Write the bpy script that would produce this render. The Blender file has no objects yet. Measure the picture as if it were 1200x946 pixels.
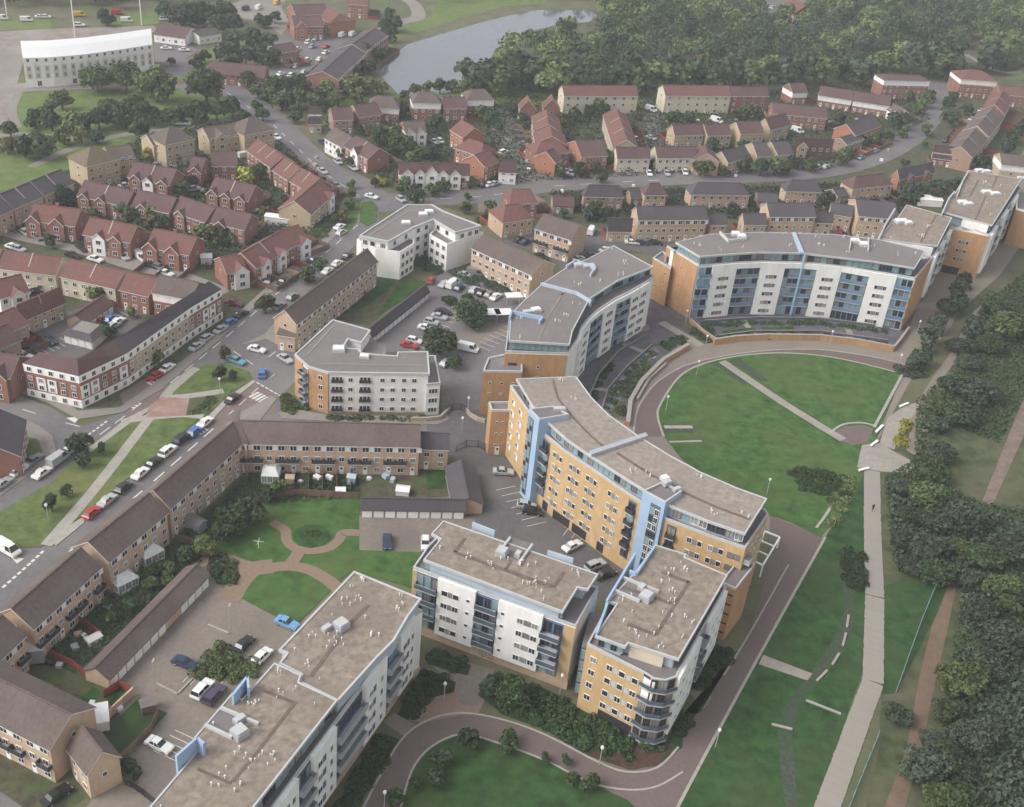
import bpy, math, random
import numpy as np
from mathutils import Vector
random.seed(7); RNG = np.random.default_rng(7)
SC = bpy.context.scene; COL = SC.collection
# ---------------------------------------------------------------- camera, world, sun, exposure
CAM_H = 143.0; PITCH = math.radians(32); ROLL = math.radians(6); FPX = 1350.0
FW = np.array([0, math.cos(PITCH), -math.sin(PITCH)])
_u = np.array([0, math.sin(PITCH), math.cos(PITCH)]); _r = np.array([1.0, 0, 0])
RT = math.cos(ROLL)*_r + math.sin(ROLL)*_u
UP = -math.sin(ROLL)*_r + math.cos(ROLL)*_u
cam = bpy.data.cameras.new("camera"); cam.sensor_width = 36; cam.lens = FPX/1200*36; cam.clip_end = 5000; cam.clip_start = 1
co = bpy.data.objects.new("camera", cam); COL.objects.link(co); SC.camera = co
from mathutils import Matrix
co.matrix_world = Matrix(((RT[0], UP[0], -FW[0], 0), (RT[1], UP[1], -FW[1], 0), (RT[2], UP[2], -FW[2], CAM_H), (0, 0, 0, 1)))
SUN_EL = math.radians(42); SUN_DIR = np.array([-0.93, -0.36])      # the sun stands to the left, a little behind the camera
sun_az = math.atan2(SUN_DIR[0], SUN_DIR[1])
w = bpy.data.worlds.new("World"); SC.world = w; w.use_nodes = True
nt = w.node_tree; bg = nt.nodes["Background"]
sky = nt.nodes.new("ShaderNodeTexSky"); sky.sky_type = 'NISHITA'; sky.sun_disc = False
sky.sun_elevation = SUN_EL; sky.sun_rotation = sun_az; sky.dust_density = 3.0
hs = nt.nodes.new("ShaderNodeHueSaturation"); hs.inputs['Saturation'].default_value = 0.22
nt.links.new(sky.outputs[0], hs.inputs['Color']); nt.links.new(hs.outputs[0], bg.inputs['Color'])
bg.inputs['Strength'].default_value = 0.15
sl = bpy.data.lights.new("sun", 'SUN'); sl.energy = 1.0; sl.angle = math.radians(35); sl.color = (1.0, 0.95, 0.88)
so = bpy.data.objects.new("sun", sl); COL.objects.link(so)
_d = Vector((SUN_DIR[0]*math.cos(SUN_EL), SUN_DIR[1]*math.cos(SUN_EL), math.sin(SUN_EL)))
so.rotation_euler = _d.to_track_quat('Z', 'Y').to_euler(); so.location = (-200, 100, 400)
SC.view_settings.view_transform = 'Standard'; SC.view_settings.look = 'None'
SC.view_settings.exposure = 0.70; SC.view_settings.gamma = 1
SC.cycles.use_denoising = True; SC.cycles.max_bounces = 5; SC.cycles.diffuse_bounces = 2; SC.cycles.glossy_bounces = 2
SC.cycles.transparent_max_bounces = 8; SC.cycles.volume_bounces = 0
HAZE = 0.00027

# ---------------------------------------------------------------- survey: a point of the survey picture on the level z
def P(px, py, z=0.0):
    d = FW*FPX + RT*(px-600) - UP*(py-473)
    t = (z-CAM_H)/d[2]
    return np.array([t*d[0], t*d[1]])
def PL(pts, z=0.0): return [P(a, b, z) for a, b in pts]
def pxm(px, py):                        # picture points per metre there
    p = P(px, py); return FPX/math.hypot(math.hypot(p[0], p[1]), CAM_H)

# ---------------------------------------------------------------- materials
MATS = {}
def mat(name, c, rough=0.85, amt=0.18, scale=1.0, c2=None, big=None, spec=0.3, metal=0.0, detail=4, stretch=None, rnd=0.0, bump=0.0):
    if name in MATS: return MATS[name]
    m = bpy.data.materials.new(name); m.use_nodes = True; MATS[name] = m
    n = m.node_tree; b = n.nodes["Principled BSDF"]
    b.inputs['Roughness'].default_value = rough; b.inputs['Metallic'].default_value = metal
    b.inputs['Specular IOR Level'].default_value = spec
    c = np.array(c, float)
    lo = c*(1-amt); hi = np.array(c2, float) if c2 is not None else c*(1+amt)
    tc = n.nodes.new("ShaderNodeTexCoord"); src = tc.outputs['Object']
    if stretch:
        mp = n.nodes.new("ShaderNodeMapping"); mp.inputs['Scale'].default_value = stretch
        n.links.new(src, mp.inputs['Vector']); src = mp.outputs[0]
    nz = n.nodes.new("ShaderNodeTexNoise"); nz.inputs['Scale'].default_value = scale; nz.inputs['Detail'].default_value = detail
    nz.inputs['Roughness'].default_value = 0.65
    n.links.new(src, nz.inputs['Vector'])
    rp = n.nodes.new("ShaderNodeValToRGB")
    rp.color_ramp.elements[0].position = 0.32; rp.color_ramp.elements[1].position = 0.68
    rp.color_ramp.elements[0].color = (*np.clip(lo, 0, 1), 1); rp.color_ramp.elements[1].color = (*np.clip(hi, 0, 1), 1)
    n.links.new(nz.outputs['Fac'], rp.inputs['Fac'])
    out = rp.outputs['Color']
    if big:                             # large worn patches: (scale, colour, share)
        n2 = n.nodes.new("ShaderNodeTexNoise"); n2.inputs['Scale'].default_value = big[0]; n2.inputs['Detail'].default_value = 5
        n2.inputs['Roughness'].default_value = 0.6
        n.links.new(tc.outputs['Object'], n2.inputs['Vector'])
        r2 = n.nodes.new("ShaderNodeValToRGB"); r2.color_ramp.elements[0].position = 0.45; r2.color_ramp.elements[1].position = 0.7
        r2.color_ramp.elements[0].color = (0, 0, 0, 1); r2.color_ramp.elements[1].color = (big[2],)*3 + (1,)
        n.links.new(n2.outputs['Fac'], r2.inputs['Fac'])
        mx = n.nodes.new("ShaderNodeMix"); mx.data_type = 'RGBA'
        n.links.new(r2.outputs[0], mx.inputs[0]); n.links.new(out, mx.inputs[6]); mx.inputs[7].default_value = (*big[1], 1)
        out = mx.outputs[2]
    if rnd:
        oi = n.nodes.new("ShaderNodeObjectInfo"); h = n.nodes.new("ShaderNodeHueSaturation")
        mr = n.nodes.new("ShaderNodeMapRange"); mr.inputs[3].default_value = 1-rnd; mr.inputs[4].default_value = 1+rnd
        n.links.new(oi.outputs['Random'], mr.inputs[0]); n.links.new(mr.outputs[0], h.inputs['Value'])
        m2 = n.nodes.new("ShaderNodeMath"); m2.operation = 'MULTIPLY_ADD'; m2.inputs[1].default_value = 0.05*rnd*4; m2.inputs[2].default_value = 0.5-0.1*rnd
        n.links.new(oi.outputs['Random'], m2.inputs[0]); n.links.new(m2.outputs[0], h.inputs['Hue'])
        n.links.new(out, h.inputs['Color']); out = h.outputs[0]
    n.links.new(out, b.inputs['Base Color'])
    if bump:
        bp = n.nodes.new("ShaderNodeBump"); bp.inputs['Strength'].default_value = bump; bp.inputs['Distance'].default_value = 0.1
        n.links.new(nz.outputs['Fac'], bp.inputs['Height']); n.links.new(bp.outputs[0], b.inputs['Normal'])
    return m
M = dict(
 ground=mat('ground_earth', (.13,.125,.075), .95, .3, .12, big=(.03,(.075,.11,.04),.9)),
 wild=mat('rough_grass', (.07,.085,.04), .95, .5, .3, big=(.05,(.125,.115,.075),.9), detail=9),
 lawn=mat('mown_grass', (.052,.112,.027), .9, .45, .35, big=(.05,(.095,.122,.04),.7), bump=.5, detail=9),
 lawn_dark=mat('damp_grass', (.028,.072,.019), .9, .5, .35, big=(.06,(.055,.08,.03),.85), bump=.5, detail=9),
 park=mat('park_grass', (.11,.16,.045), .9, .25, .3, big=(.03,(.17,.19,.07),.7)),
 verge=mat('road_verge', (.095,.135,.042), .9, .4, .4, detail=9, big=(.08,(.17,.17,.06),.8)),
 asphalt=mat('asphalt', (.15,.14,.145), .88, .16, .9, big=(.05,(.205,.19,.185),.85), detail=8),
 asphalt_dark=mat('asphalt_dark', (.115,.108,.112), .88, .18, .9, big=(.08,(.16,.15,.145),.85), detail=8),
 junction=mat('red_asphalt', (.19,.14,.125), .9, .1, .5, big=(.1,(.17,.145,.14),.7)),
 court=mat('court_paving', (.215,.185,.155), .92, .12, 1.2, big=(.07,(.15,.13,.112),.9)),
 promenade=mat('promenade_paving', (.155,.12,.11), .9, .10, 1.5, big=(.05,(.125,.10,.092),.8)),
 ring=mat('ring_paving', (.235,.205,.17), .9, .1, 1.5, big=(.06,(.195,.165,.145),.8)),
 slate=mat('slate_paving', (.125,.115,.13), .85, .25, .5, big=(.16,(.07,.068,.08),.9), detail=8),
 pave=mat('pavement', (.255,.23,.205), .9, .10, .9, big=(.1,(.20,.18,.16),.8)),
 kerb=mat('kerb_stone', (.35,.325,.29), .85, .12, 1.0),
 concrete=mat('path_concrete', (.31,.28,.245), .9, .14, .7, big=(.15,(.25,.225,.195),.8), rnd=.025),
 gravel=mat('swale_gravel', (.058,.075,.052), .95, .3, 1.2, big=(.15,(.04,.075,.03),.9)), hedge_floor=mat('ivy_ground', (.03,.055,.022), .95, .4, 1.2),
 brown_path=mat('brick_path', (.235,.168,.122), .9, .1, 1.2, big=(.15,(.23,.165,.12),.7)),
 dirt=mat('dirt_track', (.17,.115,.085), .95, .15, .6, big=(.15,(.18,.13,.09),.8)),
 soil=mat('soil', (.075,.045,.032), .95, .3, 1.0),
 garden=mat('garden_ground', (.085,.08,.05), .95, .4, .5, big=(.25,(.06,.10,.03),.9)),
 redpave=mat('red_brick_paving', (.29,.185,.16), .9, .12, .8, big=(.3,(.42,.30,.24),.8)),
 site=mat('bare_site', (.25,.21,.185), .95, .25, .2, big=(.04,(.31,.285,.265),.9), detail=8),
 white_line=mat('road_paint', (.62,.60,.57), .8, .12, 2.0),
 yellow_brick=mat('yellow_brick', (.52,.36,.19), .9, .14, 1.2, stretch=(1,1,.3), detail=8, big=(.12,(.45,.30,.16),.8)),
 orange_brick=mat('orange_brick', (.45,.262,.135), .9, .14, 1.2, stretch=(1,1,.3), detail=8, big=(.12,(.38,.215,.11),.8)),
 tan_brick=mat('tan_brick', (.50,.365,.262), .9, .14, 1.2, stretch=(1,1,.3), detail=8, big=(.15,(.44,.32,.23),.7)),
 buff_brick=mat('buff_brick', (.45,.36,.235), .9, .09, .8, big=(.15,(.39,.31,.205),.8)),
 red_brick=mat('red_brick', (.265,.128,.098), .9, .12, .8, big=(.15,(.31,.165,.125),.8)),
 orange_red=mat('orange_red_brick', (.36,.165,.105), .9, .08, .8),
 brown_brick=mat('brown_brick', (.33,.225,.165), .9, .10, .8),
 white=mat('white_render', (.82,.805,.775), .8, .09, .8, stretch=(1,1,.15), big=(.12,(.74,.72,.685),.7)),
 cream=mat('cream_render', (.60,.53,.41), .8, .06, .4),
 grey_metal=mat('grey_metal', (.42,.43,.45), .5, .08, .5, metal=.2),
 light_grey=mat('pale_coping', (.48,.48,.48), .7, .07, .5),
 blue=mat('blue_render', (.34,.46,.61), .75, .08, .4, big=(.2,(.28,.39,.54),.8)),
 pale_blue=mat('pale_blue_panel', (.40,.47,.54), .6, .06, .4),
 steel_blue=mat('steel_blue_panel', (.13,.21,.35), .4, .2, .5),
 blue_glass=mat('blue_balcony_glass', (.15,.225,.33), .3, .3, .8, spec=.6), pale_blue_court=mat('pale_slate_paving', (.16,.175,.19), .85, .2, .5, big=(.12,(.12,.135,.14),.8)),
 track=mat('pink_gravel', (.20,.15,.125), .95, .25, .5, big=(.2,(.15,.12,.085),.9), detail=8),
 slate_panel=mat('slate_panel', (.12,.14,.17), .5, .2, .5),
 teal_glass=mat('teal_glass', (.22,.34,.35), .12, .25, .4, spec=.8),
 gravel_roof=mat('gravel_roof', (.25,.207,.168), .95, .32, .9, detail=9, big=(.07,(.19,.16,.135),.9), bump=.5),
 gravel_grey=mat('grey_gravel_roof', (.285,.245,.212), .95, .24, .9, detail=9, big=(.06,(.235,.205,.18),.9), bump=.4),
 felt=mat('felt_roof', (.185,.165,.165), .9, .08, .6, big=(.06,(.225,.20,.19),.85)),
 felt_strip=mat('roof_walkway', (.15,.115,.095), .9, .2, .8),
 tile_brown=mat('brown_roof_tile', (.122,.094,.084), .88, .18, .7, big=(.12,(.165,.132,.112),.85), stretch=(2.5,2.5,.4), bump=.3),
 tile_purple=mat('purple_roof_tile', (.115,.068,.068), .88, .14, .8, big=(.15,(.145,.095,.085),.8), stretch=(2.5,2.5,.4)),
 tile_red=mat('red_roof_tile', (.17,.082,.07), .88, .22, .9, big=(.15,(.125,.07,.062),.9), stretch=(2.5,2.5,.4)),
 tile_grey=mat('grey_roof_tile', (.082,.072,.08), .85, .14, .8, big=(.12,(.11,.098,.10),.8), stretch=(2.5,2.5,.4)),
 moss=mat('mossy_roof_tile', (.15,.122,.082), .9, .15, .8),
 glass=mat('window_glass', (.035,.04,.05), .12, .4, .6, spec=.6, rnd=.3),
 curtain=mat('curtained_glass', (.24,.23,.22), .35, .2, .9, spec=.5, rnd=.3),
 frame=mat('white_frame', (.74,.73,.71), .6, .05, 2),
 dark_frame=mat('dark_frame', (.10,.11,.13), .5, .1, 2),
 door=mat('white_door', (.82,.81,.78), .6, .06, 1.5, rnd=.08),
 dark=mat('dark_opening', (.035,.03,.035), .8, .3, 1),
 iron=mat('black_railing', (.05,.048,.05), .6, .2, 1),
 rail_glass=mat('balcony_glass', (.085,.11,.14), .3, .3, .8, spec=.7),
 wood=mat('fence_timber', (.17,.115,.085), .9, .2, 1.5, rnd=.15),
 red_fence=mat('red_fence', (.25,.06,.05), .85, .2, 1.5),
 plastic=mat('white_plastic', (.74,.73,.72), .5, .05, 2),
 conserv=mat('conservatory_glass', (.62,.65,.61), .2, .15, 1.2, spec=.7),
 fence_blue=mat('blue_grey_mesh', (.20,.29,.33), .6, .15, 1),
 bark=mat('bark', (.11,.085,.06), .95, .2, 3),
 water=mat('water', (.125,.135,.155), .09, .08, .22, spec=.8, bump=.2),
 rubber=mat('tyre_rubber', (.025,.025,.026), .9, .1, 3),
 car_glass=mat('car_glass', (.03,.035,.04), .1, .2, 2, spec=.7),
 lamp=mat('lamp_white', (.78,.78,.76), .5, .03, 3),
 skin=mat('skin', (.4,.27,.2), .7, .1, 3), cloth=mat('dark_clothing', (.03,.03,.04), .9, .2, 3),
)
for nme, c in dict(leaf=(.085,.112,.045), leaf_dark=(.055,.080,.038), leaf_light=(.14,.165,.065), leaf_yellow=(.27,.27,.05), leaf_hedge=(.045,.078,.032), leaf_dim=(.062,.080,.052)).items():
    M[nme] = mat(nme, c, .85, .6, 2.6, spec=.15, rnd=.25)
def paint(c):
    pal = dict(white=(.74,.74,.72), silver=(.42,.43,.44), grey=(.20,.20,.21), black=(.022,.022,.025), red=(.42,.03,.03), blue=(.05,.16,.42), navy=(.025,.04,.09), purple=(.075,.05,.09), teal=(.12,.32,.36), green=(.03,.09,.05), yellow=(.6,.40,.04), maroon=(.14,.03,.035), sky=(.16,.34,.56))
    return mat('paint_'+c, pal[c], .3, .03, 1, spec=.6)

# ---------------------------------------------------------------- meshes and objects
class MB:
    def __init__(s): s.v = []; s.f = []; s.m = []; s.mats = []
    def mi(s, m):
        if m not in s.mats: s.mats.append(m)
        return s.mats.index(m)
    def face(s, pts, m):
        i = len(s.v); s.v += [tuple(p) for p in pts]; s.f.append(tuple(range(i, i+len(pts)))); s.m.append(s.mi(m))
    def prism(s, poly, z0, z1, side, top=None, bottom=False):
        a = sum(poly[i-1][0]*poly[i][1]-poly[i][0]*poly[i-1][1] for i in range(len(poly)))
        if a < 0: poly = poly[::-1]
        n = len(poly); b = len(s.v)
        s.v += [(p[0], p[1], z0) for p in poly] + [(p[0], p[1], z1) for p in poly]
        k = s.mi(side)
        for i in range(n):
            j = (i+1) % n; s.f.append((b+i, b+j, b+n+j, b+n+i)); s.m.append(k)
        s.f.append(tuple(b+n+i for i in range(n))); s.m.append(s.mi(top or side))
        if bottom: s.f.append(tuple(b+n-1-i for i in range(n))); s.m.append(k)
    def box(s, c, d, h, m, ang=0.0):     # c: centre of the foot, d: sizes x y, h: height
        ca, sa = math.cos(ang), math.sin(ang)
        q = [(c[0]+x*ca-y*sa, c[1]+x*sa+y*ca) for x, y in ((-d[0]/2,-d[1]/2),(d[0]/2,-d[1]/2),(d[0]/2,d[1]/2),(-d[0]/2,d[1]/2))]
        s.prism(q, c[2], c[2]+h, m, m, True)
    def mesh(s, name, off=(0,0,0)):
        me = bpy.data.meshes.new(name)
        me.from_pydata([(a-off[0], b-off[1], c-off[2]) for a, b, c in s.v], [], s.f)
        for m in s.mats: me.materials.append(m)
        me.polygons.foreach_set('material_index', s.m)
        return me
SEEN = {}
def tag(o, label, cat, group=None, kind=None):
    if label:
        if label in SEEN and not (group and SEEN[label] == group): print('DUP LABEL', label)
        SEEN[label] = group
        n = len(label.split())
        if n < 4 or n > 16: print('LABEL LENGTH', n, label)
        o['label'] = label
    if cat: o['category'] = cat
    if group: o['group'] = group
    if kind: o['kind'] = kind
    return o
class Thing:
    def __init__(s, name, label, cat, loc, group=None, rot=0.0):
        s.o = bpy.data.objects.new(name, None); s.o.empty_display_size = .5; COL.objects.link(s.o)
        s.loc = (float(loc[0]), float(loc[1]), float(loc[2]) if len(loc) > 2 else 0.0)
        s.o.location = s.loc; s.o.rotation_euler = (0, 0, rot); tag(s.o, label, cat, group)
    def part(s, name, mb, parent=None):  # mb holds world coordinates
        o = bpy.data.objects.new(name, mb.mesh(name, s.loc)); COL.objects.link(o); o.parent = parent or s.o
        return o
    def piece(s, name, me, pos, ang=0.0, scale=(1,1,1), parent=None):
        o = bpy.data.objects.new(name, me); COL.objects.link(o); o.parent = parent or s.o
        o.location = (pos[0]-s.loc[0], pos[1]-s.loc[1], pos[2]-s.loc[2]); o.rotation_euler = (0, 0, ang); o.scale = scale
        return o
def single(name, mb, label=None, cat=None, group=None, kind=None, loc=None):
    if loc is None: loc = (mb.v[0][0], mb.v[0][1], 0)
    loc = tuple(float(x) for x in loc)
    o = bpy.data.objects.new(name, mb.mesh(name, loc)); o.location = loc; COL.objects.link(o); tag(o, label, cat, group, kind)
    return o
def unit_mesh(name, build):
    mb = MB(); build(mb); return mb.mesh(name)
def ubox(mb, x0, x1, y0, y1, z0, z1, m):
    mb.prism([(x0,y0),(x1,y0),(x1,y1),(x0,y1)], z0, z1, m, m, True)
def window_mesh(name, fr, gl, mull=1, b=.07, rail=0):
    def f(mb):                          # outward is -Y; a proud frame round a recessed pane
        o = [(-.5,0),(.5,0),(.5,1),(-.5,1)]; i = [(-.5+b,b),(.5-b,b),(.5-b,1-b),(-.5+b,1-b)]
        for k in range(4):
            j = (k+1) % 4
            mb.face([(o[k][0],-.09,o[k][1]),(o[j][0],-.09,o[j][1]),(i[j][0],-.09,i[j][1]),(i[k][0],-.09,i[k][1])], fr)
            mb.face([(o[k][0],.02,o[k][1]),(o[j][0],.02,o[j][1]),(o[j][0],-.09,o[j][1]),(o[k][0],-.09,o[k][1])], fr)
            mb.face([(i[k][0],-.09,i[k][1]),(i[j][0],-.09,i[j][1]),(i[j][0],-.03,i[j][1]),(i[k][0],-.03,i[k][1])], fr)
        mb.face([(i[0][0],-.03,i[0][1]),(i[1][0],-.03,i[1][1]),(i[2][0],-.03,i[2][1]),(i[3][0],-.03,i[3][1])], gl)
        for q in range(mull):
            x = -.5 + (q+1)/(mull+1)
            mb.face([(x-.03,-.085,b),(x+.03,-.085,b),(x+.03,-.085,1-b),(x-.03,-.085,1-b)], fr)
        if rail: mb.face([(-.5+b,-.084,.55),(.5-b,-.084,.55),(.5-b,-.084,.60),(-.5+b,-.084,.60)], fr)
    return unit_mesh(name, f)
WIN = dict(
 dark=window_mesh('window_dark', M['frame'], M['glass']), curt=window_mesh('window_curtain', M['frame'], M['curtain']),
 single=window_mesh('window_single', M['frame'], M['glass'], 0), wide=window_mesh('window_wide', M['frame'], M['glass'], 2),
 bare=window_mesh('window_bare', M['dark_frame'], M['glass'], 1, .04), pane=window_mesh('window_pane', M['grey_metal'], M['teal_glass'], 0, .03),
 tall=window_mesh('window_tall', M['frame'], M['glass'], 1, .07, 1), shade=window_mesh('window_shade', M['dark_frame'], M['curtain'], 1, .04))
BOXM = {}
def box_mesh(m):
    if m not in BOXM: BOXM[m] = unit_mesh('panel_'+m, lambda mb: ubox(mb, -.5, .5, -1, .02, 0, 1, M[m]))
    return BOXM[m]
DOORM = unit_mesh('door', lambda mb: (ubox(mb, -.5, .5, -.05, .02, 0, 1, M['frame']), ubox(mb, -.42, .42, -.08, -.04, .02, .95, M['door']), ubox(mb, -.25, .25, -.09, -.08, .6, .85, M['glass'])))
def _gd(mb):
    ubox(mb, -.5, .5, -.04, .02, 0, 1, M['frame'])
    for k in range(4): ubox(mb, -.47, .47, -.08, -.03, .02+k*.24, .23+k*.24, M['door'])
GDOORM = unit_mesh('garage_door', _gd)
def _bal(mb, rail):
    ubox(mb, -.5, .5, -1, 0, -.12, .06, M['light_grey'])
    ubox(mb, -.5, .5, -1, -.96, .1, 1.05, M[rail])
    ubox(mb, -.5, -.48, -.95, 0, .1, 1.05, M[rail]); ubox(mb, .48, .5, -.95, 0, .1, 1.05, M[rail])
    ubox(mb, -.51, .51, -1.03, -.95, 1.05, 1.12, M['grey_metal'] if rail != 'iron' else M['iron'])
BALM = {r: unit_mesh('balcony_'+r, lambda mb, r=r: _bal(mb, r)) for r in ('rail_glass', 'blue_glass', 'iron', 'steel_blue', 'grey_metal')}
VENTM = unit_mesh('vent', lambda mb: (mb.prism([(.06*math.cos(a), .06*math.sin(a)) for a in np.linspace(0, 2*math.pi, 7)[:-1]], 0, .5, M['plastic']), mb.prism([(.10*math.cos(a), .10*math.sin(a)) for a in np.linspace(0, 2*math.pi, 7)[:-1]], .45, .58, M['plastic'], None, True)))
PLANT = unit_mesh('roof_plant', lambda mb: (ubox(mb, -.5, .5, -.5, .5, 0, .8, M['grey_metal']), ubox(mb, -.42, .42, -.42, .42, .8, 1.0, M['light_grey'])))
SKYL = unit_mesh('skylight', lambda mb: (ubox(mb, -.5, .5, -.5, .5, 0, .7, M['light_grey']), ubox(mb, -.42, .42, -.42, .42, .7, 1.0, M['plastic'])))

class Fac:                              # a facade along a path, left to right as seen from outside
    def __init__(s, T, pts):
        s.T = T; s.p = [np.array(q[:2], float) for q in pts]
        s.L = [0.0]
        for a, b in zip(s.p, s.p[1:]): s.L.append(s.L[-1] + float(np.linalg.norm(b-a)))
        s.len = s.L[-1]
    def at(s, t):
        for i in range(len(s.p)-1):
            if t <= s.L[i+1] or i == len(s.p)-2:
                d = (s.p[i+1]-s.p[i])/(s.L[i+1]-s.L[i]); return s.p[i]+d*(t-s.L[i]), d
    def s_of(s, px, py, z):
        q = P(px, py, z); best = (1e9, 0)
        for i in range(len(s.p)-1):
            d = s.p[i+1]-s.p[i]; l = np.linalg.norm(d); d = d/l
            t = min(max((q-s.p[i])@d, 0), l); e = np.linalg.norm(s.p[i]+d*t-q)
            best = min(best, (e, s.L[i]+t))
        return best[1]
    def strip_pts(s, s0, s1, off, step=None):
        ts = [s0]+[t for t in s.L if s0+.05 < t < s1-.05]+[s1]; r = []
        for k, t in enumerate(ts):
            p, d = s.at(t)
            if 0 < k < len(ts)-1:
                _, d2 = s.at(t+.01); d = (d+d2)/np.linalg.norm(d+d2)
            r.append(p+np.array([d[1], -d[0]])*off)
        return r
    def strip(s, name, s0, s1, z0, z1, o0, o1, m, parent=None):
        mb = MB(); mb.prism(s.strip_pts(s0, s1, o1)+s.strip_pts(s0, s1, o0)[::-1], z0, z1, m, m, True)
        return s.T.part(name, mb, parent)
    def put(s, name, me, t, z, w, h, off=0.0, dep=1.0, parent=None):
        p, d = s.at(t); n = np.array([d[1], -d[0]])
        return s.T.piece(name, me, (*(p+n*off), z), math.atan2(d[1], d[0]), (w, dep, h), parent)
    def win(s, t, z, w=1.3, h=1.3, kind=None, off=0.0):
        kind = kind or random.choice(['dark', 'dark', 'curt'])
        return s.put('window', WIN[kind], t, z, w, h, off)
    def panel(s, t, z, w, h, m='white', off=0.0, dep=.06, name='panel'): return s.put(name, box_mesh(m), t, z, w, h, off, dep)
    def bal(s, t, z, w, dep=1.4, rail='rail_glass', off=0.0): return s.put('balcony', BALM[rail], t, z, w, 1.0, off, dep)
    def glazed(s, s0, s1, z0, z1, rows, off=0.0, bays=None, back='steel_blue', bal=True, rail='rail_glass', dep=1.1):
        """a glazed bay: backing panel, panes in rows, balconies"""
        s.strip('glazed_bay', s0, s1, z0, z1, off-.3, off+.03, M[back])
        n = bays or max(1, round((s1-s0)/1.6)); w = (s1-s0)/n
        for r in range(rows):
            zz = z0 + (z1-z0)*r/rows; hh = (z1-z0)/rows
            for k in range(n):
                s.put('window', WIN[random.choice(['bare', 'bare', 'shade', 'pane', 'pane'])], s0+w*(k+.5), zz+.25, w*.82, hh-.55, off+.03)
            if bal and r > 0: s.bal((s0+s1)/2, zz+.05, (s1-s0)*.94, dep, rail, off)
def offset_in(poly, d):                  # inward offset of a polygon
    a = sum(poly[i-1][0]*poly[i][1]-poly[i][0]*poly[i-1][1] for i in range(len(poly)))
    q = [np.array(p, float) for p in poly]; n = len(q); r = []
    sgn = 1 if a > 0 else -1
    for i in range(n):
        u = q[i]-q[i-1]; v = q[(i+1) % n]-q[i]; u = u/np.linalg.norm(u); v = v/np.linalg.norm(v)
        nu = np.array([-u[1], u[0]])*sgn; nv = np.array([-v[1], v[0]])*sgn; k = nu+nv
        c = 1+float(nu@nv); r.append(q[i]+k*(d/max(c, .35)))
    return r
def ring(T, name, poly, z0, z1, wd, m):
    i = offset_in(poly, wd); mb = MB(); n = len(poly)
    for k in range(n):
        j = (k+1) % n; a, b, c, d = poly[k], poly[j], i[j], i[k]
        for q in ([(*a,z0),(*b,z0),(*b,z1),(*a,z1)], [(*d,z0),(*d,z1),(*c,z1),(*c,z0)], [(*a,z1),(*b,z1),(*c,z1),(*d,z1)], [(*a,z0),(*d,z0),(*c,z0),(*b,z0)]): mb.face(q, m)
    return T.part(name, mb)
def inside(poly, p):
    r = False; n = len(poly)
    for i in range(n):
        a, b = poly[i], poly[i-1]
        if (a[1] > p[1]) != (b[1] > p[1]) and p[0] < (b[0]-a[0])*(p[1]-a[1])/(b[1]-a[1])+a[0]: r = not r
    return r
def scatter_vents(T, poly, z, n, rs):
    rr = random.Random(rs); xs = [p[0] for p in poly]; ys = [p[1] for p in poly]; pin = offset_in(poly, .8)
    k = 0
    while k < n:
        c = (rr.uniform(min(xs), max(xs)), rr.uniform(min(ys), max(ys)))
        if not inside(pin, c): continue
        for _ in range(rr.randint(1, 4)):
            q = (c[0]+rr.uniform(-.9, .9), c[1]+rr.uniform(-.9, .9))
            if inside(pin, q):
                g = rr.uniform(.7, 1.3); T.piece('vent', VENTM, (*q, z), 0, (g*1.1, g*1.1, g)); k += 1
def slab(T, name, pts, z, z0, h, m):     # a slab on a roof, corners surveyed on level z
    mb = MB(); mb.prism(PL(pts, z), z0, z0+h, M[m], M[m], True); return T.part(name, mb)
def wallseg(T, name, a, b, th, z0, z1, m):
    a = np.array(a, float); b = np.array(b, float); d = (b-a)/np.linalg.norm(b-a); n = np.array([-d[1], d[0]])*th/2
    mb = MB(); mb.prism([a-n, b-n, b+n, a+n], z0, z1, M[m], M[m], True); return T.part(name, mb)
# ---------------------------------------------------------------- the setting
def area(name, px, z, m, world=False):
    mb = MB(); mb.prism(px if world else PL(px), -.25, z, M[m], M[m])
    return single(name, mb, kind='structure', loc=(0, 0, 0))
def road(name, px, wd, z, m, closed=False):
    p = PL(px); q = []
    for k in range(len(p)-1):            # smooth the centre line
        for t in (0, .25, .5, .75):
            p0, p1, p2, p3 = p[max(k-1, 0)], p[k], p[k+1], p[min(k+2, len(p)-1)]
            q.append(.5*((2*p1)+(-p0+p2)*t+(2*p0-5*p1+4*p2-p3)*t*t+(-p0+3*p1-3*p2+p3)*t**3))
    q.append(p[-1]); l, r = [], []
    for k in range(len(q)):
        d = q[min(k+1, len(q)-1)]-q[max(k-1, 0)]; d = d/np.linalg.norm(d); n = np.array([-d[1], d[0]])
        l.append(q[k]+n*wd/2); r.append(q[k]-n*wd/2)
    mb = MB(); mt = M[m]
    for k in range(len(q)-1):
        mb.face([(*r[k],z),(*r[k+1],z),(*l[k+1],z),(*l[k],z)], mt)
        mb.face([(*r[k],-.25),(*r[k+1],-.25),(*r[k+1],z),(*r[k],z)], mt); mb.face([(*l[k],z),(*l[k+1],z),(*l[k+1],-.25),(*l[k],-.25)], mt)
    o = single(name, mb, kind='structure', loc=(0, 0, 0))
    return o
mb = MB(); mb.prism([(-1500,-300),(1500,-300),(1500,2600),(-1500,2600)], -3, 0, M['ground']); single('ground', mb, kind='structure', loc=(0, 0, 0))
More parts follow.
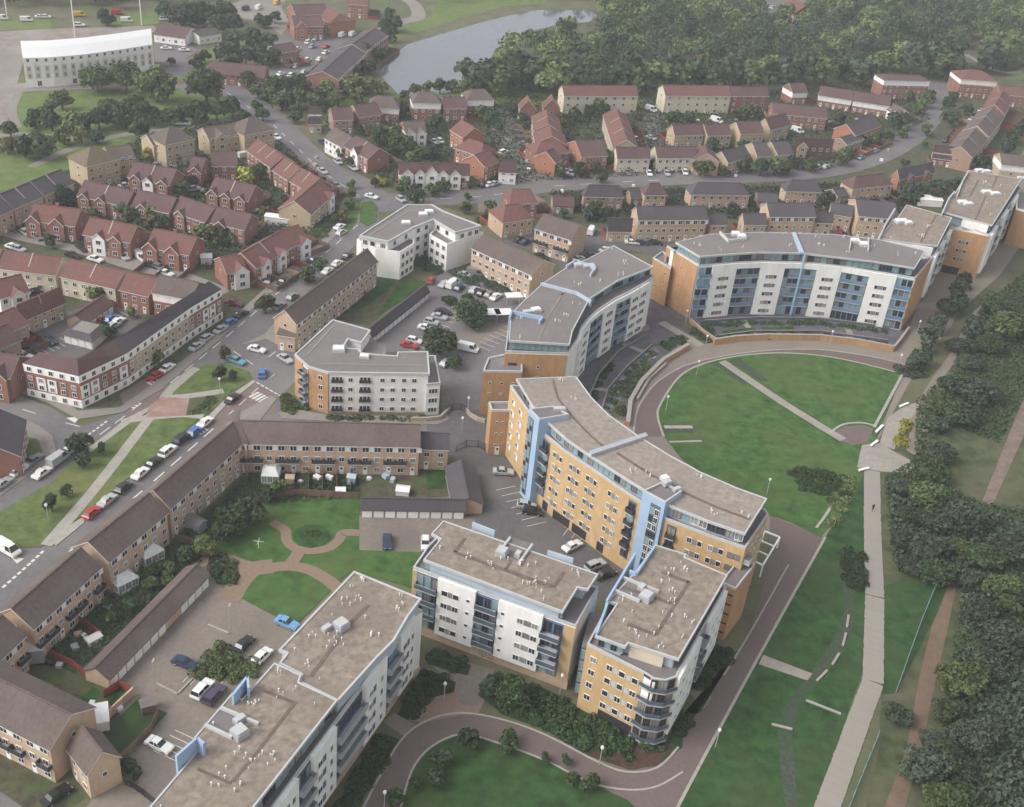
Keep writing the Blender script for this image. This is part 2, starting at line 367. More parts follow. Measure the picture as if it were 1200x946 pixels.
# wide areas
area('woodland_floor', [(555,102),(600,60),(640,22),(700,10),(760,-60),(1400,-60),(1400,100),(1200,112),(1040,84),(940,100),(760,112),(620,110)], .02, 'wild')
area('scrubland', [(1152,330),(1215,205),(1420,190),(1420,1010),(1000,1010),(1030,880),(1036,690),(1030,560),(1062,480),(1100,440)], .02, 'wild')
area('park_lawn', [(24,110),(60,106),(150,108),(235,105),(262,108),(282,122),(262,140),(200,160),(120,186),(60,205),(-30,236),(-40,150),(14,146)], .03, 'park')
area('bank_grass', [(425,112),(500,108),(600,97),(690,104),(770,106),(770,123),(690,128),(600,120),(550,128),(430,138),(385,150),(360,128)], .03, 'park')
area('bank_grass', [(455,60),(470,42),(505,34),(540,22),(590,8),(640,4),(640,-14),(520,-14),(505,18),(470,32),(440,55)], .03, 'park')
area('bank_grass', [(205,92),(230,68),(262,48),(292,34),(300,42),(270,62),(245,80),(215,96)], .03, 'park')
area('bank_grass', [(0,22),(60,22),(60,34),(0,36)], .03, 'park'); area('bank_grass', [(128,26),(150,16),(186,14),(186,28),(130,32)], .03, 'park')
area('field', [(700,14),(740,4),(760,2),(745,-14),(690,-14)], .03, 'park'); area('field', [(1178,92),(1210,72),(1240,72),(1240,96)], .04, 'park')
area('building_site', [(-60,40),(60,34),(180,30),(186,36),(160,44),(40,60),(20,75),(20,120),(4,150),(-60,160)], .03, 'site')
area('site_road', [(-60,66),(20,62),(28,70),(20,98),(110,94),(110,104),(24,108),(-60,120)], .05, 'pave')
area('car_park', [(180,52),(206,44),(222,52),(232,60),(205,76),(182,78)], .05, 'asphalt')
area('car_park', [(318,92),(300,60),(330,44),(350,20),(420,30),(410,46),(392,60),(376,84),(350,98)], .05, 'asphalt')
area('car_park', [(270,6),(300,-8),(340,-10),(330,10),(340,28),(330,42),(310,26),(285,22)], .05, 'pave')
area('car_park', [(876,18),(880,-10),(960,-12),(962,4),(930,28),(900,26)], .05, 'asphalt')
area('estate_ground', [(0,268),(70,200),(100,176),(180,150),(290,120),(320,140),(372,200),(420,250),(300,350),(140,478),(0,470)], .02, 'garden')
area('estate_ground', [(340,122),(440,112),(600,108),(760,112),(900,105),(1080,100),(1200,105),(1240,190),(1110,250),(1060,280),(700,300),(600,270),(470,225),(420,205)], .02, 'garden')
# pond
pond = [(447,90),(452,76),(462,64),(478,52),(508,43),(548,31),(590,20),(630,12),(690,12),(700,18),(690,26),(650,30),(610,40),(585,56),(566,78),(552,96),(530,108),(500,112),(468,112)]
area('pond', pond, .05, 'water')
# roads of the far estate
road('far_road', [(212,106),(232,104),(262,103),(290,118),(318,142),(345,170),(378,198),(412,214),(440,236)], 13, .06, 'asphalt')
road('estate_road', [(436,240),(500,232),(570,228),(640,216),(720,212),(800,208),(880,206),(940,202),(990,194),(1035,178),(1066,158),(1086,136),(1096,112),(1092,96)], 13, .065, 'asphalt')
road('estate_street', [(636,214),(612,196),(596,172),(590,150),(587,128)], 9, .07, 'asphalt'); road('estate_street', [(815,198),(775,165),(763,146),(764,118)], 7, .068, 'asphalt_dark')
road('estate_street', [(-20,262),(30,276),(95,290),(150,307),(200,322),(262,345)], 7, .06, 'pave')
road('estate_street', [(396,262),(350,272),(300,262),(240,252),(190,240),(120,200)], 6, .06, 'asphalt_dark')
road('far_street', [(-40,166),(14,158),(60,160),(90,164)], 4, .05, 'pave'); road('far_street', [(20,150),(14,128),(22,108)], 3, .055, 'pave')
road('estate_path', [(36,196),(90,172),(150,157),(215,150),(270,140)], 3, .05, 'pave')
road('far_street', [(440,40),(470,26),(490,20),(484,4),(460,-8)], 7, .05, 'pave')
road('far_street', [(186,95),(205,86),(222,70)], 9, .057, 'asphalt')
road('footpath', [(1132,64),(1180,86),(1230,70)], 3.5, .06, 'pave')
area('estate_yard', [(560,232),(620,224),(640,236),(560,250)], .05, 'junction')
# the near road system: asphalt, then raised islands
area('side_street', [(322,464),(352,491),(500,493),(520,489),(562,486),(572,536),(500,536),(470,520),(290,520),(268,500)], .054, 'asphalt')
area('main_road', [(-60,800),(0,726),(76,663),(182,570),(282,488),(326,468),(352,440),(345,400),(322,384),(345,357),(400,304),(444,260),(444,224),(408,222),(380,284),(345,316),(300,352),(250,398),(188,452),(150,482),(96,500),(60,478),(0,455),(-60,440),(-60,560),(-60,700)], .05, 'asphalt')
area('red_junction', [(140,462),(184,436),(218,452),(176,482),(150,488)], .056, 'junction'); area('red_junction', [(236,494),(268,462),(292,446),(322,462),(322,486),(292,486),(256,508)], .056, 'junction')
area('pavement', [(-40,424),(0,440),(60,462),(92,482),(140,478),(186,446),(250,394),(300,348),(344,310),(374,284),(398,262),(404,266),(380,290),(346,320),(302,357),(252,403),(190,456),(144,484),(92,492),(58,473),(0,452),(-40,438)], .16, 'pave')
area('pavement', [(-60,800),(0,722),(75,659),(180,568),(282,484),(318,464),(324,468),(300,500),(200,590),(80,680),(-30,780)], .16, 'pave')
area('pavement', [(-40,470),(0,478),(46,500),(62,512),(66,530),(54,546),(30,560),(0,582),(-40,610),(-40,590),(0,560),(30,540),(44,524),(0,490)], .16, 'pave')
area('verge', [(-10,492),(24,512),(44,515),(50,530),(42,542),(20,552),(-10,575)], .18, 'verge')
area('pavement', [(326,484),(346,480),(384,487),(516,489),(524,484),(526,492),(512,498),(384,494),(330,491)], .16, 'pave')
area('verge_left', [(-30,618),(60,566),(104,524),(150,494),(180,486),(235,490),(170,545),(90,610),(48,642),(0,642),(-30,632)], .17, 'verge')
area('verge_centre', [(184,468),(206,448),(222,436),(240,428),(262,426),(292,436),(296,446),(268,462),(240,490),(176,490)], .17, 'verge')
area('verge_strip', [(283,405),(310,392),(340,360),(330,395),(335,408),(312,398)], .17, 'pave')
area('green_triangle', [(400,262),(412,236),(424,234),(418,262),(408,274)], .17, 'lawn'); area('roundabout_lawn', [(421,248),(424,238),(436,236),(443,244),(441,260),(430,266),(422,260)], .17, 'lawn')
area('pavement', [(392,270),(408,240),(421,228),(424,236),(420,262),(400,282)], .16, 'pave')
road('footpath', [(54,640),(110,575),(168,500),(186,476),(205,452),(230,432)], 2.2, .19, 'kerb'); road('footpath', [(142,495),(176,490),(216,487),(238,489)], 2.0, .195, 'kerb'); road('footpath', [(188,467),(220,465),(262,459)], 2.0, .20, 'kerb')
area('kerb_strip', [(104,526),(150,490),(182,474),(214,446),(222,436),(226,440),(190,472),(152,497),(106,531)], .185, 'kerb'); area('kerb_strip', [(240,493),(262,470),(296,446),(300,448),(266,474),(246,496)], .185, 'kerb')
area('red_paving', [(174,478),(188,466),(222,468),(218,488),(172,490)], .205, 'redpave')
area('planting_bed', [(222,468),(260,464),(243,486),(218,488)], .21, 'wild')
area('kerb_strip', [(60,636),(82,616),(102,604),(98,614),(66,640)], .185, 'kerb')
# courts
area('parking_court', [(436,395),(505,332),(522,316),(560,318),(604,345),(650,330),(602,372),(594,412),(566,438),(562,488),(518,488),(517,450),(503,411),(466,412),(440,416)], .06, 'asphalt')
area('parking_court', [(500,488),(566,480),(574,534),(598,538),(640,600),(700,650),(770,690),(740,730),(690,692),(600,642),(552,612),(556,560),(530,535),(500,534)], .062, 'asphalt_dark')
area('parking_court', [(640,300),(660,318),(720,290),(770,300),(800,285),(1060,270),(1040,246),(870,270),(700,268),(600,262),(580,280)], .055, 'asphalt_dark')
area('parking_bays', [(535,395),(572,372),(594,378),(594,392),(552,408)], .07, 'court')
area('garage_court', [(418,604),(558,606),(552,640),(495,648),(421,645)], .07, 'court')
area('parking_court', [(238,676),(280,700),(346,736),(420,668),(300,840),(180,962),(90,962),(140,892),(150,860),(128,806)], .06, 'court')
area('parking_court', [(20,395),(60,372),(130,350),(170,338),(200,345),(150,390),(80,425),(20,420)], .05, 'asphalt_dark')
# courtyard garden
area('courtyard_lawn', [(250,640),(300,592),(345,583),(421,585),(421,645),(500,648),(484,690),(412,668),(346,734),(276,698),(246,672)], .09, 'lawn')
road('brick_path', [(225,664),(258,654),(285,662),(310,666),(338,664),(362,668),(384,680),(400,694)], 2.6, .11, 'brown_path'); road('brick_path', [(268,705),(280,684),(296,668),(320,664)], 4.0, .112, 'brown_path')
road('brick_path', [(338,664),(346,654),(352,644)], 2.4, .114, 'brown_path'); road('brick_path', [(318,612),(334,622),(336,634),(346,643),(366,646),(386,642),(398,632),(402,625),(421,625)], 2.0, .116, 'brown_path')
area('flower_round', [(343,630),(346,621),(358,616),(374,616),(386,622),(388,632),(380,640),(364,643),(350,640)], .14, 'lawn_dark')
area('shrub_soil', [(246,650),(262,652),(278,664),(282,676),(276,686),(252,680),(242,668)], .12, 'soil')
# gardens behind the terraces
area('back_gardens', [(120,700),(205,630),(262,580),(300,545),(330,550),(420,555),(422,585),(346,583),(300,592),(250,650),(238,662),(100,780),(40,780),(46,740)], .05, 'garden')
area('back_gardens', [(-20,780),(40,772),(100,790),(130,800),(196,838),(150,890),(100,850),(60,800),(0,780)], .05, 'garden')
area('back_gardens', [(420,552),(555,545),(550,580),(420,588)], .055, 'garden'); area('back_gardens', [(352,380),(440,310),(470,322),(495,328),(432,382),(390,372)], .055, 'garden')
area('front_gardens', [(-30,860),(30,880),(100,935),(60,962),(-40,962)], .05, 'garden'); area('front_street', [(-40,930),(0,928),(50,962),(-40,975)], .06, 'asphalt')
for q in ([(352,350),(400,318),(470,325),(440,352),(412,368)], [(121,858),(163,818),(178,828),(196,836),(146,890)], [(92,820),(110,806),(118,812),(104,830)], [(122,818),(140,806),(150,810),(132,830)], [(46,768),(62,752),(110,768),(88,790)], [(96,730),(120,712),(150,728),(130,748)], [(342,563),(420,562),(420,578),(344,577)], [(500,552),(545,550),(545,572),(500,574)], [(440,372),(500,336),(500,330),(470,328)]):
    area('garden_lawn', q, .08, 'lawn_dark')
# the oval and its ring
area('court_paving', [(672,452),(700,410),(760,380),(806,372),(1030,384),(1062,392),(1075,360),(1110,300),(1160,238),(1200,176),(1260,120),(1300,160),(1222,250),(1172,322),(1128,362),(1090,418),(1066,448),(966,632),(930,640),(850,600),(720,540),(690,500)], .05, 'ring')
area('ring_road', [(742,512),(748,478),(768,450),(800,430),(840,419),(900,411),(960,410),(1020,418),(1062,428),(1068,442),(1054,440),(1000,424),(960,417),(914,414),(870,417),(830,425),(798,440),(774,474),(770,492),(776,512)], .06, 'promenade')
area('oval_lawn', [(771,490),(774,474),(798,440),(830,425),(870,417),(914,414),(960,417),(1000,424),(1054,438),(1046,468),(1036,492),(1022,530),(1000,585),(962,630),(925,612),(890,600),(840,565),(800,540),(778,512)], .10, 'lawn')
def edge(name, px, wd, z, m='kerb'): return road(name, px, wd, z, m)
edge('kerb_edge', [(778,512),(771,490),(774,474),(798,440),(830,425),(870,417),(914,414),(960,417),(1000,424),(1052,437)], .5, .13)
edge('kerb_edge', [(742,512),(748,478),(768,450),(800,430),(840,419),(900,411),(960,410),(1020,418),(1062,428)], .35, .10)
road('oval_path', [(846,424),(920,474),(988,516)], 2.4, .13, 'concrete')
area('planter_strip', [(838,428),(846,428),(878,450),(872,452)], .12, 'gravel'); area('planter_strip', [(856,424),(866,420),(900,446),(892,448)], .12, 'gravel')
area('gravel_arc', [(975,508),(990,500),(1012,499),(1024,503),(1016,520),(998,522),(984,517)], .12, 'promenade'); edge('stone_edge', [(972,508),(988,498),(1010,496),(1026,500)], .6, .16)
edge('stone_edge', [(1057,440),(1040,472),(1024,502)], .7, .3); edge('stone_edge', [(784,519),(822,518)], .6, .3)
area('planter_strip', [(776,497),(813,499),(812,508),(778,507)], .12, 'gravel')
edge('stone_edge', [(956,620),(968,604),(976,590)], .6, .3)
# crescent forecourts
area('forecourt', [(674,446),(690,420),(716,405),(756,388),(800,376),(812,392),(800,402),(770,424),(744,458),(734,494),(712,490)], .07, 'slate')
area('forecourt', [(748,352),(796,346),(816,374),(804,382),(764,392)], .066, 'slate')
area('forecourt', [(800,362),(830,362),(1036,374),(1066,382),(1048,408),(960,396),(880,397),(836,402),(822,396)], .07, 'slate')
area('pale_terrace', [(704,484),(712,458),(734,432),(764,406),(774,411),(750,432),(730,458),(722,488)], .085, 'pale_blue_court') if 'pale_blue_court' in M else None
road('ramp_path', [(730,403),(752,412),(768,420)], 1.6, .12, 'concrete'); road('ramp_path', [(694,455),(718,459),(735,463)], 1.6, .12, 'concrete'); road('ramp_path', [(775,378),(800,393),(822,406)], 2.6, .12, 'concrete')
road('ramp_path', [(868,372),(878,385),(886,394)], 1.6, .12, 'concrete'); road('ramp_path', [(992,382),(996,392),(995,400)], 1.8, .12, 'concrete')
for q in ([(770,404),(800,392),(808,398),(782,412)], [(728,462),(742,440),(760,424),(768,430),(750,446),(738,470)], [(722,470),(734,472),(732,490),(716,488)], [(838,396),(884,391),(884,396),(842,401)], [(890,392),(960,391),(1040,402),(1044,407),(960,398),(892,397)], [(788,374),(812,376),(842,398),(826,404),(806,390)]):
    area('planting_bed', q, .14, 'wild')
# promenade and the curved road in front
area('promenade', [(902,604),(967,630),(900,750),(828,882),(786,962),(688,962),(640,897),(700,906),(760,906),(790,878),(848,790),(880,738),(902,660)], .07, 'promenade')
area('curved_road', [(418,962),(445,910),(470,868),(500,845),(540,836),(590,844),(640,862),(700,893),(740,905),(800,880),(820,880),(800,905),(770,922),(735,926),(690,917),(640,892),(580,870),(540,861),(505,876),(482,905),(464,962)], .074, 'promenade')
edge('kerb_edge', [(418,962),(445,910),(470,868),(500,845),(540,836),(590,844),(640,862),(700,893),(735,905),(770,900),(795,876)], .35, .13); edge('kerb_edge', [(466,962),(482,905),(505,876),(540,861),(580,870),(640,892),(690,917),(735,926),(770,922),(800,905)], .35, .13)
edge('kerb_edge', [(967,630),(900,750),(828,882),(786,962)], .5, .13); edge('kerb_edge', [(924,662),(880,740),(848,792)], .3, .10)
area('brown_paving', [(478,845),(500,818),(516,792),(575,806),(560,838),(540,838),(500,847)], .08, 'brown_path'); area('entrance_paving', [(448,846),(462,836),(487,850),(474,864)], .09, 'court'); area('entrance_paving', [(505,780),(520,770),(580,785),(560,828),(540,826),(530,800)], .085, 'court'); area('entrance_paving', [(808,812),(822,800),(834,818),(824,832)], .09, 'court')
for q in ([(502,772),(516,766),(552,780),(548,792),(530,788),(500,778)], [(466,838),(490,790),(505,786),(534,800),(532,812),(505,818),(484,845)], [(560,815),(572,790),(640,808),(700,840),(745,866),(780,872),(800,830),(800,876),(770,898),(738,902),(690,886),(640,856),(590,838)], [(386,962),(398,938),(446,858),(470,868),(444,905),(420,945),(410,962)], [(800,838),(820,836),(838,800),(812,780),(840,755),(862,765),(846,790),(815,838),(795,865)]):
    area('shrub_soil', q, .10, 'hedge_floor')
area('front_lawn', [(466,962),(482,905),(505,876),(540,861),(580,870),(640,892),(690,917),(735,938),(760,962)], .10, 'lawn_dark')
area('river_lawn', [(967,630),(990,596),(1012,556),(1015,700),(1012,782),(985,860),(955,962),(788,962),(828,882),(900,750)], .09, 'lawn_dark'); area('river_lawn', [(1030,690),(1060,678),(1112,684),(1098,720),(1050,812),(1034,814)], .09, 'lawn_dark')
area('soil_bed', [(690,886),(720,868),(770,872),(790,872),(770,898),(738,902)], .11, 'soil')
area('swale', [(982,640),(990,640),(1001,690),(1001,735),(989,764),(960,798),(936,827),(928,862),(936,962),(922,962),(910,862),(918,828),(948,792),(980,745),(990,715),(988,690)], .105, 'gravel')
area('stone_crossing', [(894,768),(952,790),(946,798),(889,779)], .13, 'concrete')
area('gravel_track', [(1150,590),(1163,592),(1205,500),(1230,420),(1240,360),(1220,360),(1200,465)], .08, 'track'); area('dirt_track', [(1030,962),(1062,880),(1076,800),(1094,725),(1112,676),(1122,682),(1110,740),(1094,810),(1080,880),(1056,962)], .08, 'dirt')
area('plaza', [(1004,548),(1010,522),(1030,520),(1078,546),(1062,555),(1032,553)], .12, 'concrete'); area('plaza', [(1030,522),(1040,490),(1060,476),(1082,470),(1064,496),(1052,528)], .118, 'concrete')
area('plaza', [(1056,494),(1070,480),(1094,440),(1110,420),(1140,366),(1152,356),(1146,378),(1116,440),(1082,492),(1062,520)], .11, 'ring'); area('planting_bed', [(1048,528),(1056,498),(1068,494),(1062,528)], .14, 'wild'); area('paved_bed', [(1062,528),(1070,496),(1088,504),(1076,536)], .13, 'ring')
# white road marks: children of one road object
mk = Thing('road_markings', None, None, (0, 0, 0)); mk.o['kind'] = 'structure'
DASH = unit_mesh('dash', lambda mb: ubox(mb, -.5, .5, -.5, .5, -.03, .004, M['white_line']))
def dashes(px, ln, gap, wd=.16, z=.075):
    p = PL(px)
    for a, b in zip(p, p[1:]):
        d = b-a; L = np.linalg.norm(d); d = d/L; t = gap/2
        while t+ln < L:
            c = a+d*(t+ln/2); mk.piece('lane_mark', DASH, (*c, z), math.atan2(d[1], d[0]), (ln, wd, 1)); t += ln+gap
dashes([(6,715),(75,652),(176,568),(262,492)], 3.6, 2.4, .3); dashes([(262,492),(310,448),(326,436)], 3.0, 2.4, .2); dashes([(90,530),(130,500),(180,462)], 3.4, 2.6, .2); dashes([(196,452),(262,398),(320,348),(392,288),(426,258)], 3.6, 2.4, .22)
dashes([(-20,460),(20,478),(70,494),(100,502)], 3.4, 3, .2); dashes([(60,548),(98,514),(128,492)], .8, .5, .4); dashes([(2,690),(36,660),(52,645)], .8, .5, .5); dashes([(150,478),(160,470)], .6, .4, 3); dashes([(176,452),(188,446)], .6, .4, 3); dashes([(228,508),(240,500)], .6, .4, 3); dashes([(296,462),(312,470)], .6, .4, 3)
dashes([(326,410),(300,430),(286,420),(262,404)], 3, 2.4, .2); dashes([(226,108),(262,106),(318,144),(378,202),(430,236)], 3.6, 5, .25); dashes([(470,236),(570,230),(640,219),(720,214),(800,210)], 4, 6, .25); dashes([(300,448),(335,468)], 1, .5, .3)
tri = MB(); q = PL([(12,652),(28,655),(20,661)]); tri.prism(q, .03, .08, M['white_line']); mk.part('give_way_mark', tri)
tri = MB(); q = PL([(78,490),(94,489),(88,496)]); tri.prism(q, .03, .08, M['white_line']); mk.part('give_way_mark', tri)
# concrete footpath laid in rows of slabs with uneven ends
fp = Thing('slab_path', None, None, (0, 0, 0)); fp.o['kind'] = 'structure'
SLAB = unit_mesh('slab', lambda mb: (ubox(mb, -.5, .5, -.46, .46, -.2, 0, M['concrete'])))
def slab_path(px, w0, w1, pitch=.62):
    p = PL(px); rr = random.Random(3); tot = sum(np.linalg.norm(b-a) for a, b in zip(p, p[1:])); run = 0
    for a, b in zip(p, p[1:]):
        d = b-a; L = np.linalg.norm(d); d = d/L; n = np.array([-d[1], d[0]]); t = pitch/2
        while t < L:
            wd = w0+(w1-w0)*(run+t)/tot; c = a+d*t+n*rr.uniform(-.05, .05)
            fp.piece('slab', SLAB, (*c, .13+rr.uniform(-.008, .008)), math.atan2(n[1], n[0]), (wd*rr.uniform(.98, 1.03), pitch*1.06, 1)); t += pitch
        run += L
slab_path([(1022,552),(1022,600),(1023,640),(1025,700),(1023,800),(1002,856),(968,950),(955,985)], 3.5, 3.7)

def bay_lines(a, b, n, d, ln, z=.072):   # white lines between parked cars: from a to b, along the picture direction d
    A, B = P(*a), P(*b); v = P(a[0]+d[0], a[1]+d[1])-A; ang = math.atan2(v[1], v[0]); v = v/np.linalg.norm(v)
    for k in range(n+1): c = A+(B-A)*k/n+v*ln/2; mk.piece('bay_line', DASH, (*c, z), ang, (ln, .11, 1))
bay_lines((516,338), (590,351), 11, (8,-6), 4.6); bay_lines((526,360), (478,410), 10, (13,3), 4.6); bay_lines((556,404), (590,382), 6, (10,4), 4.8); bay_lines((214,800), (250,812), 4, (10,-11), 4.6, .08); bay_lines((180,880), (205,856), 4, (15,7), 4.6, .08); bay_lines((604,570), (640,612), 6, (-14,3), 4.4, .08); bay_lines((700,640), (660,628), 4, (6,-9), 4.4, .08); bay_lines((30,412), (70,396), 6, (8,5), 4.6); bay_lines((113,378), (150,360), 7, (10,5), 4.6)

for q in ([(846,388),(884,384),(886,388),(848,393)], [(892,384),(930,383),(930,387),(892,388)]): area('forecourt_lawn', q, .13, 'lawn_dark')
# ---------------------------------------------------------------- the flat roofed estate
WK = 'felt_strip'
def block(label, body, z1, roof, z2, wall, roofm='gravel_roof', group=None, pent='pale_blue', setback=.9, base=None, cat='apartment block', name='apartment_block'):
    """body and roof are world polygons; the top floor stands back under the roof slab"""
    c = np.mean(np.array(body), 0); T = Thing(name, label, cat, (c[0], c[1], 0), group)
    mb = MB(); mb.prism(body, 0 if not base else base[0], z1, M[wall], M['felt']); T.part('wall', mb)
    if base:
        mb = MB(); mb.prism(offset_in(body, -.12), 0, base[0], M[base[1]]); T.part('plinth', mb)
    ring(T, 'parapet', body, z1, z1+.5, .3, M['light_grey'])
    if z2 > z1+1:
        mb = MB(); mb.prism(offset_in(roof, setback), z1, z2-.35, M[pent]); T.part('penthouse', mb)
    mb = MB(); mb.prism(roof, z2-.35, z2, M['light_grey'], M[roofm], True); T.part('roof', mb)
    ring(T, 'roof_edge', offset_in(roof, -.04), z2-.40, z2+.12, .26, M['light_grey'])
    T.z2 = z2; T.roofpoly = roof
    return T
def pent_panes(T, path, z1, z2, s0, s1, n, off=0.0, kinds=('pane', 'pane', 'pane', 'bare', 'shade')):
    F = Fac(T, path); s0 = max(s0, .2); s1 = min(s1, F.len-.2); wv = (s1-s0)/n
    for k in range(n): F.put('window', WIN[random.choice(kinds)], s0+wv*(k+.5), z1+.55, wv*.93, z2-z1-1.05, off)
    return F
def fin(T, px, z, zb, zt, th=.35, m='blue'):
    p = PL(px, zt)
    for a, b in zip(p, p[1:]): wallseg(T, 'blue_screen', a, b, th, zb, zt, m)
def window_group(F, t, z, off, wd=1.0, gap=.95, h=1.25, panel=True, m='white'):
    F.win(t-gap, z, wd, h, random.choice(['dark', 'single', 'curt']), off); F.win(t+gap, z, wd, h, random.choice(['dark', 'single', 'curt']), off)
    if panel: F.panel(t, z+.05, 2*gap-wd-.08, h-.1, 'pave' if m == 'white' else m, off)
Z1, Z2 = 14.0, 17.0
# ---- A: long white slab at the lower left, in two lengths
a0, a1 = P(284,997,Z1), P(484,725.3,Z1); back = PL([(415,670),(331,762)], Z2); bk2 = PL([(320,779),(192.7,926)], Z2)
A1r = PL([(192.7,926),(238,872),(228,864.5),(272,813),(283.5,820),(321.6,777.2),(352.8,791.3),(350,799.8),(395.3,821),(293,952),(262,990),(150,976)], Z2+.5)
A2r = PL([(415,670),(493.6,702),(478.6,722),(461.9,751),(442,771),(396,822),(351,800),(353,791),(327,778),(336,766),(327,762)], Z2)
mid0 = P(318,779,Z2); fm = a0+(a1-a0)*.575
bodyA = [P(192.7,926,Z2)+(-.3,-.3), P(237,873,Z2), P(227,865,Z2), P(272,812,Z2), P(283,820,Z2), mid0, P(327,762,Z2), P(415,670,Z2)+(-.2,.3), P(493.6,702,Z2)+(.3,.3), a1, a0, P(150,976,Z2)]
A = block('long white apartment slab with stony brown roof beside the courtyard parking, cut by the frame', bodyA, Z1, A1r, Z2+.5, 'white', setback=.8, base=(1.7, 'tan_brick'))
mb = MB(); mb.prism(offset_in(A2r, .3), Z1, Z2-.3, M['pale_blue']); A.part('penthouse', mb)
mb = MB(); mb.prism(A2r, Z2-.35, Z2, M['light_grey'], M['gravel_roof'], True); A.part('roof', mb); ring(A, 'roof_edge', offset_in(A2r, -.05), Z2-.42, Z2+.15, .34, M['light_grey'])
FA = Fac(A, [a0, a1])
sa = lambda x, y: FA.s_of(x, y, Z1)
baysA = [(sa(290,985), sa(342.9,912.9)), (sa(359.3,887.7), sa(388.2,852.3)), (sa(424.2,807), sa(448.6,771.5)), (sa(463.3,748.8), sa(483.6,725.3))]
for k, (s0, s1) in enumerate(baysA):
    top = Z1+.9 if k > 1 else Z1+.6
    FA.strip('white_bay', s0, s1, 1.75, top, 0, .7, M['white'])
    n = max(2, int((s1-s0)/2.6))
    for r in range(4):
        for q in range(n):
            t = s0+(s1-s0)*(q+.5)/n
            FA.win(t, 2.6+r*2.8, 1.3 if q % 2 == 0 else .8, 1.35, None, .7)
            if q % 2 == 0: FA.panel(t+1.15, 2.65+r*2.8, .9, 1.25, 'slate_panel', .7)
rec = [(baysA[i][1], baysA[i+1][0]) for i in range(3)] + [(baysA[3][1]+.1, FA.len-.1)]
for s0, s1 in rec:
    if s1-s0 < .8: continue
    FA.glazed(s0, s1, 1.7, Z1-.2, 4, .05, back='slate_panel', dep=1.3, rail='grey_metal')
    for r in range(4): FA.strip('spandrel', s0, s1, 1.75+r*3.05, 2.15+r*3.05, .02, .25, M['steel_blue'])
pent_panes(A, [a0+(a1-a0)*.02+np.array([-1.1,.8]), a0+(a1-a0)*.56+np.array([-1.1,.8])], Z1, Z2, .2, 99, 16, .15)
FE = Fac(A, [P(493.6,702,Z1), P(420,672,Z1)]) 
fin(A, [(206,886),(231,864),(239,871)], Z2, 2, Z2+3.0); fin(A, [(272.5,814),(290,792),(291,806)], Z2, 2, Z2+2.6)
fin(A, [(259,828),(303,847)], Z2+.5, Z2+.5, Z2+1.0, .4, 'light_grey'); fin(A, [(240,848),(272,863)], Z2+.5, Z2+.5, Z2+1.0, .4, 'light_grey')
for q, m in (([(262,830),(300,848),(274,862),(242,848)], 'felt'),): slab(A, 'lift_deck', q, Z2+.5, Z2+.52, .02, m)
for q in ([(233,900),(272,917),(270,920),(231,903)], [(310,808),(348,823),(346,826),(308,811)], [(342,825),(346,826),(308,876),(304,875)], [(304,876),(308,877),(274,917),(270,916)]): slab(A, 'roof_walkway', q, Z2+.5, Z2+.52, .03, WK)
for q in ([(400,742),(404,743),(366,794),(362,792)], [(430,708),(434,710),(402,742),(398,740)]): slab(A, 'roof_walkway', q, Z2, Z2+.02, .03, WK)
A.piece('roof_plant', PLANT, (*P(281,862,Z2+.5), Z2+.5), .9, (2, 2, 1.4)); A.piece('roof_plant', PLANT, (*P(281,845,Z2+.5), Z2+.5), .9, (1.8, 1.1, .8)); A.piece('roof_plant', PLANT, (*P(400,736,Z2), Z2), .9, (2, 2, 1.4)); A.piece('roof_plant', PLANT, (*P(383,738,Z2), Z2), .9, (1.6, 1, .8))
slab(A, 'lift_deck', [(388,726),(410,730),(404,744),(380,740)], Z2, Z2+.025, .02, 'felt')
scatter_vents(A, A1r, Z2+.5, 46, 1); scatter_vents(A, A2r, Z2, 46, 2)
# ---- B: white block with brick plinth in the centre foreground
b0, b1 = P(483.9,666.9,Z1), P(674.7,736.1,Z1)
Br = PL([(519.8,610.6),(505.7,625.8),(516.3,631.7),(496.3,656.3),(659.4,717.4),(677,688.7),(689.2,691),(701,673.2)], Z2)
bodyB = [b0, b1, P(694,702,Z1), P(704,675,Z2), P(519.8,609.5,Z2), P(503,625,Z2)]
B = block('white block with blue glazed bays and brick plinth behind the curved shrub bed', bodyB, Z1, Br, Z2, 'white', base=(1.9, 'tan_brick'))
FB = Fac(B, [b0, b1]); sb = lambda x, y: FB.s_of(x, y, Z1)
wb = [(sb(512.8,681), sb(558.5,695)), (sb(583,708), sb(634.8,726.7))]
for k, (s0, s1) in enumerate(wb):
    FB.strip('white_bay', s0, s1, 1.95, Z1+.35, 0, .6, M['white']); W_ = s1-s0
    for r in range(4):
        z = 2.9+r*2.75
        if k == 0: us = [(.2, 1.3), (.5, 1.2)]; rnd = .82; pn = (.35, .9)
        else: us = [(.52, 1.1), (.86, 1.2)]; rnd = .12; pn = (.69, 1.3)
        for u, wd in us: FB.win(s0+u*W_, z, wd, 1.2, random.choice(['single', 'curt', 'dark']), .6)
        FB.panel(s0+pn[0]*W_, z+.05, pn[1], 1.1, 'curtain', .6); FB.win(s0+rnd*W_, z+.5, .65, .65, 'single', .6)
FB.glazed(wb[0][1], wb[1][0], .3, Z1-.1, 5, .05, back='steel_blue'); FB.glazed(.8, wb[0][0], 1.9, Z1-.2, 4, .02, back='slate_panel'); FB.glazed(wb[1][1], FB.len-2.0, 1.9, Z1-.2, 4, .02, back='steel_blue', dep=1.8)
FB.strip('brick_pier', FB.len-1.9, FB.len, 1.9, Z1-.1, 0, .15, M['yellow_brick']); FB.strip('brick_pier', 0, .9, 1.9, Z1-.1, 0, .1, M['yellow_brick'])
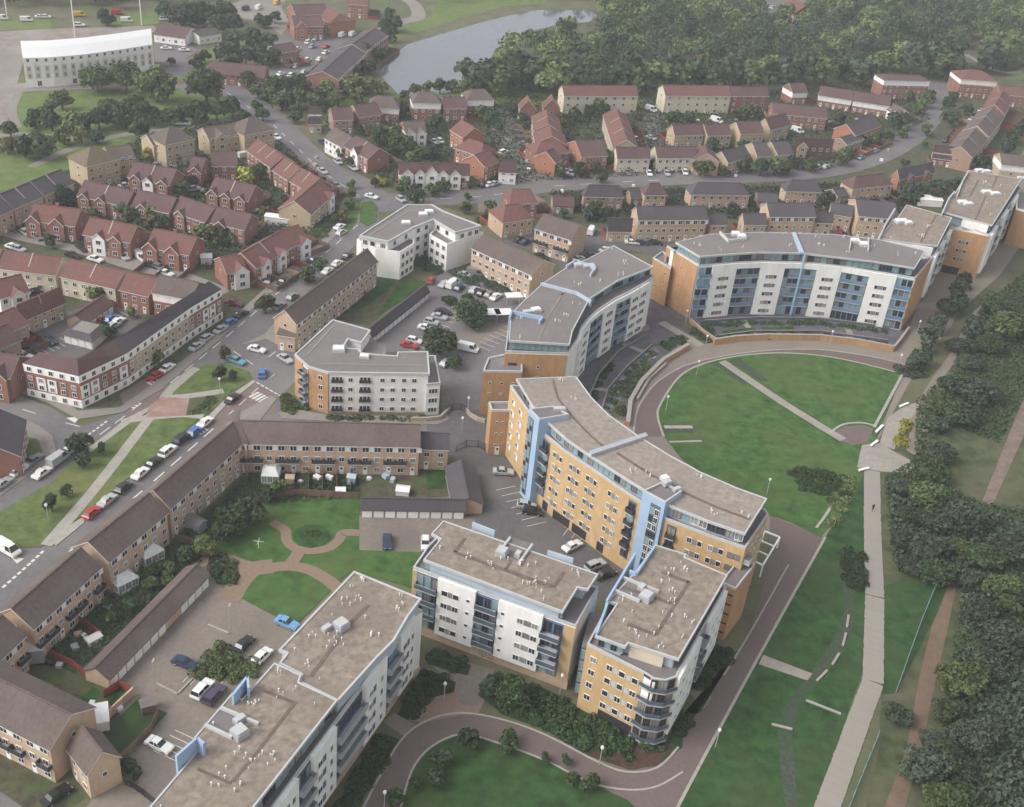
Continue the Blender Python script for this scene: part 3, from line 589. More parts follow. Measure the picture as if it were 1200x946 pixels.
pent_panes(B, [P(494,655,Z2-.2), P(660,716,Z2-.2)], Z1, Z2, .3, 99, 17, -.75)
fin(B, [(553.8,612),(580,622)], Z2, 8, Z2+.9, .3, 'pale_blue'); fin(B, [(642,645),(672,654.5)], Z2, 8, Z2+.9, .3, 'pale_blue')
fin(B, [(598,629),(584,648)], Z2, Z2, Z2+.55, .4, 'light_grey'); fin(B, [(624,637),(608,659)], Z2, Z2, Z2+.55, .4, 'light_grey')
slab(B, 'lift_deck', [(600,630),(622,637),(606,656),(586,648)], Z2, Z2+.02, .02, 'felt')
for q in ([(543,630),(547,631),(535,648),(531,646)], [(531,645),(648,686),(646,690),(530,648)], [(659,670),(663,671),(650,690),(646,688)], [(598,656),(601,657),(594,668),(591,667)]): slab(B, 'roof_walkway', q, Z2, Z2+.02, .03, WK)
B.piece('roof_plant', PLANT, (*P(588,650,Z2), Z2), 1.2, (1.9, 1.9, 1.3)); B.piece('roof_plant', PLANT, (*P(607,652,Z2), Z2), 1.2, (1.2, 1.0, 1)); scatter_vents(B, Br, Z2, 40, 3)
# link stair between B and C
lk = [P(694,702,Z1), P(684,742,Z1), P(697,745,Z1), P(712,704,Z1)]; T = Thing('stair_link', 'narrow glazed stair link between the white block and the ochre block', 'stair tower', (*np.mean(np.array(lk), 0), 0))
mb = MB(); mb.prism(lk, 0, 11, M['slate_panel'], M['felt']); T.part('wall', mb); F = Fac(T, [lk[1]+(-.1,-.2), lk[2]+(.1,-.2)])
for r in range(4): F.win(F.len*.5, 1+r*2.6, F.len*.8, 1.9, 'pane', .05)
# ---- C: ochre brick block with rounded corner balconies
c0, c1, c2, c3 = P(687.6,756.6,Z1), P(754,790.5,Z1), P(792,796,Z1), P(849.5,692,Z1)
Cr = PL([(767.8,638.8),(804,650),(802.4,653.5),(852.5,674.4),(795.4,772.9),(736.5,754),(732.7,758.4),(697.6,745.4),(722.7,707.8),(711.4,705),(745,670)], Z2)
bodyC = [c0, c1, P(766,798,Z1), P(780,800,Z1), c2, c3, P(855,675,Z2), P(769,637,Z2), P(745,668,Z2), P(710,704,Z2)]
C = block('ochre brick block with rounded corner balconies at the bend of the front road', bodyC, Z1, Cr, Z2, 'yellow_brick')
FC = Fac(C, [c0, c1]); sc_ = lambda x, y: FC.s_of(x, y, Z1)
for r in range(4):
    z = 11.2-r*2.8
    FC.win(sc_(697,762), z, 1.2, 1.2, None, .02)
    for px in ((716,772), (731,779), (746,787)): FC.win(sc_(*px), z, 1.15, 1.25, random.choice(['dark', 'single']), .02)
    for px in ((723.5,775.5), (738.5,783)): FC.panel(sc_(*px), z+.1, .8, 1.0, 'light_grey', .02)
FC.strip('garage_opening', sc_(712,770), FC.len-.2, .2, 2.2, 0, .12, M['dark'])
FCo = Fac(C, [c1, P(766,798,Z1), P(780,800,Z1), c2])
for r in range(5):
    FCo.strip('corner_balcony', -0.0, FCo.len, .9+r*2.8, 1.1+r*2.8, 0, .9, M['grey_metal']); FCo.strip('balcony_rail', .0, FCo.len, 1.2+r*2.8, 1.95+r*2.8, .82, .87, M['rail_glass'])
    for q in range(4): FCo.put('window', WIN[random.choice(['bare', 'bare', 'shade'])], FCo.len*(q+.5)/4, 1.2+r*2.75, FCo.len*.21, 2.1, .02)
FCo.strip('white_panel', .2, 2.2, 9.5, Z1-.2, .02, .12, M['white'])
FCr = Fac(C, [c2, c3]); sr = lambda x, y: FCr.s_of(x, y, Z1)
for s0, s1 in ((.3, sr(821.7,747.9)), (sr(826,729), FCr.len-.2)):
    FCr.strip('white_bay', s0, s1, 1.5, Z1+.3, 0, .6, M['white'])
    for r in range(4):
        for u in (.25, .5, .78): FCr.win(s0+u*(s1-s0), 2.6+r*2.8, 1.1 if u != .5 else .7, 1.3, None, .6)
FCr.glazed(sr(821.7,747.9)+.05, sr(826,729)-.05, 1.0, Z1-.1, 4, .02, back='slate_panel', bays=1)
pent_panes(C, [P(697.6,745.4,Z2), P(732,757,Z2)], Z1, Z2, .5, 99, 4, -.75, ('bare', 'pane')); Fw = Fac(C, [P(737,754,Z2), P(793,772,Z2)]); Fw.strip('penthouse_wall', .3, Fw.len-2, Z1, Z2-.4, -.6, -.2, M['cream']); pent_panes(C, [P(795.4,772.9,Z2), P(852,675,Z2)], Z1, Z2, .5, 99, 12, -.75)
fin(C, [(711.4,703),(744.5,648)], Z2, 5, Z2+.8); fin(C, [(738,668),(746,671),(767,640)], Z2, 9, Z2+.8); fin(C, [(699,742),(712,706)], Z2, Z2-.4, Z2+.6)
fin(C, [(729,675),(772,692)], Z2, Z2, Z2+.55, .4, 'light_grey'); fin(C, [(719,690),(750,703)], Z2, Z2, Z2+.55, .4, 'light_grey'); slab(C, 'lift_deck', [(731,677),(768,692),(750,702),(721,690)], Z2, Z2+.02, .02, 'felt')
for q in ([(776,669),(808,681),(806,684),(774,672)], [(806,681),(810,682),(771,744),(767,742)], [(737,730),(770,743),(768,746),(735,733)], [(728,686),(788,706),(786,709),(727,689)]): slab(C, 'roof_walkway', q, Z2, Z2+.022, .03, WK)
C.piece('roof_plant', PLANT, (*P(757,702,Z2), Z2), 1.0, (2, 2, 1.3)); C.piece('roof_plant', PLANT, (*P(752,690,Z2), Z2), 1.0, (1.5, 1.1, .8)); scatter_vents(C, Cr, Z2, 44, 4)
# ---- Y: the long curved ochre building
Y1, Y2 = 16.8, 19.8
Yo = PL([(605,444.2),(623.5,475),(641.9,495.2),(665,516),(690.5,533.7),(722,554),(752.8,573.3),(785.4,593),(830,611),(873.3,625.8)], Y2)
Yi = PL([(898.7,584.7),(863.3,571.9),(820.8,553.5),(785,534),(750,512.5),(713.7,486.8),(693,466),(675.3,441.7)], Y2)
yo1 = PL([(597.6,453.4),(619,484),(636.7,509.6),(663,531),(693.3,550.7),(722,571),(751.4,590.3),(781.2,610.2),(830,629),(873.3,644.2)], Y1); yend = P(900,604.5,Y1)
bodyY = yo1+[yend, P(900,584,Y2)]+[p+np.array([.2,.5]) for p in Yi[1:]]
Y = block('long curved ochre brick block with two blue stair towers facing the parking court', bodyY, Y1, Yo+Yi, Y2, 'yellow_brick', roofm='gravel_grey')
FY = Fac(Y, yo1); sy = lambda x, y: FY.s_of(x, y, Y1)
tops = [(655,524.8), (675,539), (695,552), (721,570)]
for px in tops+[(816,624), (841,633)]:
    for r in range(5): window_group(FY, sy(*px), 13.9-r*2.8, .02, .95, 1.0)
for px in ((603,460), (611,472)):
    for r in range(5): FY.win(sy(*px), 13.9-r*2.8, .9, 1.25, None, .02); FY.panel(sy(*px)+.9, 13.9-r*2.8, .7, 1.2, 'white', .02)
for px, px2 in (((637,510), (645,517)), ((738,581.5), (747,587.5)), ((783,611), (794,615.5))): FY.glazed(sy(*px), sy(*px2), 2.8, Y1-.6, 5, .05, 1, 'slate_panel', True, 'iron', .8)
for px, wd in (((648,519), 1.6), ((668,534), 4.6), ((692,549.5), 4.8), ((716,566), 1.8), ((622,490), 2.2)): FY.panel(sy(*px), .2, wd, 2.1, 'dark', .02, .04, 'garage_opening')
for px in ((858,639.5), (866,642)):
    for r in range(5): FY.win(sy(*px), 13.9-r*2.8, 1.1, 1.2, 'shade', .02)
FYe = Fac(Y, [yo1[-1], yend])
for r in range(5):
    for u in (.35, .6, .85): FYe.win(u*FYe.len, 13.9-r*2.8, 1.1, 1.2, None, .02)
    FYe.bal(.12*FYe.len, 13.4-r*2.8, 2.2, 1.3, 'grey_metal')
pent_panes(Y, Yo[:3], Y1, Y2, .5, 6.6, 4, -.7); F = pent_panes(Y, Yo[2:7], Y1, Y2, 1, 99, 18, -.75); pent_panes(Y, Yo[7:], Y1, Y2, .5, 99, 8, -.75, ('curt', 'bare', 'shade', 'pane')); pent_panes(Y, [Yo[-1], Yi[0]], Y1, Y2, .4, 99, 4, -.75)
def tower(px, zt, label=None):
    q = PL(px, zt); mb = MB(); mb.prism(q, 0, zt, M['blue'], M['felt']); t = Y.part('stair_tower', mb); ring(Y, 'tower_edge', q, zt, zt+.35, .3, M['light_grey'])
    return q
t1 = tower([(620,480.5),(631.9,493),(667,487),(648,477)], Y2+.9); F = Fac(Y, [P(620,480.5,Y2+.9), P(631.9,493,Y2+.9)])
F.strip('glazed_bay', .2, F.len*.55, 1, Y2-.2, -.1, .05, M['slate_panel'])
for r in range(14):
    for u in (.14, .38): F.put('window', WIN['pane' if (r+int(u*10)) % 3 else 'bare'], u*F.len, 1.2+r*1.3, F.len*.2, 1.05, .06)
t2 = tower([(753.4,576.2),(779.7,590.3),(799,577),(776,566)], Y2+.9); F = Fac(Y, [P(753.4,576.2,Y2+.9), P(779.7,590.3,Y2+.9)])
F.strip('glazed_bay', F.len*.42, F.len*.85, 3, Y2-.4, -.1, .05, M['slate_panel'])
for r in range(9):
    for u in (.53, .74): F.put('window', WIN[random.choice(['pane', 'bare', 'dark'])], u*F.len, 3.2+r*1.75, F.len*.19, 1.4, .06)
mb = MB(); q = PL([(690,532),(693,536),(759,514),(756,510)], Y2); mb.prism(q, Y2, Y2+.7, M['grey_metal']); Y.part('roof_fin', mb)
Y.piece('roof_plant', PLANT, (*P(781,568,Y2+1), Y2+1), .6, (1.8, 1.4, 1)); Y.piece('skylight', SKYL, (*P(779,563,Y2+.9), Y2+.9), .6, (1.5, 1.5, .9)); Y.piece('roof_plant', PLANT, (*P(656,481,Y2+.9), Y2+.9), .2, (2.4, 1.2, .7)); Y.piece('roof_plant', PLANT, (*P(793,575,Y2+.9), Y2+.9), .6, (1.6, .9, .7))
for a, b in zip([(647,446),(652,466),(667,486),(690,510),(706,524)], [(652,466),(667,486),(690,510),(706,524),(712,527)]): slab(Y, 'roof_walkway', [(a[0],a[1]),(a[0]+2.5,a[1]-.4),(b[0]+2.5,b[1]-.4),(b[0],b[1])], Y2, Y2+.02, .03, WK)
for a, b in zip([(722,532),(760,556),(800,578),(840,596)], [(760,556),(800,578),(840,596),(878,610)]): slab(Y, 'roof_walkway', [(a[0],a[1]),(a[0]+1.5,a[1]-2),(b[0]+1.5,b[1]-2),(b[0],b[1])], Y2, Y2+.02, .03, WK)
scatter_vents(Y, Yo+Yi, Y2, 24, 5)
# ochre stair block on the back of Y
Sz = 11.2; q = PL([(572.5,473),(576,482.7),(597.6,482.7),(597,472.6)], Sz); T = Thing('stair_block', 'small ochre brick stair block at the back end of the curved ochre building', 'stair block', (*np.mean(np.array(q), 0), 0))
mb = MB(); mb.prism(q, 0, Sz, M['orange_brick'], M['felt']); T.part('wall', mb); ring(T, 'parapet', q, Sz, Sz+.5, .3, M['light_grey']); F = Fac(T, [q[1], q[2]])
for r in range(3):
    for u in (.35, .65): F.win(u*F.len, 2.4+r*2.9, .6, .5, 'single', .02)
F.put('door', DOORM, F.len*.5, .1, 1, 2.1, .02)
# ---- M: curved white and blue crescent
Mz1, Mz2 = 14.3, 17.2
Mo = PL([(765.5,313),(723.5,329.4),(690.8,350.4),(671,387.8),(667.4,404),(596.2,399.4)], Mz2); Mi = PL([(598.5,369),(611.4,355),(637,331.7),(665,313),(688.4,303.7),(718.8,288)], Mz2)
mi1 = PL([(676.8,399.4),(681,386),(690.8,373.8),(700,365.5),(706.5,361.2),(721.5,351.4),(739.2,342.8),(759.6,330.6)], Mz1)
bodyM = [P(591.5,413.5,Mz1), P(664.4,415.8,Mz1)]+mi1+[P(768,313,Mz2), P(722,287,Mz2)]+[p+np.array([-.3,.3]) for p in Mi[::-1]]
Mm = block('curved white and blue crescent block left of the oval green', bodyM, Mz1, Mo+Mi, Mz2, 'white', roofm='felt', pent='steel_blue')
FM = Fac(Mm, mi1); sm = lambda x, y: FM.s_of(x, y, Mz1)
wm = [(.2, sm(690.8,373.8)), (sm(706.5,361.2), sm(721.5,351.4)), (sm(739.2,342.8), FM.len-.2)]
FM.strip('white_band', 0, FM.len, Mz1-1.1, Mz1+.1, 0, .5, M['white'])
for s0, s1 in wm:
    FM.strip('white_bay', s0, s1, .2, Mz1-1.1, 0, .5, M['white'])
    for r in range(5):
        for u in ((.5,) if s1-s0 < 7 else (.25, .72)): window_group(FM, s0+u*(s1-s0), .9+r*2.55, .5, .9, 1.0)
for s0, s1 in ((wm[0][1], wm[1][0]), (wm[1][1], wm[2][0])): FM.glazed(s0+.03, s1-.03, .2, Mz1-1.2, 5, .1, None, 'steel_blue', True, 'blue_glass', .6)
pent_panes(Mm, [Mo[4], Mo[3], Mo[2], Mo[1], Mo[0]], Mz1, Mz2, .5, 99, 24, -.75, ('bare', 'pane', 'bare', 'shade')); pent_panes(Mm, [Mo[5], Mo[4]], Mz1, Mz2, .4, 99, 9, -.75, ('pane',))
Fe = Fac(Mm, [P(591.5,413.5,Mz1), P(664.4,415.8,Mz1)]); Fe.strip('brick_face', 0, Fe.len, 0, Mz1-.1, 0, .25, M['orange_brick'])
for r in range(4):
    Fe.win(Fe.len*.55, 10.6-r*2.8, .6, .7, 'single', .25)
    for u in (.1, .17): Fe.win(u*Fe.len, 10.2-r*2.8, 1.0, 1.7, 'bare', .25)
wallseg(Mm, 'white_end_wall', P(664.8,415.5,Mz1), P(676.5,399.7,Mz1), .5, 0, Mz1+.2, 'white')
fin(Mm, [(634,331),(676,342),(693,352)], Mz2, Mz2-1, Mz2+.8, .5, 'pale_blue'); fin(Mm, [(597,372),(600,364),(636,371),(632,376)], Mz2, Mz2-6, Mz2+.9, .4, 'blue'); fin(Mm, [(664,311),(675,304),(698,313),(692,321)], Mz2, Mz2-1, Mz2+.9, .4, 'pale_blue')
Mm.piece('skylight', SKYL, (*P(628,365,Mz2), Mz2), .5, (2.4, 1.8, .9)); Mm.piece('roof_plant', PLANT, (*P(618,367,Mz2), Mz2), .5, (2.2, 1.4, .7)); Mm.piece('roof_plant', PLANT, (*P(690,313,Mz2), Mz2), .4, (3.4, 2, .7)); Mm.piece('roof_plant', PLANT, (*P(677,312,Mz2), Mz2), .4, (2.2, 2, .8))
for a, b in zip([(629,400),(640,372),(655,346)], [(640,372),(658,344),(680,331)]): slab(Mm, 'pale_walkway', [a, (a[0]+3,a[1]+.3), (b[0]+3,b[1]+.3), b], Mz2, Mz2+.02, .05, 'ring')
scatter_vents(Mm, Mo+Mi, Mz2, 34, 6)
q = PL([(565.8,436.5),(612,437.5),(612,419),(590,417),(572,421)], 11.2); T = Thing('stair_block', 'low orange brick wing at the near end of the curved crescent block', 'building wing', (*np.mean(np.array(q), 0), 0))
mb = MB(); mb.prism(q, 0, 11.2, M['orange_brick'], M['felt']); T.part('wall', mb); ring(T, 'parapet', q, 11.2, 11.7, .3, M['light_grey']); F = Fac(T, [q[0], q[1]])
for r in range(3):
    for u in (.2, .5, .8): F.win(u*F.len, 2.4+r*2.9, .7, .55, random.choice(['single', 'curt']), .02)
# ---- N: wide white and blue crescent facing the oval
N1, N2 = 15.8, 18.8
Nf = PL([(820.2,301),(857,298),(890.4,296),(938.9,296.8),(981.8,301.8),(1023.6,306.5),(1072,314.4)], N2); Nb = PL([(1084.5,294.3),(1030,281),(976.8,275),(890.4,272.4),(830,275),(791.8,284.3)], N2)
nf1 = PL([(818.5,311.9),(835.2,311.4),(863.7,309),(891,307.9),(939,308.9),(988,313.2),(1020,319),(1051,323.6),(1072,327.5)], N1); nleft = P(781.8,289.5,N1); nright = P(1092,303,N1)
bodyN = [nleft]+nf1+[nright]+[p+np.array([0,.4]) for p in Nb]
N = block('wide curved white and blue block facing the top of the oval green', bodyN, N1, Nf+Nb, N2, 'white', roofm='felt', pent='steel_blue')
FN = Fac(N, nf1); sn = lambda x: FN.s_of(x, float(np.interp(x, [818.5,835,864,891,939,988,1020,1051,1072], [311.9,311.4,309,307.9,308.9,313.2,319,323.6,327.5])), N1)
wn = [(835.2,863.7), (892,920.5), (958.4,986.8), (1020,1051)]
FN.strip('white_band', sn(835.2), sn(1051), N1-1.3, N1+.15, 0, .5, M['white'])
for x0, x1 in wn:
    s0, s1 = sn(x0), sn(x1); FN.strip('white_bay', s0, s1, .2, N1-1.3, 0, .5, M['white'])
    for r in range(5): window_group(FN, (s0+s1)/2, .9+r*2.6, .5, .95, 1.15, 1.2)
for x0, x1 in ((863.7,892), (920.5,958.4), (986.8,1020)): FN.glazed(sn(x0)+.03, sn(x1)-.03, .2, N1-1.4, 5, .08, None, 'steel_blue', True, 'blue_glass', .5)
FN.glazed(.15, sn(835.2), .2, N1-.2, 5, .05, None, 'blue', True, 'steel_blue', 1.0); FN.glazed(sn(1051), FN.len-.15, .2, N1-.2, 5, .05, None, 'blue', True, 'steel_blue', 1.0)
p, d = FN.at(sn(940)); FN.strip('blue_mast', sn(939), sn(941), .2, N2+.4, .3, .8, M['blue'])
pent_panes(N, Nf, N1, N2, .4, 99, 34, -.75, ('pane', 'pane', 'bare', 'shade')); pent_panes(N, [P(791.8,284.3,N2), P(820.2,301,N2)], N1, N2, .4, 99, 8, -.75, ('pane',))
Fl = Fac(N, [nleft, nf1[0]]); Fl.strip('brick_face', 0, Fl.len, 0, N1-.1, 0, .25, M['orange_brick']); Fr = Fac(N, [nf1[-1], nright]); Fr.strip('brick_face', 0, Fr.len, 0, N1-.1, 0, .25, M['orange_brick'])
for r in range(5): Fl.win(Fl.len*.55, 2+r*2.6, .5, .6, 'single', .25)
for u in (.1, .2): Fl.win(Fl.len*u, 11.6, .9, 1.9, 'bare', .25); Fl.win(Fl.len*u, 8.8, .9, 1.6, 'bare', .25)
fin(N, [(844,271),(854,281),(872,279)], N2, N2, N2+.8, .4, 'light_grey'); mb = MB(); mb.prism(PL([(928,274),(932,274),(942,298),(937,298)], N2), N2, N2+.5, M['pale_blue']); N.part('roof_fin', mb)
for px in ((862,276), (869,279), (1002,284), (1012,288)): N.piece('skylight', SKYL, (*P(*px,N2), N2), .1, (2.4, 2.2, 1))
fin(N, [(998,280),(996,290)], N2, N2, N2+.8, .3, 'light_grey'); fin(N, [(1018,278),(1018,292)], N2, N2, N2+.8, .3, 'light_grey'); scatter_vents(N, Nf+Nb, N2, 36, 7)
q = PL([(765,303.5),(786,316),(790,305),(776,296)], 11.4); T = Thing('stair_block', 'orange brick stair block on the left flank of the wide crescent', 'stair block', (*np.mean(np.array(q), 0), 0))
mb = MB(); mb.prism(q, 0, 11.4, M['orange_brick'], M['felt']); T.part('wall', mb); ring(T, 'parapet', q, 11.4, 11.9, .3, M['light_grey']); F = Fac(T, [q[0], q[1]])
for r in range(4):
    for u in (.35, .75): F.win(u*F.len, 1.6+r*2.5, .5, .6, 'single', .02)
# ---- slabs running off to the upper right
def rslab(label, roofpx, fpx, leftface, seed, z1=14.2, z2=17.2, wall='white', end=None):
    r = PL(roofpx, z2); f0, f1 = P(*fpx[0], z1), P(*fpx[1], z1)
    T = block(label, [f0, f1]+[p+np.array([0,.5]) for p in PL(leftface, z2)], z1, r, z2, 'white', base=(1.6, 'tan_brick'))
    F = Fac(T, [f0, f1]); n = 3
    for k in range(n):
        s0 = F.len*(k+.05)/n; s1 = F.len*(k+.62)/n
        F.strip('white_bay', s0, s1, 1.65, z1+.3, 0, .8, M['white'])
        for rr in range(4):
            for u in (.3, .7): F.win(s0+u*(s1-s0), 2.6+rr*2.75, 1.1, 1.3, None, .8)
        F.glazed(s1+.03, F.len*(k+1.05)/n-.05 if k < n-1 else F.len-.05, 1.6, z1-.2, 4, .05, 1, 'slate_panel', True, 'grey_metal', 1.2)
    pent_panes(T, [r[-2], r[-1]], z1, z2, .5, 99, 9, -.75)
    scatter_vents(T, r, z2, 12, seed); return T
T = rslab('white slab with stony roof stepping up behind the right end of the wide crescent', [(1115.6,255.3),(1062.4,240.2),(1050,258),(1046,258),(1030.3,279.4),(1066,285),(1098.6,288.4)], [(1092.5,303),(1116,265)], [(1116,255.3),(1062,239),(1030,279.4)], 8)
fin(T, [(1029,281),(1038,262),(1049,244)], 17.2, 8, 18.2, .4, 'light_grey'); slab(T, 'roof_walkway', [(1096,252),(1098,253),(1080,284),(1078,284)], 17.2, 17.22, .03, WK); T.piece('skylight', SKYL, (*P(1056,261,17.2), 17.2), .3, (4, 2.4, 1)); T.piece('skylight', SKYL, (*P(1064,263,17.2), 17.2), .3, (2.4, 2, 1)); Fx = Fac(T, [P(1032,280,17.2), P(1096,290,17.2)]); Fx.strip('penthouse_wall', .5, Fx.len-.5, 14.2, 16.8, -.5, 0, M['white'])
T = rslab('far white slab with orange brick end wall at the right edge of the estate', [(1197,210),(1134.7,200),(1121,229),(1116,228),(1106,249),(1162.8,264.3)], [(1158.8,277),(1196,222)], [(1198,209),(1134,199),(1106,245)], 9)
Fo = Fac(T, [P(1115.6,268.4,14.2), P(1158.6,277,14.2)]); Fo.strip('brick_face', 0, Fo.len, 0, 14.1, -.3, .3, M['orange_brick'])
for r in range(3): window_group(Fo, Fo.len*.4, 10.2-r*2.8, .3, .9, 1.1)
Fo.panel(Fo.len*.28, .1, 5, 2.4, 'dark', .3, .05, 'garage_opening'); Fx = Fac(T, [P(1112,250,17.2), P(1161,264,17.2)]); Fx.strip('penthouse_wall', Fx.len*.35, Fx.len-.5, 14.2, 16.8, -.4, .1, M['white'])
fin(T, [(1104,250),(1112,232),(1119,224)], 17.2, 8, 18.2, .4, 'light_grey'); fin(T, [(1122,228),(1128,212),(1135,200)], 17.2, 8, 18.2, .4, 'light_grey')
for a, b in (((1154,230),(1142,258)), ((1145,212),(1136,230)), ((1168,206),(1162,220))): slab(T, 'roof_walkway', [a, (a[0]+2,a[1]), (b[0]+2,b[1]), b], 17.2, 17.22, .03, WK)
for px in ((1128,238), (1134,240), (1156,226), (1166,228), (1148,201), (1155,202)): T.piece('skylight', SKYL, (*P(*px,17.2), 17.2), .3, (3.4, 2, .8))
q = PL([(1192,208),(1240,214),(1250,262),(1190,246)], 12); T = Thing('apartment_block', 'orange brick block cut by the right frame edge beside the far white slab', 'apartment block', (*np.mean(np.array(q), 0), 0))
mb = MB(); mb.prism(q, 0, 12, M['orange_brick'], M['felt']); T.part('wall', mb); ring(T, 'parapet', q, 12, 12.6, .4, M['white'])
# ---- W: white corner building with orange brick end
Wz = 10.7; Wr = PL([(390,375),(345.3,416),(361.6,430.4),(384.6,437.1),(503.5,438.6),(501.6,412.6),(466,413),(465,417.5),(441,416),(424,414),(420,409.5),(402,408),(408,398),(424,402),(434.5,387.3)], Wz)
T = Thing('apartment_block', 'white four storey block with orange brick corner beside the looping junction', 'apartment block', (*np.mean(np.array(Wr), 0), 0))
Wb = offset_in(Wr, .25); mb = MB(); mb.prism(Wb, 0, Wz-.3, M['white']); T.part('wall', mb); mb = MB(); mb.prism(Wr, Wz-.3, Wz, M['light_grey'], M['felt'], True); T.part('roof', mb); ring(T, 'roof_edge', offset_in(Wr, -.04), Wz-.35, Wz+.2, .35, M['light_grey'])
lw = PL([(500,452),(516,450.8),(510,418.5),(500,419)], 8); mb = MB(); mb.prism(lw, 0, 8, M['white'], M['felt']); T.part('low_wing', mb); ring(T, 'parapet', offset_in(lw, -.05), 8, 8.5, .3, M['light_grey'])
lw2 = PL([(420,412),(434,395),(452,406),(446,424),(432,420)], 8); mb = MB(); mb.prism(lw2, 0, 7.9, M['white'], M['felt']); T.part('low_wing', mb)
W0, W1, W2, W3 = P(345.3,416,Wz), P(361.6,430.4,Wz), P(384.6,437.1,Wz), P(503.5,438.6,Wz)
F1 = Fac(T, [W0, W1]); F2 = Fac(T, [W1, W2]); F3 = Fac(T, [W2, W3])
F1.strip('brick_face', 0, F1.len*.55, 0, Wz-.4, -.3, .05, M['orange_brick']); F2.strip('brick_face', 0, F2.len, 0, Wz-.4, -.3, .05, M['orange_brick'])
for r in range(4):
    z = .8+r*2.5
    F1.bal(F1.len*.78, z-.3, F1.len*.42, 1.3, 'rail_glass'); F1.win(F1.len*.78, z-.2, 2, 1.9, 'wide', .04); F2.win(F2.len*.62, z, 1.2, 1.2, 'dark', .05)
    for x, wd, k in ((395.2,2.6,'wide'), (428.2,2.6,'wide'), (411,1,'dark'), (448.5,1.0,'dark'), (461,1.0,'dark'), (474,1,'dark'), (486,1.0,'dark')):
        F3.win(F3.s_of(x, 438, Wz), z, wd, 1.35 if wd > 2 else 1.05, k, -.2)
        if wd > 2: F3.put('balcony', BALM['iron'], F3.s_of(x, 438, Wz), z-.2, wd, .75, -.2, .35)
    for x in (454.8, 480): F3.panel(F3.s_of(x, 438, Wz), z+.1, 1.1, .8, 'plastic', -.2)
    if r < 3: Fw = Fac(T, [lw[0], lw[1]]); Fw.win(Fw.len*.5, z, 2.2, 1.3, 'wide', .02)
F3.strip('plinth', 0, F3.len, 0, .5, -.2, .02, M['brown_brick'])
for a, b in (((391,380),(358,417)), ((358,417),(376,426)), ((376,426),(495,428))): slab(T, 'roof_kerb', [a, (a[0]+1.5,a[1]+1.2), (b[0]+1.5,b[1]+1.2), b], Wz, Wz+.02, .06, 'pave')
T.piece('skylight', SKYL, (*P(397,411,Wz), Wz), .2, (2.8, 2.2, 1)); T.piece('skylight', SKYL, (*P(427,419,Wz), Wz), .1, (2.2, 1.4, .7))
# ---- V: white block at the road junction
Vz = 10.8; Vr = PL([(421,277),(477,240.5),(506.6,240.5),(519.5,248),(564,265.2),(533.6,273.4),(507.8,258.2),(484.3,267.6),(455,284)], Vz)
T = Thing('apartment_block', 'white angled block with pale terraces at the road junction above the parking court', 'apartment block', (*np.mean(np.array(Vr), 0), 0))
mb = MB(); mb.prism(offset_in(Vr, .35), 0, Vz-.3, M['white']); T.part('wall', mb); mb = MB(); mb.prism(Vr, Vz-.35, Vz, M['light_grey'], M['felt'], True); T.part('roof', mb); ring(T, 'roof_edge', offset_in(Vr, -.04), Vz-.4, Vz+.3, .4, M['light_grey'])
for q in ([(418,283),(431,276),(462,278),(484,281),(485.5,287.5),(469,298),(440,294)], [(503,277),(512,268),(540,270),(566.5,274.6),(524,288.7)]):
    q = PL(q, 7.8); mb = MB(); mb.prism(q, 0, 7.8, M['white'], M['felt']); T.part('low_wing', mb); ring(T, 'parapet', q, 7.8, 8.5, .25, M['white'])
for a, b, zz, us in (((469,298),(485.5,287.5),7.8,(.2,.5,.8)), ((503,277),(524,288.7),7.8,(.2,.5,.82)), ((455,284),(484.3,267.6),Vz,(.3,.75)), ((507.8,258.2),(533.6,273.4),Vz,(.2,.6)), ((533.6,273.4),(564,265.2),Vz,(.3,.6,.85)), ((421,277),(455,284),Vz,(.2,.45,.8)), ((484.3,267.6),(507.8,258.2),Vz,(.3,.7))):
    F = Fac(T, [P(*a, zz), P(*b, zz)])
    for r in range(4 if zz > 9 else 3):
        for u in us: F.win(u*F.len, .7+r*2.6, 1.5, 1.5, random.choice(['dark', 'wide', 'single']), .03 if zz < 9 else -.33)
for a, b in (((478,247),(432,276)), ((478,247),(508,247)), ((508,247),(548,264))): slab(T, 'roof_kerb', [a, (a[0]+1.2,a[1]+1), (b[0]+1.2,b[1]+1), b], Vz, Vz+.02, .06, 'pave')
for px in ((496,252), (476,262), (503,249)): T.piece('skylight', SKYL, (*P(*px,Vz), Vz), .3, (2.6, 2, .7))

# low striped wing and white pergola at the promenade end of the curved ochre block
q = PL([(843,684),(862,692),(884,664),(868,655)], 12); T = Thing('building_wing', 'low brick wing with dark bands at the promenade end of the curved ochre block', 'building wing', (*np.mean(np.array(q), 0), 0))
mb = MB(); mb.prism(q, 0, 12, M['orange_brick'], M['felt']); T.part('wall', mb); ring(T, 'parapet', q, 12, 12.5, .25, M['light_grey']); F = Fac(T, [q[0], q[1]])
for r in range(5): F.strip('dark_band', .2, F.len-.2, 1.6+r*2.2, 1.9+r*2.2, 0, .08, M['dark'])
T = Thing('pergola', 'white flat pergola frame beside the end of the curved ochre block', 'pergola', (*P(905,640), 0))
pq = PL([(896,622),(914,629),(894,662),(880,655)], 3)
for a, b in zip(pq, pq[1:]+pq[:1]): wallseg(T, 'beam', a, b, .3, 2.7, 3.0, 'white')
for t in (.33, .66): wallseg(T, 'beam', pq[0]+(pq[3]-pq[0])*t, pq[1]+(pq[2]-pq[1])*t, .25, 2.72, 2.95, 'white')
for a in pq: mb = MB(); mb.box((*a, 0), (.25, .25), 2.7, M['white']); T.part('post', mb)
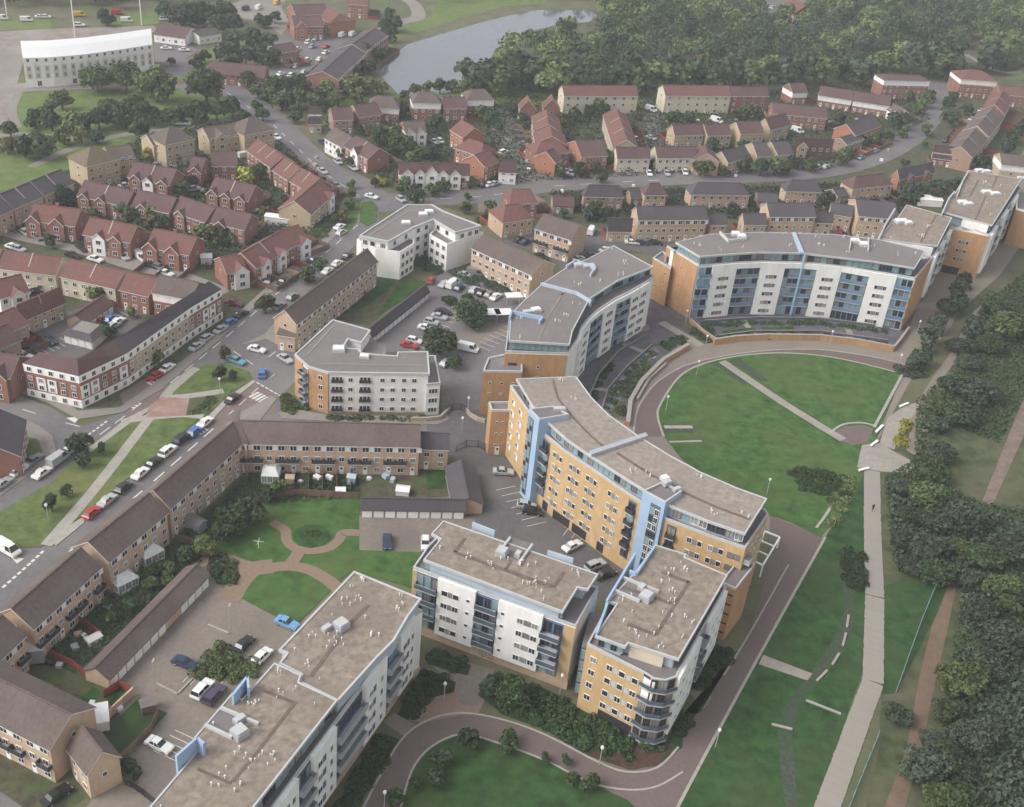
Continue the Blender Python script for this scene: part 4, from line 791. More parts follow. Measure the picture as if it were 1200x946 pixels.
# ---------------------------------------------------------------- pitched roofs
def gable(label, a, b, e=None, w=None, rz=8.0, ez=5.0, wall='red_brick', roof='tile_red', hip=0.0, name='terraced_house', cat='house row', group=None,
          rows=None, sp=2.7, bays=(), verge=True, wintop=None, balc=None, door=True, white_top=False, chim=0, splits=0, backs=False, end_win=True, kinds=None, walltop=None, extend=0.0):
    """a house row under a pitched roof: a and b are the ridge ends (survey, level rz), e a point of the visible eaves or w the depth"""
    A, B = P(*a, rz), P(*b, rz); d = B-A; L = np.linalg.norm(d); d = d/L; n = np.array([-d[1], d[0]])
    mid = (A+B)/2
    if n @ -mid < 0: n = -n                       # n points to the viewer's side
    if e is not None: hw = abs(float((P(*e, ez)-A) @ n))
    else: hw = w/2
    hip = hip*hw
    A2, B2 = A-d*hip, B+d*hip                     # eaves run past a hipped ridge
    T = Thing(name, label, cat, (mid[0], mid[1], 0), group)
    q = [A2-n*hw, B2-n*hw, B2+n*hw, A2+n*hw]; mb = MB(); W = M[wall]
    mb.prism(q, 0, ez, W)
    if not hip:
        for X in (A, B):
            mb.face([(*(X-n*hw), ez), (*(X+n*hw), ez), (*X, rz)], W)
    T.part('wall', mb)
    if white_top:
        q2 = [A2-n*(hw+.06)-d*.06, B2-n*(hw+.06)+d*.06, B2+n*(hw+.06)+d*.06, A2+n*(hw+.06)-d*.06]; mb = MB(); mb.prism(q2, ez-2.2, ez-.02, M['white'], None, True); T.part('upper_wall', mb)
    mb = MB(); R = M[roof]; ov, og, th = .35, (.25 if not hip else .35), .16
    sl = (rz-ez)/hw; ze = ez-sl*ov; E0, E1 = A2-d*og, B2+d*og; R0, R1 = (A-d*og, B+d*og) if not hip else (A, B)
    for s in (1, -1):
        u = n*s*(hw+ov)
        mb.face([(*(E0+u), ze+th), (*(E1+u), ze+th), (*R1, rz+th), (*R0, rz+th)], R); mb.face([(*(E0+u), ze), (*R0, rz), (*R1, rz), (*(E1+u), ze)], R)
        mb.face([(*(E0+u), ze), (*(E1+u), ze), (*(E1+u), ze+th), (*(E0+u), ze+th)], M['frame'] if ez > 4 else R)
    for X, Y in ((E0, R0), (E1, R1)):
        u = n*(hw+ov)
        if hip: mb.face([(*(X-u), ze+th), (*(X+u), ze+th), (*Y, rz+th)], R); mb.face([(*(X-u), ze), (*(X+u), ze), (*(X+u), ze+th), (*(X-u), ze+th)], R)
        else:
            for s in (1, -1): mb.face([(*(X+u*s), ze), (*(X+u*s), ze+th), (*Y, rz+th), (*Y, rz)], M['frame'] if verge else R)
    T.part('roof', mb)
    mb = MB(); m2 = (A+B)/2; mb.box((*m2, rz+th-.05), (np.linalg.norm(R1-R0), .35), .14, R, math.atan2(d[1], d[0])); T.part('ridge_tiles', mb)
    if splits:                                      # raised party walls across the roof
        for k in range(1, splits+1):
            c = A+d*L*k/(splits+1)
            mb = MB()
            for s in (1, -1):
                u = n*s*(hw+.3); mb.face([(*(c-d*.16+u), ze+.1), (*(c+d*.16+u), ze+.1), (*(c+d*.16), rz+.38), (*(c-d*.16), rz+.38)], M['kerb'])
                for o in (-.16, .16): mb.face([(*(c+d*o+u), ze), (*(c+d*o+u), ze+.1), (*(c+d*o), rz+.38), (*(c+d*o), rz)], M['kerb'])
            T.part('party_wall', mb)
    rows = rows or ([.9, 3.3] if ez < 6.4 else [.7, 3.2, 5.7])
    def side(F, ln, deco):
        k = max(1, int(round(ln/sp)))
        for r, z in enumerate(rows):
            for i in range(k):
                t = ln*(i+.5)/k
                if door and deco and r == 0 and i % 2 == 0: F.put('door', DOORM, t, .05, .95, 2.05, .0); continue
                if walltop and r == len(rows)-1:
                    F.win(t, z, 1.5, 1.3, 'dark', .02)
                    if i % 2 == 0: F.panel(t+sp*.5, z+.1, sp*.42, 1.15, 'plastic', .02)
                    continue
                F.win(t, z, 1.15 if r else 1.3, 1.2, kinds[(i+r) % len(kinds)] if kinds else None, .02)
                if balc and r == 1 and i % 3 != 2: F.put('balcony', BALM['iron'], t, z-.15, sp*.95, .95, 0, .9)
    # viewer's long side: left to right as seen
    f0, f1 = (A2+n*hw, B2+n*hw)
    if (f1-f0)[0]*n[1]-(f1-f0)[1]*n[0] > 0: f0, f1 = f1, f0
    F = Fac(T, [f0, f1]); side(F, F.len, True); T.front = F
    if backs: G = Fac(T, [B2-n*hw, A2-n*hw] if f0 is not B2+n*hw else [A2-n*hw, B2-n*hw])
    if end_win:
        for X, s in ((A2, -1), (B2, 1)):
            if (d*s) @ -mid > 12:                   # gable end turned to the viewer
                g0, g1 = X+n*hw, X-n*hw
                dd = g1-g0
                if np.array([dd[1], -dd[0]]) @ (d*s) < 0: g0, g1 = g1, g0
                G = Fac(T, [g0, g1])
                for z in rows[1:]: G.win(G.len*.5, z, .8, .9, 'single', .02)
    for bz in bays:                                 # small cross gables on the viewer's side: (fraction, width, apex drop, cladding)
        u, bw, dr, clad = bz; c = f0+(f1-f0)*u; dd = (f1-f0)/np.linalg.norm(f1-f0); pr = n*.9; bh = ez+min(bw*.5, (rz-ez)*.92)*.95-dr; mb = MB()
        k0, k1 = c-dd*bw/2+pr, c+dd*bw/2+pr; mb.prism([c-dd*bw/2, c+dd*bw/2, k1, k0], 0, ez-.05, M[clad])
        mb.face([(*k0, ez-.05), (*k1, ez-.05), (*(c+pr), bh)], M[clad]); bk = c-n*((bh-ez)/max(sl, .3)); bay = T.part('gable_bay', mb); mb = MB()
        for s in (-1, 1):
            o = c+dd*s*(bw/2+.25)+n*1.15; mb.face([(*o, ez-.25), (*(c+n*1.15), bh+.12), (*bk, bh+.12), (*(c+dd*s*(bw/2+.25)), ez-.25)], R)
            mb.face([(*o, ez-.42), (*o, ez-.2), (*(c+n*1.16), bh+.16), (*(c+n*1.16), bh-.1)], M['frame'])
        T.part('roof', mb, bay)
        G = Fac(T, [k0, k1])
        if np.array([(k1-k0)[1], -(k1-k0)[0]]) @ n < 0: G = Fac(T, [k1, k0])
        for z in rows: G.put('window', WIN['dark'], G.len/2, z, 1.5, 1.3, .02)
    for k in range(chim):
        c = A+d*L*(k+.5)/chim; mb = MB(); mb.box((*c, rz-.6), (.9, .55), 1.7, W, math.atan2(d[1], d[0])); T.part('chimney', mb)
    T.g = (A, B, d, n, hw)
    return T
G3 = dict(rz=10.2, ez=7.4, wall='tan_brick', roof='tile_brown', sp=2.5, walltop=True)
gable('long tan three storey terrace with dark balconies running up the near road to the corner', (180.4,575), (272.6,495.5), e=(201.7,592.6), balc=False, name='terrace', cat='terrace', **G3)
T3 = gable('tan three storey terrace with black balconies facing the back gardens', (281,493.5), (491.5,498), e=(490,523.3), balc=True, name='terrace', cat='terrace', **G3)
mb = MB(); cq = PL([(272.6,495.5),(281,493.5),(281,493.8)], 10.2); cc = P(276,494,10.2); mb.prism([P(266,502,7.4), P(262,494,9), P(282,486,9), P(289,523,7.4)], 0, 7.3, M['tan_brick']); T3.part('corner_wall', mb)
mb = MB(); k0, k1 = P(272.6,495.5,10.2), P(281,493.5,10.2); e0, e1 = P(289,521.5,7.2), P(292,523,7.2); o0, o1 = P(264,489,7.2), P(283,478,7.2)
mb.face([(*k0,10.36),(*e0,7.36),(*e1,7.36),(*k1,10.36)], M['tile_brown']); mb.face([(*k0,10.36),(*k1,10.36),(*o1,7.36),(*o0,7.36)], M['tile_brown']); T3.part('roof', mb)
gable('tan terrace with two white conservatories at its foot, second length down the near road', (174,578.8), (104,635), e=(129,656.5), name='terrace', cat='terrace', **G3)
gable('tan terrace with black balconies opposite the give-way junction on the near road', (94,642.7), (13.8,712.9), e=(41.3,734), balc=True, name='terrace', cat='terrace', **G3)
gable('tan terrace end cut by the left frame edge below the give-way junction', (2,722), (-52,770), w=7.6, balc=True, name='terrace', cat='terrace', **G3)
Tb = gable('large tan terrace with brown roof at the bottom left corner', (-70,762), (82.3,837.5), e=(60.7,878.7), balc=True, name='terrace', cat='terrace', **G3)
gable('lower tan house attached to the end of the bottom left terrace', (96,852), (119,881), e=(106,911), rz=8.4, ez=5.6, wall='tan_brick', roof='tile_brown', name='terrace_end_house', cat='house')
gable('dark roofed two storey house closing the garden terrace by the garage court gates', (493,507), (526,508.5), e=(529,526), rz=8, ez=5.6, wall='tan_brick', roof='tile_grey', name='terrace_end_house', cat='house')
# garages
def garages(label, a, b, e, ndoor, rz=4.0, ez=2.4, skip=(), roof='tile_grey', wall='brown_brick', w=None, pitch=None):
    T = gable(label, a, b, e, w, rz, ez, wall, roof, 0, 'garage_block', 'garages', None, rows=[50], door=False, end_win=False, verge=False)
    for o in list(T.o.children):
        if o.name.startswith('window'): bpy.data.objects.remove(o)
    F = T.front
    for k in range(ndoor):
        if k in skip: continue
        F.put('garage_door', GDOORM, F.len*(k+.5)/ndoor, .02, F.len/ndoor*.86, 2.05, .03)
    return T
garages('long dark roofed garage block with white doors beside the courtyard parking', (230.6,661.5), (112,782), (125.7,797.4), 13, skip=(7, 8), roof='tile_brown', wall='tan_brick')
garages('L shaped garage block with nine white doors above the paved garage court', (424,584), (545,586), (420,595), 9, roof='tile_grey')
T = gable('short roofed wing of the L shaped garages next to the parking court', (540,540), (549,584), w=6, rz=4.05, ez=2.45, wall='tan_brick', roof='tile_grey', name='garage_wing', cat='garages', rows=[50], door=False, end_win=False, verge=False)
for o in list(T.o.children):
    if o.name.startswith('window'): bpy.data.objects.remove(o)
garages('narrow dark roofed garage block along the left side of the middle parking court', (499,333.5), (432,386), (438,392), 14, roof='tile_grey')
garages('brown roofed garages with white doors in the court behind the corner block', (121,347), (88,369), (102,377), 5, roof='tile_purple')
q = PL([(84,386),(96,376),(117,381),(105,391.5)], 3.2); T = Thing('flat_garage', 'pale flat roofed garage with white doors in the court behind the corner block', 'garage', (*np.mean(np.array(q), 0), 0))
mb = MB(); mb.prism(offset_in(q, -1.4), 0, 2.3, M['white']); T.part('wall', mb); mb = MB(); o = offset_in(q, -1.9)
for k in range(4): mb.face([(*o[k],2.3),(*o[(k+1)%4],2.3),(*q[(k+1)%4],3.2),(*q[k],3.2)], M['tile_grey'])
T.part('roof_skirt', mb); mb = MB(); mb.prism(q, 3.0, 3.25, M['pave']); T.part('roof', mb)
oo = offset_in(q, -1.4)
for a, b in ((0, 3), (3, 2)):
    F = Fac(T, [oo[a], oo[b]])
    for k in range(4): F.put('garage_door', GDOORM, F.len*(k+.5)/4, .02, F.len/4*.84, 2, .03)
# terraces above the middle parking court
gable('tan terrace with long brown roof between the main road and the garage strip', (430.3,292.2), (334,363.8), e=(349.3,377.9), name='terrace', cat='terrace', **G3)
T = gable('lean tan porch wing with white door at the near end of the garage strip terrace', (330,381), (350,384), w=6.5, rz=5.2, ez=4.2, wall='tan_brick', roof='tile_brown', name='porch_wing', cat='house wing', rows=[.9])
gable('tan terrace with brown roof on the upper edge of the middle parking court', (568,274.5), (637,305), e=(622,322), name='terrace', cat='terrace', **G3)
gable('short tan block of flats with black balconies standing alone above the crescent', (638,251.2), (679,264), e=(662.7,279.2), balc=True, name='terrace', cat='terrace', **G3)
GG = dict(G3); GG['roof'] = 'tile_grey'; GG['wall'] = 'tan_brick'
gable('tan grey roofed terrace behind the left half of the wide crescent', (746,242.5), (826,242), e=(830,257), name='terrace', cat='terrace', **GG)
gable('low tan house stepping down at the left end of the grey roofed terrace', (714,256), (741,256.5), e=(738,264), rz=7.5, ez=5.2, wall='tan_brick', roof='tile_grey', name='terrace_end_house', cat='house')
gable('low dark roofed house attached to the right end of the grey roofed terrace', (831,251), (850,251), e=(850,263), rz=7.5, ez=5.2, wall='tan_brick', roof='tile_grey', name='terrace_end_house', cat='house')
gable('small gabled tan house at the left of the second grey roofed terrace', (871,250.5), (897,251), e=(898,263), rz=8, ez=5.6, wall='tan_brick', roof='tile_grey', name='terrace_end_house', cat='house')
gable('second tan grey roofed terrace behind the middle of the wide crescent', (899,238), (952,238.5), e=(957,254), name='terrace', cat='terrace', **GG)
gable('low dark roofed tan house right of the second grey roofed terrace', (955,249), (976,250), e=(977,260), rz=7.8, ez=5.4, wall='tan_brick', roof='tile_grey', name='terrace_end_house', cat='house')
gable('tan grey roofed terrace tucked behind the white slab with the stony roof', (1003,234), (1048,238), e=(1040,256), name='terrace', cat='terrace', **GG)
gable('low tan house joined to the left of the tucked away terrace', (975,238), (1000,242), e=(996,254), rz=8, ez=5.6, wall='tan_brick', roof='tile_grey', name='terrace_end_house', cat='house')
# row along the lower side of the curved estate road
HR = dict(rz=8, ez=5.2, name='terraced_house', cat='house row', hip=.9, sp=2.8)
gable('brick house row with hipped slate roof on the lower side of the estate road', (690,217), (726,218), e=(733,229.8), wall='brown_brick', roof='tile_grey', **HR)
gable('small tan house with purple hipped roof next to the slate roofed row', (762,215), (773,215), e=(787,227.6), wall='tan_brick', roof='tile_purple', **HR)
gable('tan house row with dark hipped roof below the front gardens of the curved road', (818,214), (868,215), e=(885.5,228.6), wall='tan_brick', roof='tile_grey', **HR)
gable('tan house row with brown hipped roof where the estate road begins to bend', (928,211), (955,212), e=(973.9,225), wall='tan_brick', roof='tile_grey', **HR)
gable('tan house with purple hipped roof and white lean-to below the road bend', (1003,207), (1034,204), e=(1047.3,216), wall='tan_brick', roof='tile_purple', **HR)
gable('orange brick gabled house row below the bend of the estate road', (1052,199), (1093,190.5), e=(1100.6,199.6), wall='orange_red', roof='tile_grey', rz=8, ez=5.2, sp=3, bays=((.3, 3, .3, 'orange_red'), (.75, 3, .3, 'orange_red')))
gable('tiny dark roofed store between the slate roofed row and its purple neighbour', (738,224), (750,224), w=5, rz=4.5, ez=2.8, wall='brown_brick', roof='tile_grey', rows=[.6], name='store', cat='shed')
gable('pair of small tan gabled stores left of the slate roofed row', (648,230), (672,231), w=5, rz=4.8, ez=2.8, wall='tan_brick', roof='tile_purple', rows=[.6], name='store', cat='shed')
gable('dark roofed store between the two middle hipped rows', (888,226), (910,228), w=6, rz=4.5, ez=2.8, wall='brown_brick', roof='tile_grey', rows=[.6], name='store', cat='shed')
gable('dark roofed store beside the purple hipped house at the bend', (976,222), (988,220), w=6, rz=4.5, ez=2.8, wall='brown_brick', roof='tile_grey', rows=[.6], name='store', cat='shed')
# row on the upper side of the estate road
H2 = dict(rz=8, ez=5.2)
gable('tan house row with brown canopies behind the parked cars on the estate road', (722,173), (760,173), e=(761,185.5), wall='cream', roof='tile_purple', **H2)
gable('tan gabled house row right of the brown canopied row on the estate road', (768,172), (815,172), e=(820,185), wall='cream', roof='tile_purple', **H2)
gable('buff house with gable end turned to the estate road beside the bushy tree', (826,170), (830,180), w=9, wall='tan_brick', roof='tile_purple', **H2)
gable('buff house with stepped front gables above the estate road bushes', (846,178), (872,171), w=7, wall='buff_brick', roof='tile_grey', **H2)
gable('dark roofed buff house second in the group above the estate road bushes', (882,168), (898,168), e=(900,183), wall='buff_brick', roof='tile_grey', **H2)
gable('dark roofed buff house third in the group above the estate road bushes', (904,167), (922,166), e=(926,181), wall='buff_brick', roof='tile_grey', **H2)
gable('buff house row with purple roof curving round the estate road', (936,162), (977,164), e=(979,172.5), wall='buff_brick', roof='tile_purple', bays=((.15, 3.5, .2, 'buff_brick'),), **H2)
gable('dark low roofed house between the purple row and the orange gabled house', (985,162), (1005,155), w=7, rz=6, ez=4.2, wall='brown_brick', roof='tile_grey')
gable('orange brick house with large gable facing the estate road curve', (992,146), (1022,135), e=(1020,152), wall='orange_red', roof='tile_grey', rz=9, ez=6)
gable('buff house with purple roof below the long buff block, first of three', (788,146.5), (822,145.5), e=(822,157.5), wall='buff_brick', roof='tile_purple', **H2)
gable('buff house with purple roof in the middle below the long buff block', (825,146.3), (853,145.3), e=(853,158), wall='buff_brick', roof='tile_purple', **H2)
gable('buff gabled house with purple roof right of its two neighbours', (863,143.5), (890,142.4), e=(892,156), wall='buff_brick', roof='tile_purple', rz=9, ez=6)
gable('buff house with big asymmetric gable beside the red brick row', (897,139), (920,133), e=(906,151), wall='buff_brick', roof='tile_purple', rz=9, ez=5.6)
B3 = dict(rz=10.2, ez=7.4, name='apartment_block', cat='apartment block', sp=4)
gable('long buff three storey block with red roof in front of the woods', (777,100), (853,101), e=(778,112), wall='cream', roof='tile_red', **B3)
gable('red brick block joined to the right of the long buff block', (854,101.5), (899,102), e=(899,112.5), wall='red_brick', roof='tile_purple', **B3)
gable('long buff block with red roof left of the wooded side lane', (659,100.5), (745,101), e=(745,112.5), wall='cream', roof='tile_red', **B3)
gable('small white gabled red house by the edge of the woods', (925,98), (942,97.5), w=8, wall='red_brick', roof='tile_purple', white_top=True, **H2)
gable('red brick row with purple roof behind the orange gabled house', (905,121), (968,127), w=9, wall='red_brick', roof='tile_purple', **H2)
gable('white topped red terrace near the woods, left length', (962,101), (1000,107), w=8, wall='red_brick', roof='tile_purple', white_top=True, **H2)
gable('white topped red terrace near the woods, right length', (1002,107.5), (1044,114), w=8, wall='red_brick', roof='tile_purple', white_top=True, **H2)
gable('red brick and white flat block left of the estate road end', (1040,88.5), (1076,89.5), w=9, rz=9.5, ez=8.6, wall='red_brick', roof='tile_purple', white_top=True, name='apartment_block', cat='apartment block', hip=.8)
gable('red brick and white block with pyramid roof right of the estate road end', (1137,82), (1150,83), w=13, rz=11, ez=8.2, wall='red_brick', roof='tile_red', white_top=True, name='apartment_block', cat='apartment block', hip=.9)
gable('terrace of buff gables climbing the right edge beyond the white slabs, lower part', (1126,172), (1144,150), w=10, wall='brown_brick', roof='tile_brown', splits=1, rz=9, ez=6)
gable('terrace of buff gables climbing the right edge beyond the white slabs, middle part', (1146,148), (1164,126), w=10, wall='buff_brick', roof='tile_brown', splits=1, rz=9, ez=6)
gable('terrace of brown gables at the top of the right edge climb', (1166,123), (1176,106), w=9, wall='red_brick', roof='tile_red', splits=1, rz=9, ez=6)
gable('white and red house at the foot of the right edge climb', (1096,170), (1128,174), e=(1120,182), wall='red_brick', roof='tile_purple', white_top=True, **H2)
gable('white topped buff house row cut by the right frame edge', (1172,180), (1226,186), w=10, wall='buff_brick', roof='tile_brown', white_top=True, rz=9.5, ez=7)
gable('red garden buildings row between the far slab and the right edge houses', (1170,100), (1214,104), w=9, wall='red_brick', roof='tile_red', **H2)
gable('white rendered cottage beside the bend of the estate road', (1048,122), (1060,128), w=6, wall='white', roof='tile_brown', rz=6, ez=4)
# middle of the far estate
gable('red brick terrace stepping down the lane by the pond road, upper end', (640,129), (643,146), w=10, wall='red_brick', roof='tile_red', splits=1, **H2)
gable('red brick terrace stepping down the lane by the pond road, lower end', (644,148), (647,160), w=11, wall='orange_red', roof='tile_red', **H2)
gable('red brick turret house left of the long buff block', (618,112), (620,117), w=6, rz=9, ez=5.5, wall='red_brick', roof='tile_red')
gable('red brick turret house touching the long buff block', (646,111), (648,116), w=6, rz=9, ez=5.5, wall='red_brick', roof='tile_red')
gable('red house with hipped roof at the foot of the stepped lane', (634,166), (652,165), w=9, wall='red_brick', roof='tile_red', hip=.8, **H2)
gable('orange gabled house with dark roof left of the canopied row', (674.5,165.5), (704.6,164.4), e=(706,183), wall='orange_red', roof='tile_purple', rz=8.5, ez=5.2)
gable('orange brick gable house in the trees by the road junction', (640,178), (648,174), w=8, wall='orange_red', roof='tile_purple', **H2)
gable('buff stepped terrace of three gables running down from the long buff block', (722,127), (735,164), w=9, wall='buff_brick', roof='tile_red', splits=2, rz=8.5, ez=5.6)
gable('white and purple corner house at the road junction', (588,188), (604.2,189), e=(614,198), wall='white', roof='tile_purple', hip=.6, **H2)
gable('long half timbered terrace with white dormer gables by the road junction', (468,191), (550,193), e=(552.9,204.5), wall='red_brick', roof='tile_purple', white_top=True, bays=((.12,3.4,.2,'white'),(.3,3.4,.2,'white'),(.46,4.6,-.3,'white'),(.62,3.4,.2,'white'),(.8,3.4,.2,'white')), **H2)
gable('red house with L shaped roof beside the pond road', (417,160), (444,174), w=9, wall='red_brick', roof='tile_purple', splits=1, bays=((.5, 4, 0, 'white'),), **H2)
gable('white fronted house row with dark roof behind the L shaped red house', (392,150), (411,160), w=8, wall='white', roof='tile_brown', **H2)
gable('red gabled house in the middle of the pond side estate', (541,141), (556,150), w=9, wall='orange_red', roof='tile_red', rz=9, ez=6)
gable('red hipped house below the red gabled house of the pond side estate', (550,163), (566,168), w=9, wall='orange_red', roof='tile_red', hip=.6, **H2)
gable('red house with dark roof at the lower end of the pond side estate', (556,182), (572,176), w=9, wall='orange_red', roof='tile_red', **H2)
gable('small white gabled pair in the trees of the pond side estate', (472,143), (496,142), w=8, wall='red_brick', roof='tile_brown', white_top=True, bays=((.25,3.4,.2,'white'),(.75,3.4,.2,'white')), **H2)
H3 = dict(rz=9.5, ez=6.8)
gable('tall white topped block with hipped roof at the bend of the far road', (362,125.5), (376,125.5), e=(385,134.5), wall='tan_brick', roof='tile_brown', white_top=True, hip=.7, **H3)
gable('tan row with purple roof right of the white topped bend block', (388,127), (411,126.5), w=9, wall='brown_brick', roof='tile_purple', **H2)
gable('tan row with purple roof further along towards the pond', (414,124), (440,120.5), w=9, wall='brown_brick', roof='tile_purple', **H2)
gable('white hipped house near the pond trees, nearest the light green trees', (442,112.5), (460,114), w=9, wall='red_brick', roof='tile_brown', white_top=True, hip=.6, **H2)
gable('white topped house with hipped roof by the pond, left of the dark roofed row', (491,108), (507,108.5), w=9, wall='red_brick', roof='tile_brown', white_top=True, hip=.6, **H3)
gable('red row with dark purple roof between two white topped pond houses', (518,114), (544,114), w=9, wall='red_brick', roof='tile_purple', **H2)
gable('white topped house with hipped roof by the pond, right of the dark roofed row', (553,105), (568,105), w=9, wall='red_brick', roof='tile_brown', white_top=True, hip=.6, **H3)
gable('red hipped house pair below the road junction, upper roof', (600,222), (622,222), w=9, wall='red_brick', roof='tile_red', hip=.3, **H2)
gable('tan and red hipped house above the lone block of flats', (592,241), (608,239), e=(613,257.5), wall='tan_brick', roof='tile_red', hip=.6, rz=8.5, ez=5.4)
# left estate of red houses
RB = dict(wall='red_brick', roof='tile_purple')
BY = lambda: ((.1, 4.2, .1, 'red_brick'), (.62, 4.2, .1, 'red_brick'))
gable('red semi-detached pair with front gables, first of three along the pale street', (41,239), (94,245.7), w=9, wall='red_brick', roof='tile_red', bays=BY(), rz=8.2, ez=5.2, chim=1)
gable('red semi-detached pair with white balcony, middle of three along the pale street', (106,255.5), (160,264.8), w=9, wall='red_brick', roof='tile_red', bays=((.35,3.6,.3,'white'),(.7,3.6,.3,'red_brick')), splits=1, rz=8.2, ez=5.2)
gable('red semi-detached pair with front gables, last of three along the pale street', (181,268.7), (230,278), w=9.5, wall='red_brick', roof='tile_red', bays=BY(), rz=8.4, ez=5.2, chim=1)
gable('purple roofed red row in the second line behind the pale street, left', (100,212), (156,224.3), w=8.5, splits=1, bays=((.15,3.4,.3,'red_brick'),(.5,3.4,.3,'red_brick')), rz=8, ez=5, **RB)
gable('purple roofed red row in the second line behind the pale street, middle', (163,223.3), (206,232), w=8.5, bays=((.3,3.4,.3,'red_brick'),), rz=8, ez=5, **RB)
gable('purple roofed red row in the second line behind the pale street, right', (212,230.5), (251,243.5), w=8.5, bays=((.3,3.4,.3,'red_brick'),), rz=8, ez=5, **RB)
gable('purple roofed red house at the right end of the second line', (255,243.2), (294,251.3), w=8.5, bays=((.3,3.4,.3,'red_brick'),), rz=8, ez=5, **RB)
gable('purple roofed row with white rendered gable beside the hipped tan house', (158,190), (206,199), w=9, wall='red_brick', roof='tile_purple', bays=((.2,3.6,.2,'red_brick'),(.5,3.4,.3,'white'),(.85,3.4,.3,'red_brick')), splits=1, rz=8.2, ez=5)
gable('small red gabled house beside the yellow green tree, left', (226,184), (240,186), w=8, bays=((.6,4,.2,'red_brick'),), rz=8, ez=5, **RB)
gable('purple roofed red house beside the yellow green tree, right', (248,178), (277,178.5), w=8.5, rz=8, ez=5, **RB)
gable('purple roofed red row below the yellow green tree', (253,208), (299,218), w=9, bays=((.12,3.6,.2,'red_brick'),(.45,3.4,.3,'red_brick'),(.82,3.4,.3,'red_brick')), splits=1, rz=8.2, ez=5, **RB)
ST = dict(wall='red_brick', roof='tile_red', name='terraced_house', cat='house row')
gable('red stepped terrace beside the far road, upper length with pale party walls', (303,164), (332,184), w=9, splits=2, rz=8, ez=5.2, **ST)
gable('red stepped terrace beside the far road, middle length with pale party walls', (334,186), (352,197), w=9, splits=1, rz=8.3, ez=5.2, **ST)
gable('red stepped terrace beside the far road, lower length above the corner house', (354,198), (374,209), w=9, splits=1, rz=8.3, ez=5.2, **ST)
gable('red roofed corner house with buff end wall beside the far road', (374,211), (345,236), w=10, wall='buff_brick', roof='tile_red', bays=((.8,3.6,.2,'white'),), rz=8.4, ez=5.2, name='terraced_house', cat='house row')
gable('red terrace by the main road with white gable, upper length', (349,264), (325,273), w=9, bays=((.75,3.4,.2,'white'),), rz=8.2, ez=5.2, **ST)
gable('red terrace by the main road with pale party walls, middle length', (324,273.5), (283,297), w=9, splits=1, bays=((.25,3.4,.2,'white'),(.7,3.4,.2,'white')), rz=8.2, ez=5.2, **ST)
gable('red terrace by the main road, low end house next to the corner block', (281,298), (258,302), w=9, bays=((.7,4,.1,'white'),), rz=7.6, ez=5, **ST)
BT = dict(wall='buff_brick', roof='tile_brown', name='apartment_block', cat='apartment block')
gable('buff hipped tower house with mossy roof at the edge of the park', (105.5,172.6), (111.5,171.2), w=10, hip=.95, rz=11.5, ez=8, wall='buff_brick', roof='moss', name='apartment_block', cat='apartment block')
gable('buff link row right of the mossy hipped tower house', (124,173), (152,170), w=9, rz=9, ez=6.5, **BT)
gable('buff hipped tower house in the middle of the park edge row', (198,149.2), (203,148.2), w=9.5, hip=.95, rz=11.5, ez=8, **BT)
gable('buff link row left of the middle hipped tower house', (172,158), (188,155), w=8, rz=8.4, ez=6, **BT)
gable('buff link row between the middle and last hipped tower houses', (238,150), (282,144), w=9, rz=9, ez=6.5, bays=((.3,4.5,0,'buff_brick'),), **BT)
gable('buff hipped tower house beside the far road, last of the park edge row', (291.5,138), (297.5,137), w=10, hip=.95, rz=11.5, ez=8, **BT)
gable('tan house row with grey roof along the park path, right length', (71,199), (36,213), w=9, wall='tan_brick', roof='tile_grey', splits=1, rz=9, ez=6)
gable('tan house row with grey roof along the park path, middle length', (34,214), (0,228), w=9, wall='tan_brick', roof='tile_grey', splits=1, rz=9, ez=6)
gable('tan house row with grey roof along the park path, cut by the left frame edge', (-2,229), (-50,250), w=9, wall='tan_brick', roof='tile_grey', rz=9, ez=6)
# long red row under the pale street and the streets behind the corner block
gable('long red roofed row with cream back wall under the pale street, left length', (6,294), (72,302), w=9, wall='cream', roof='tile_red', splits=1, rz=8.2, ez=5.4)
gable('long red roofed row with cream back wall under the pale street, middle length', (82,304), (145,318), w=9, wall='cream', roof='tile_red', splits=1, rz=8.2, ez=5.4)
gable('red roofed row over an archway next to the corner block', (151,319.5), (184,327), w=9, wall='red_brick', roof='tile_red', rz=8.2, ez=5.4)
gable('long red roofed row under the pale street, cut by the left frame edge', (2,292), (-60,282), w=9, wall='red_brick', roof='tile_red', rz=8.2, ez=5.4)
gable('buff house row with red roof and skylights behind the corner block', (20,358), (70,337), e=(79,349.5), wall='buff_brick', roof='tile_red', splits=1, rz=8.2, ez=5.2)
gable('buff house with red roof stepping below the skylight row', (16,361), (-10,372), w=9, wall='buff_brick', roof='tile_red', rz=7.6, ez=5)
gable('red roofed house with white gable near the left frame edge', (-10,330), (24,322), w=8, wall='white', roof='tile_red', bays=((.6,3.4,.2,'white'),), rz=8, ez=5.2)
gable('dark roofed house at the left frame edge above the small parking court', (-20,392), (8,380), w=8, wall='buff_brick', roof='tile_purple', rz=7.6, ez=5)
gable('red row with dark red gable joined to the left end of the corner block', (-40,408), (22,418), w=9, wall='red_brick', roof='tile_purple', rz=9, ez=6.2, bays=((.8,4,.1,'red_brick'),))
gable('dark roofed brick house on the left frame edge beside the parked cars', (-6,478), (-14,520), e=(27,509), wall='red_brick', roof='tile_grey', rz=8.5, ez=5, name='brick_house', cat='house')
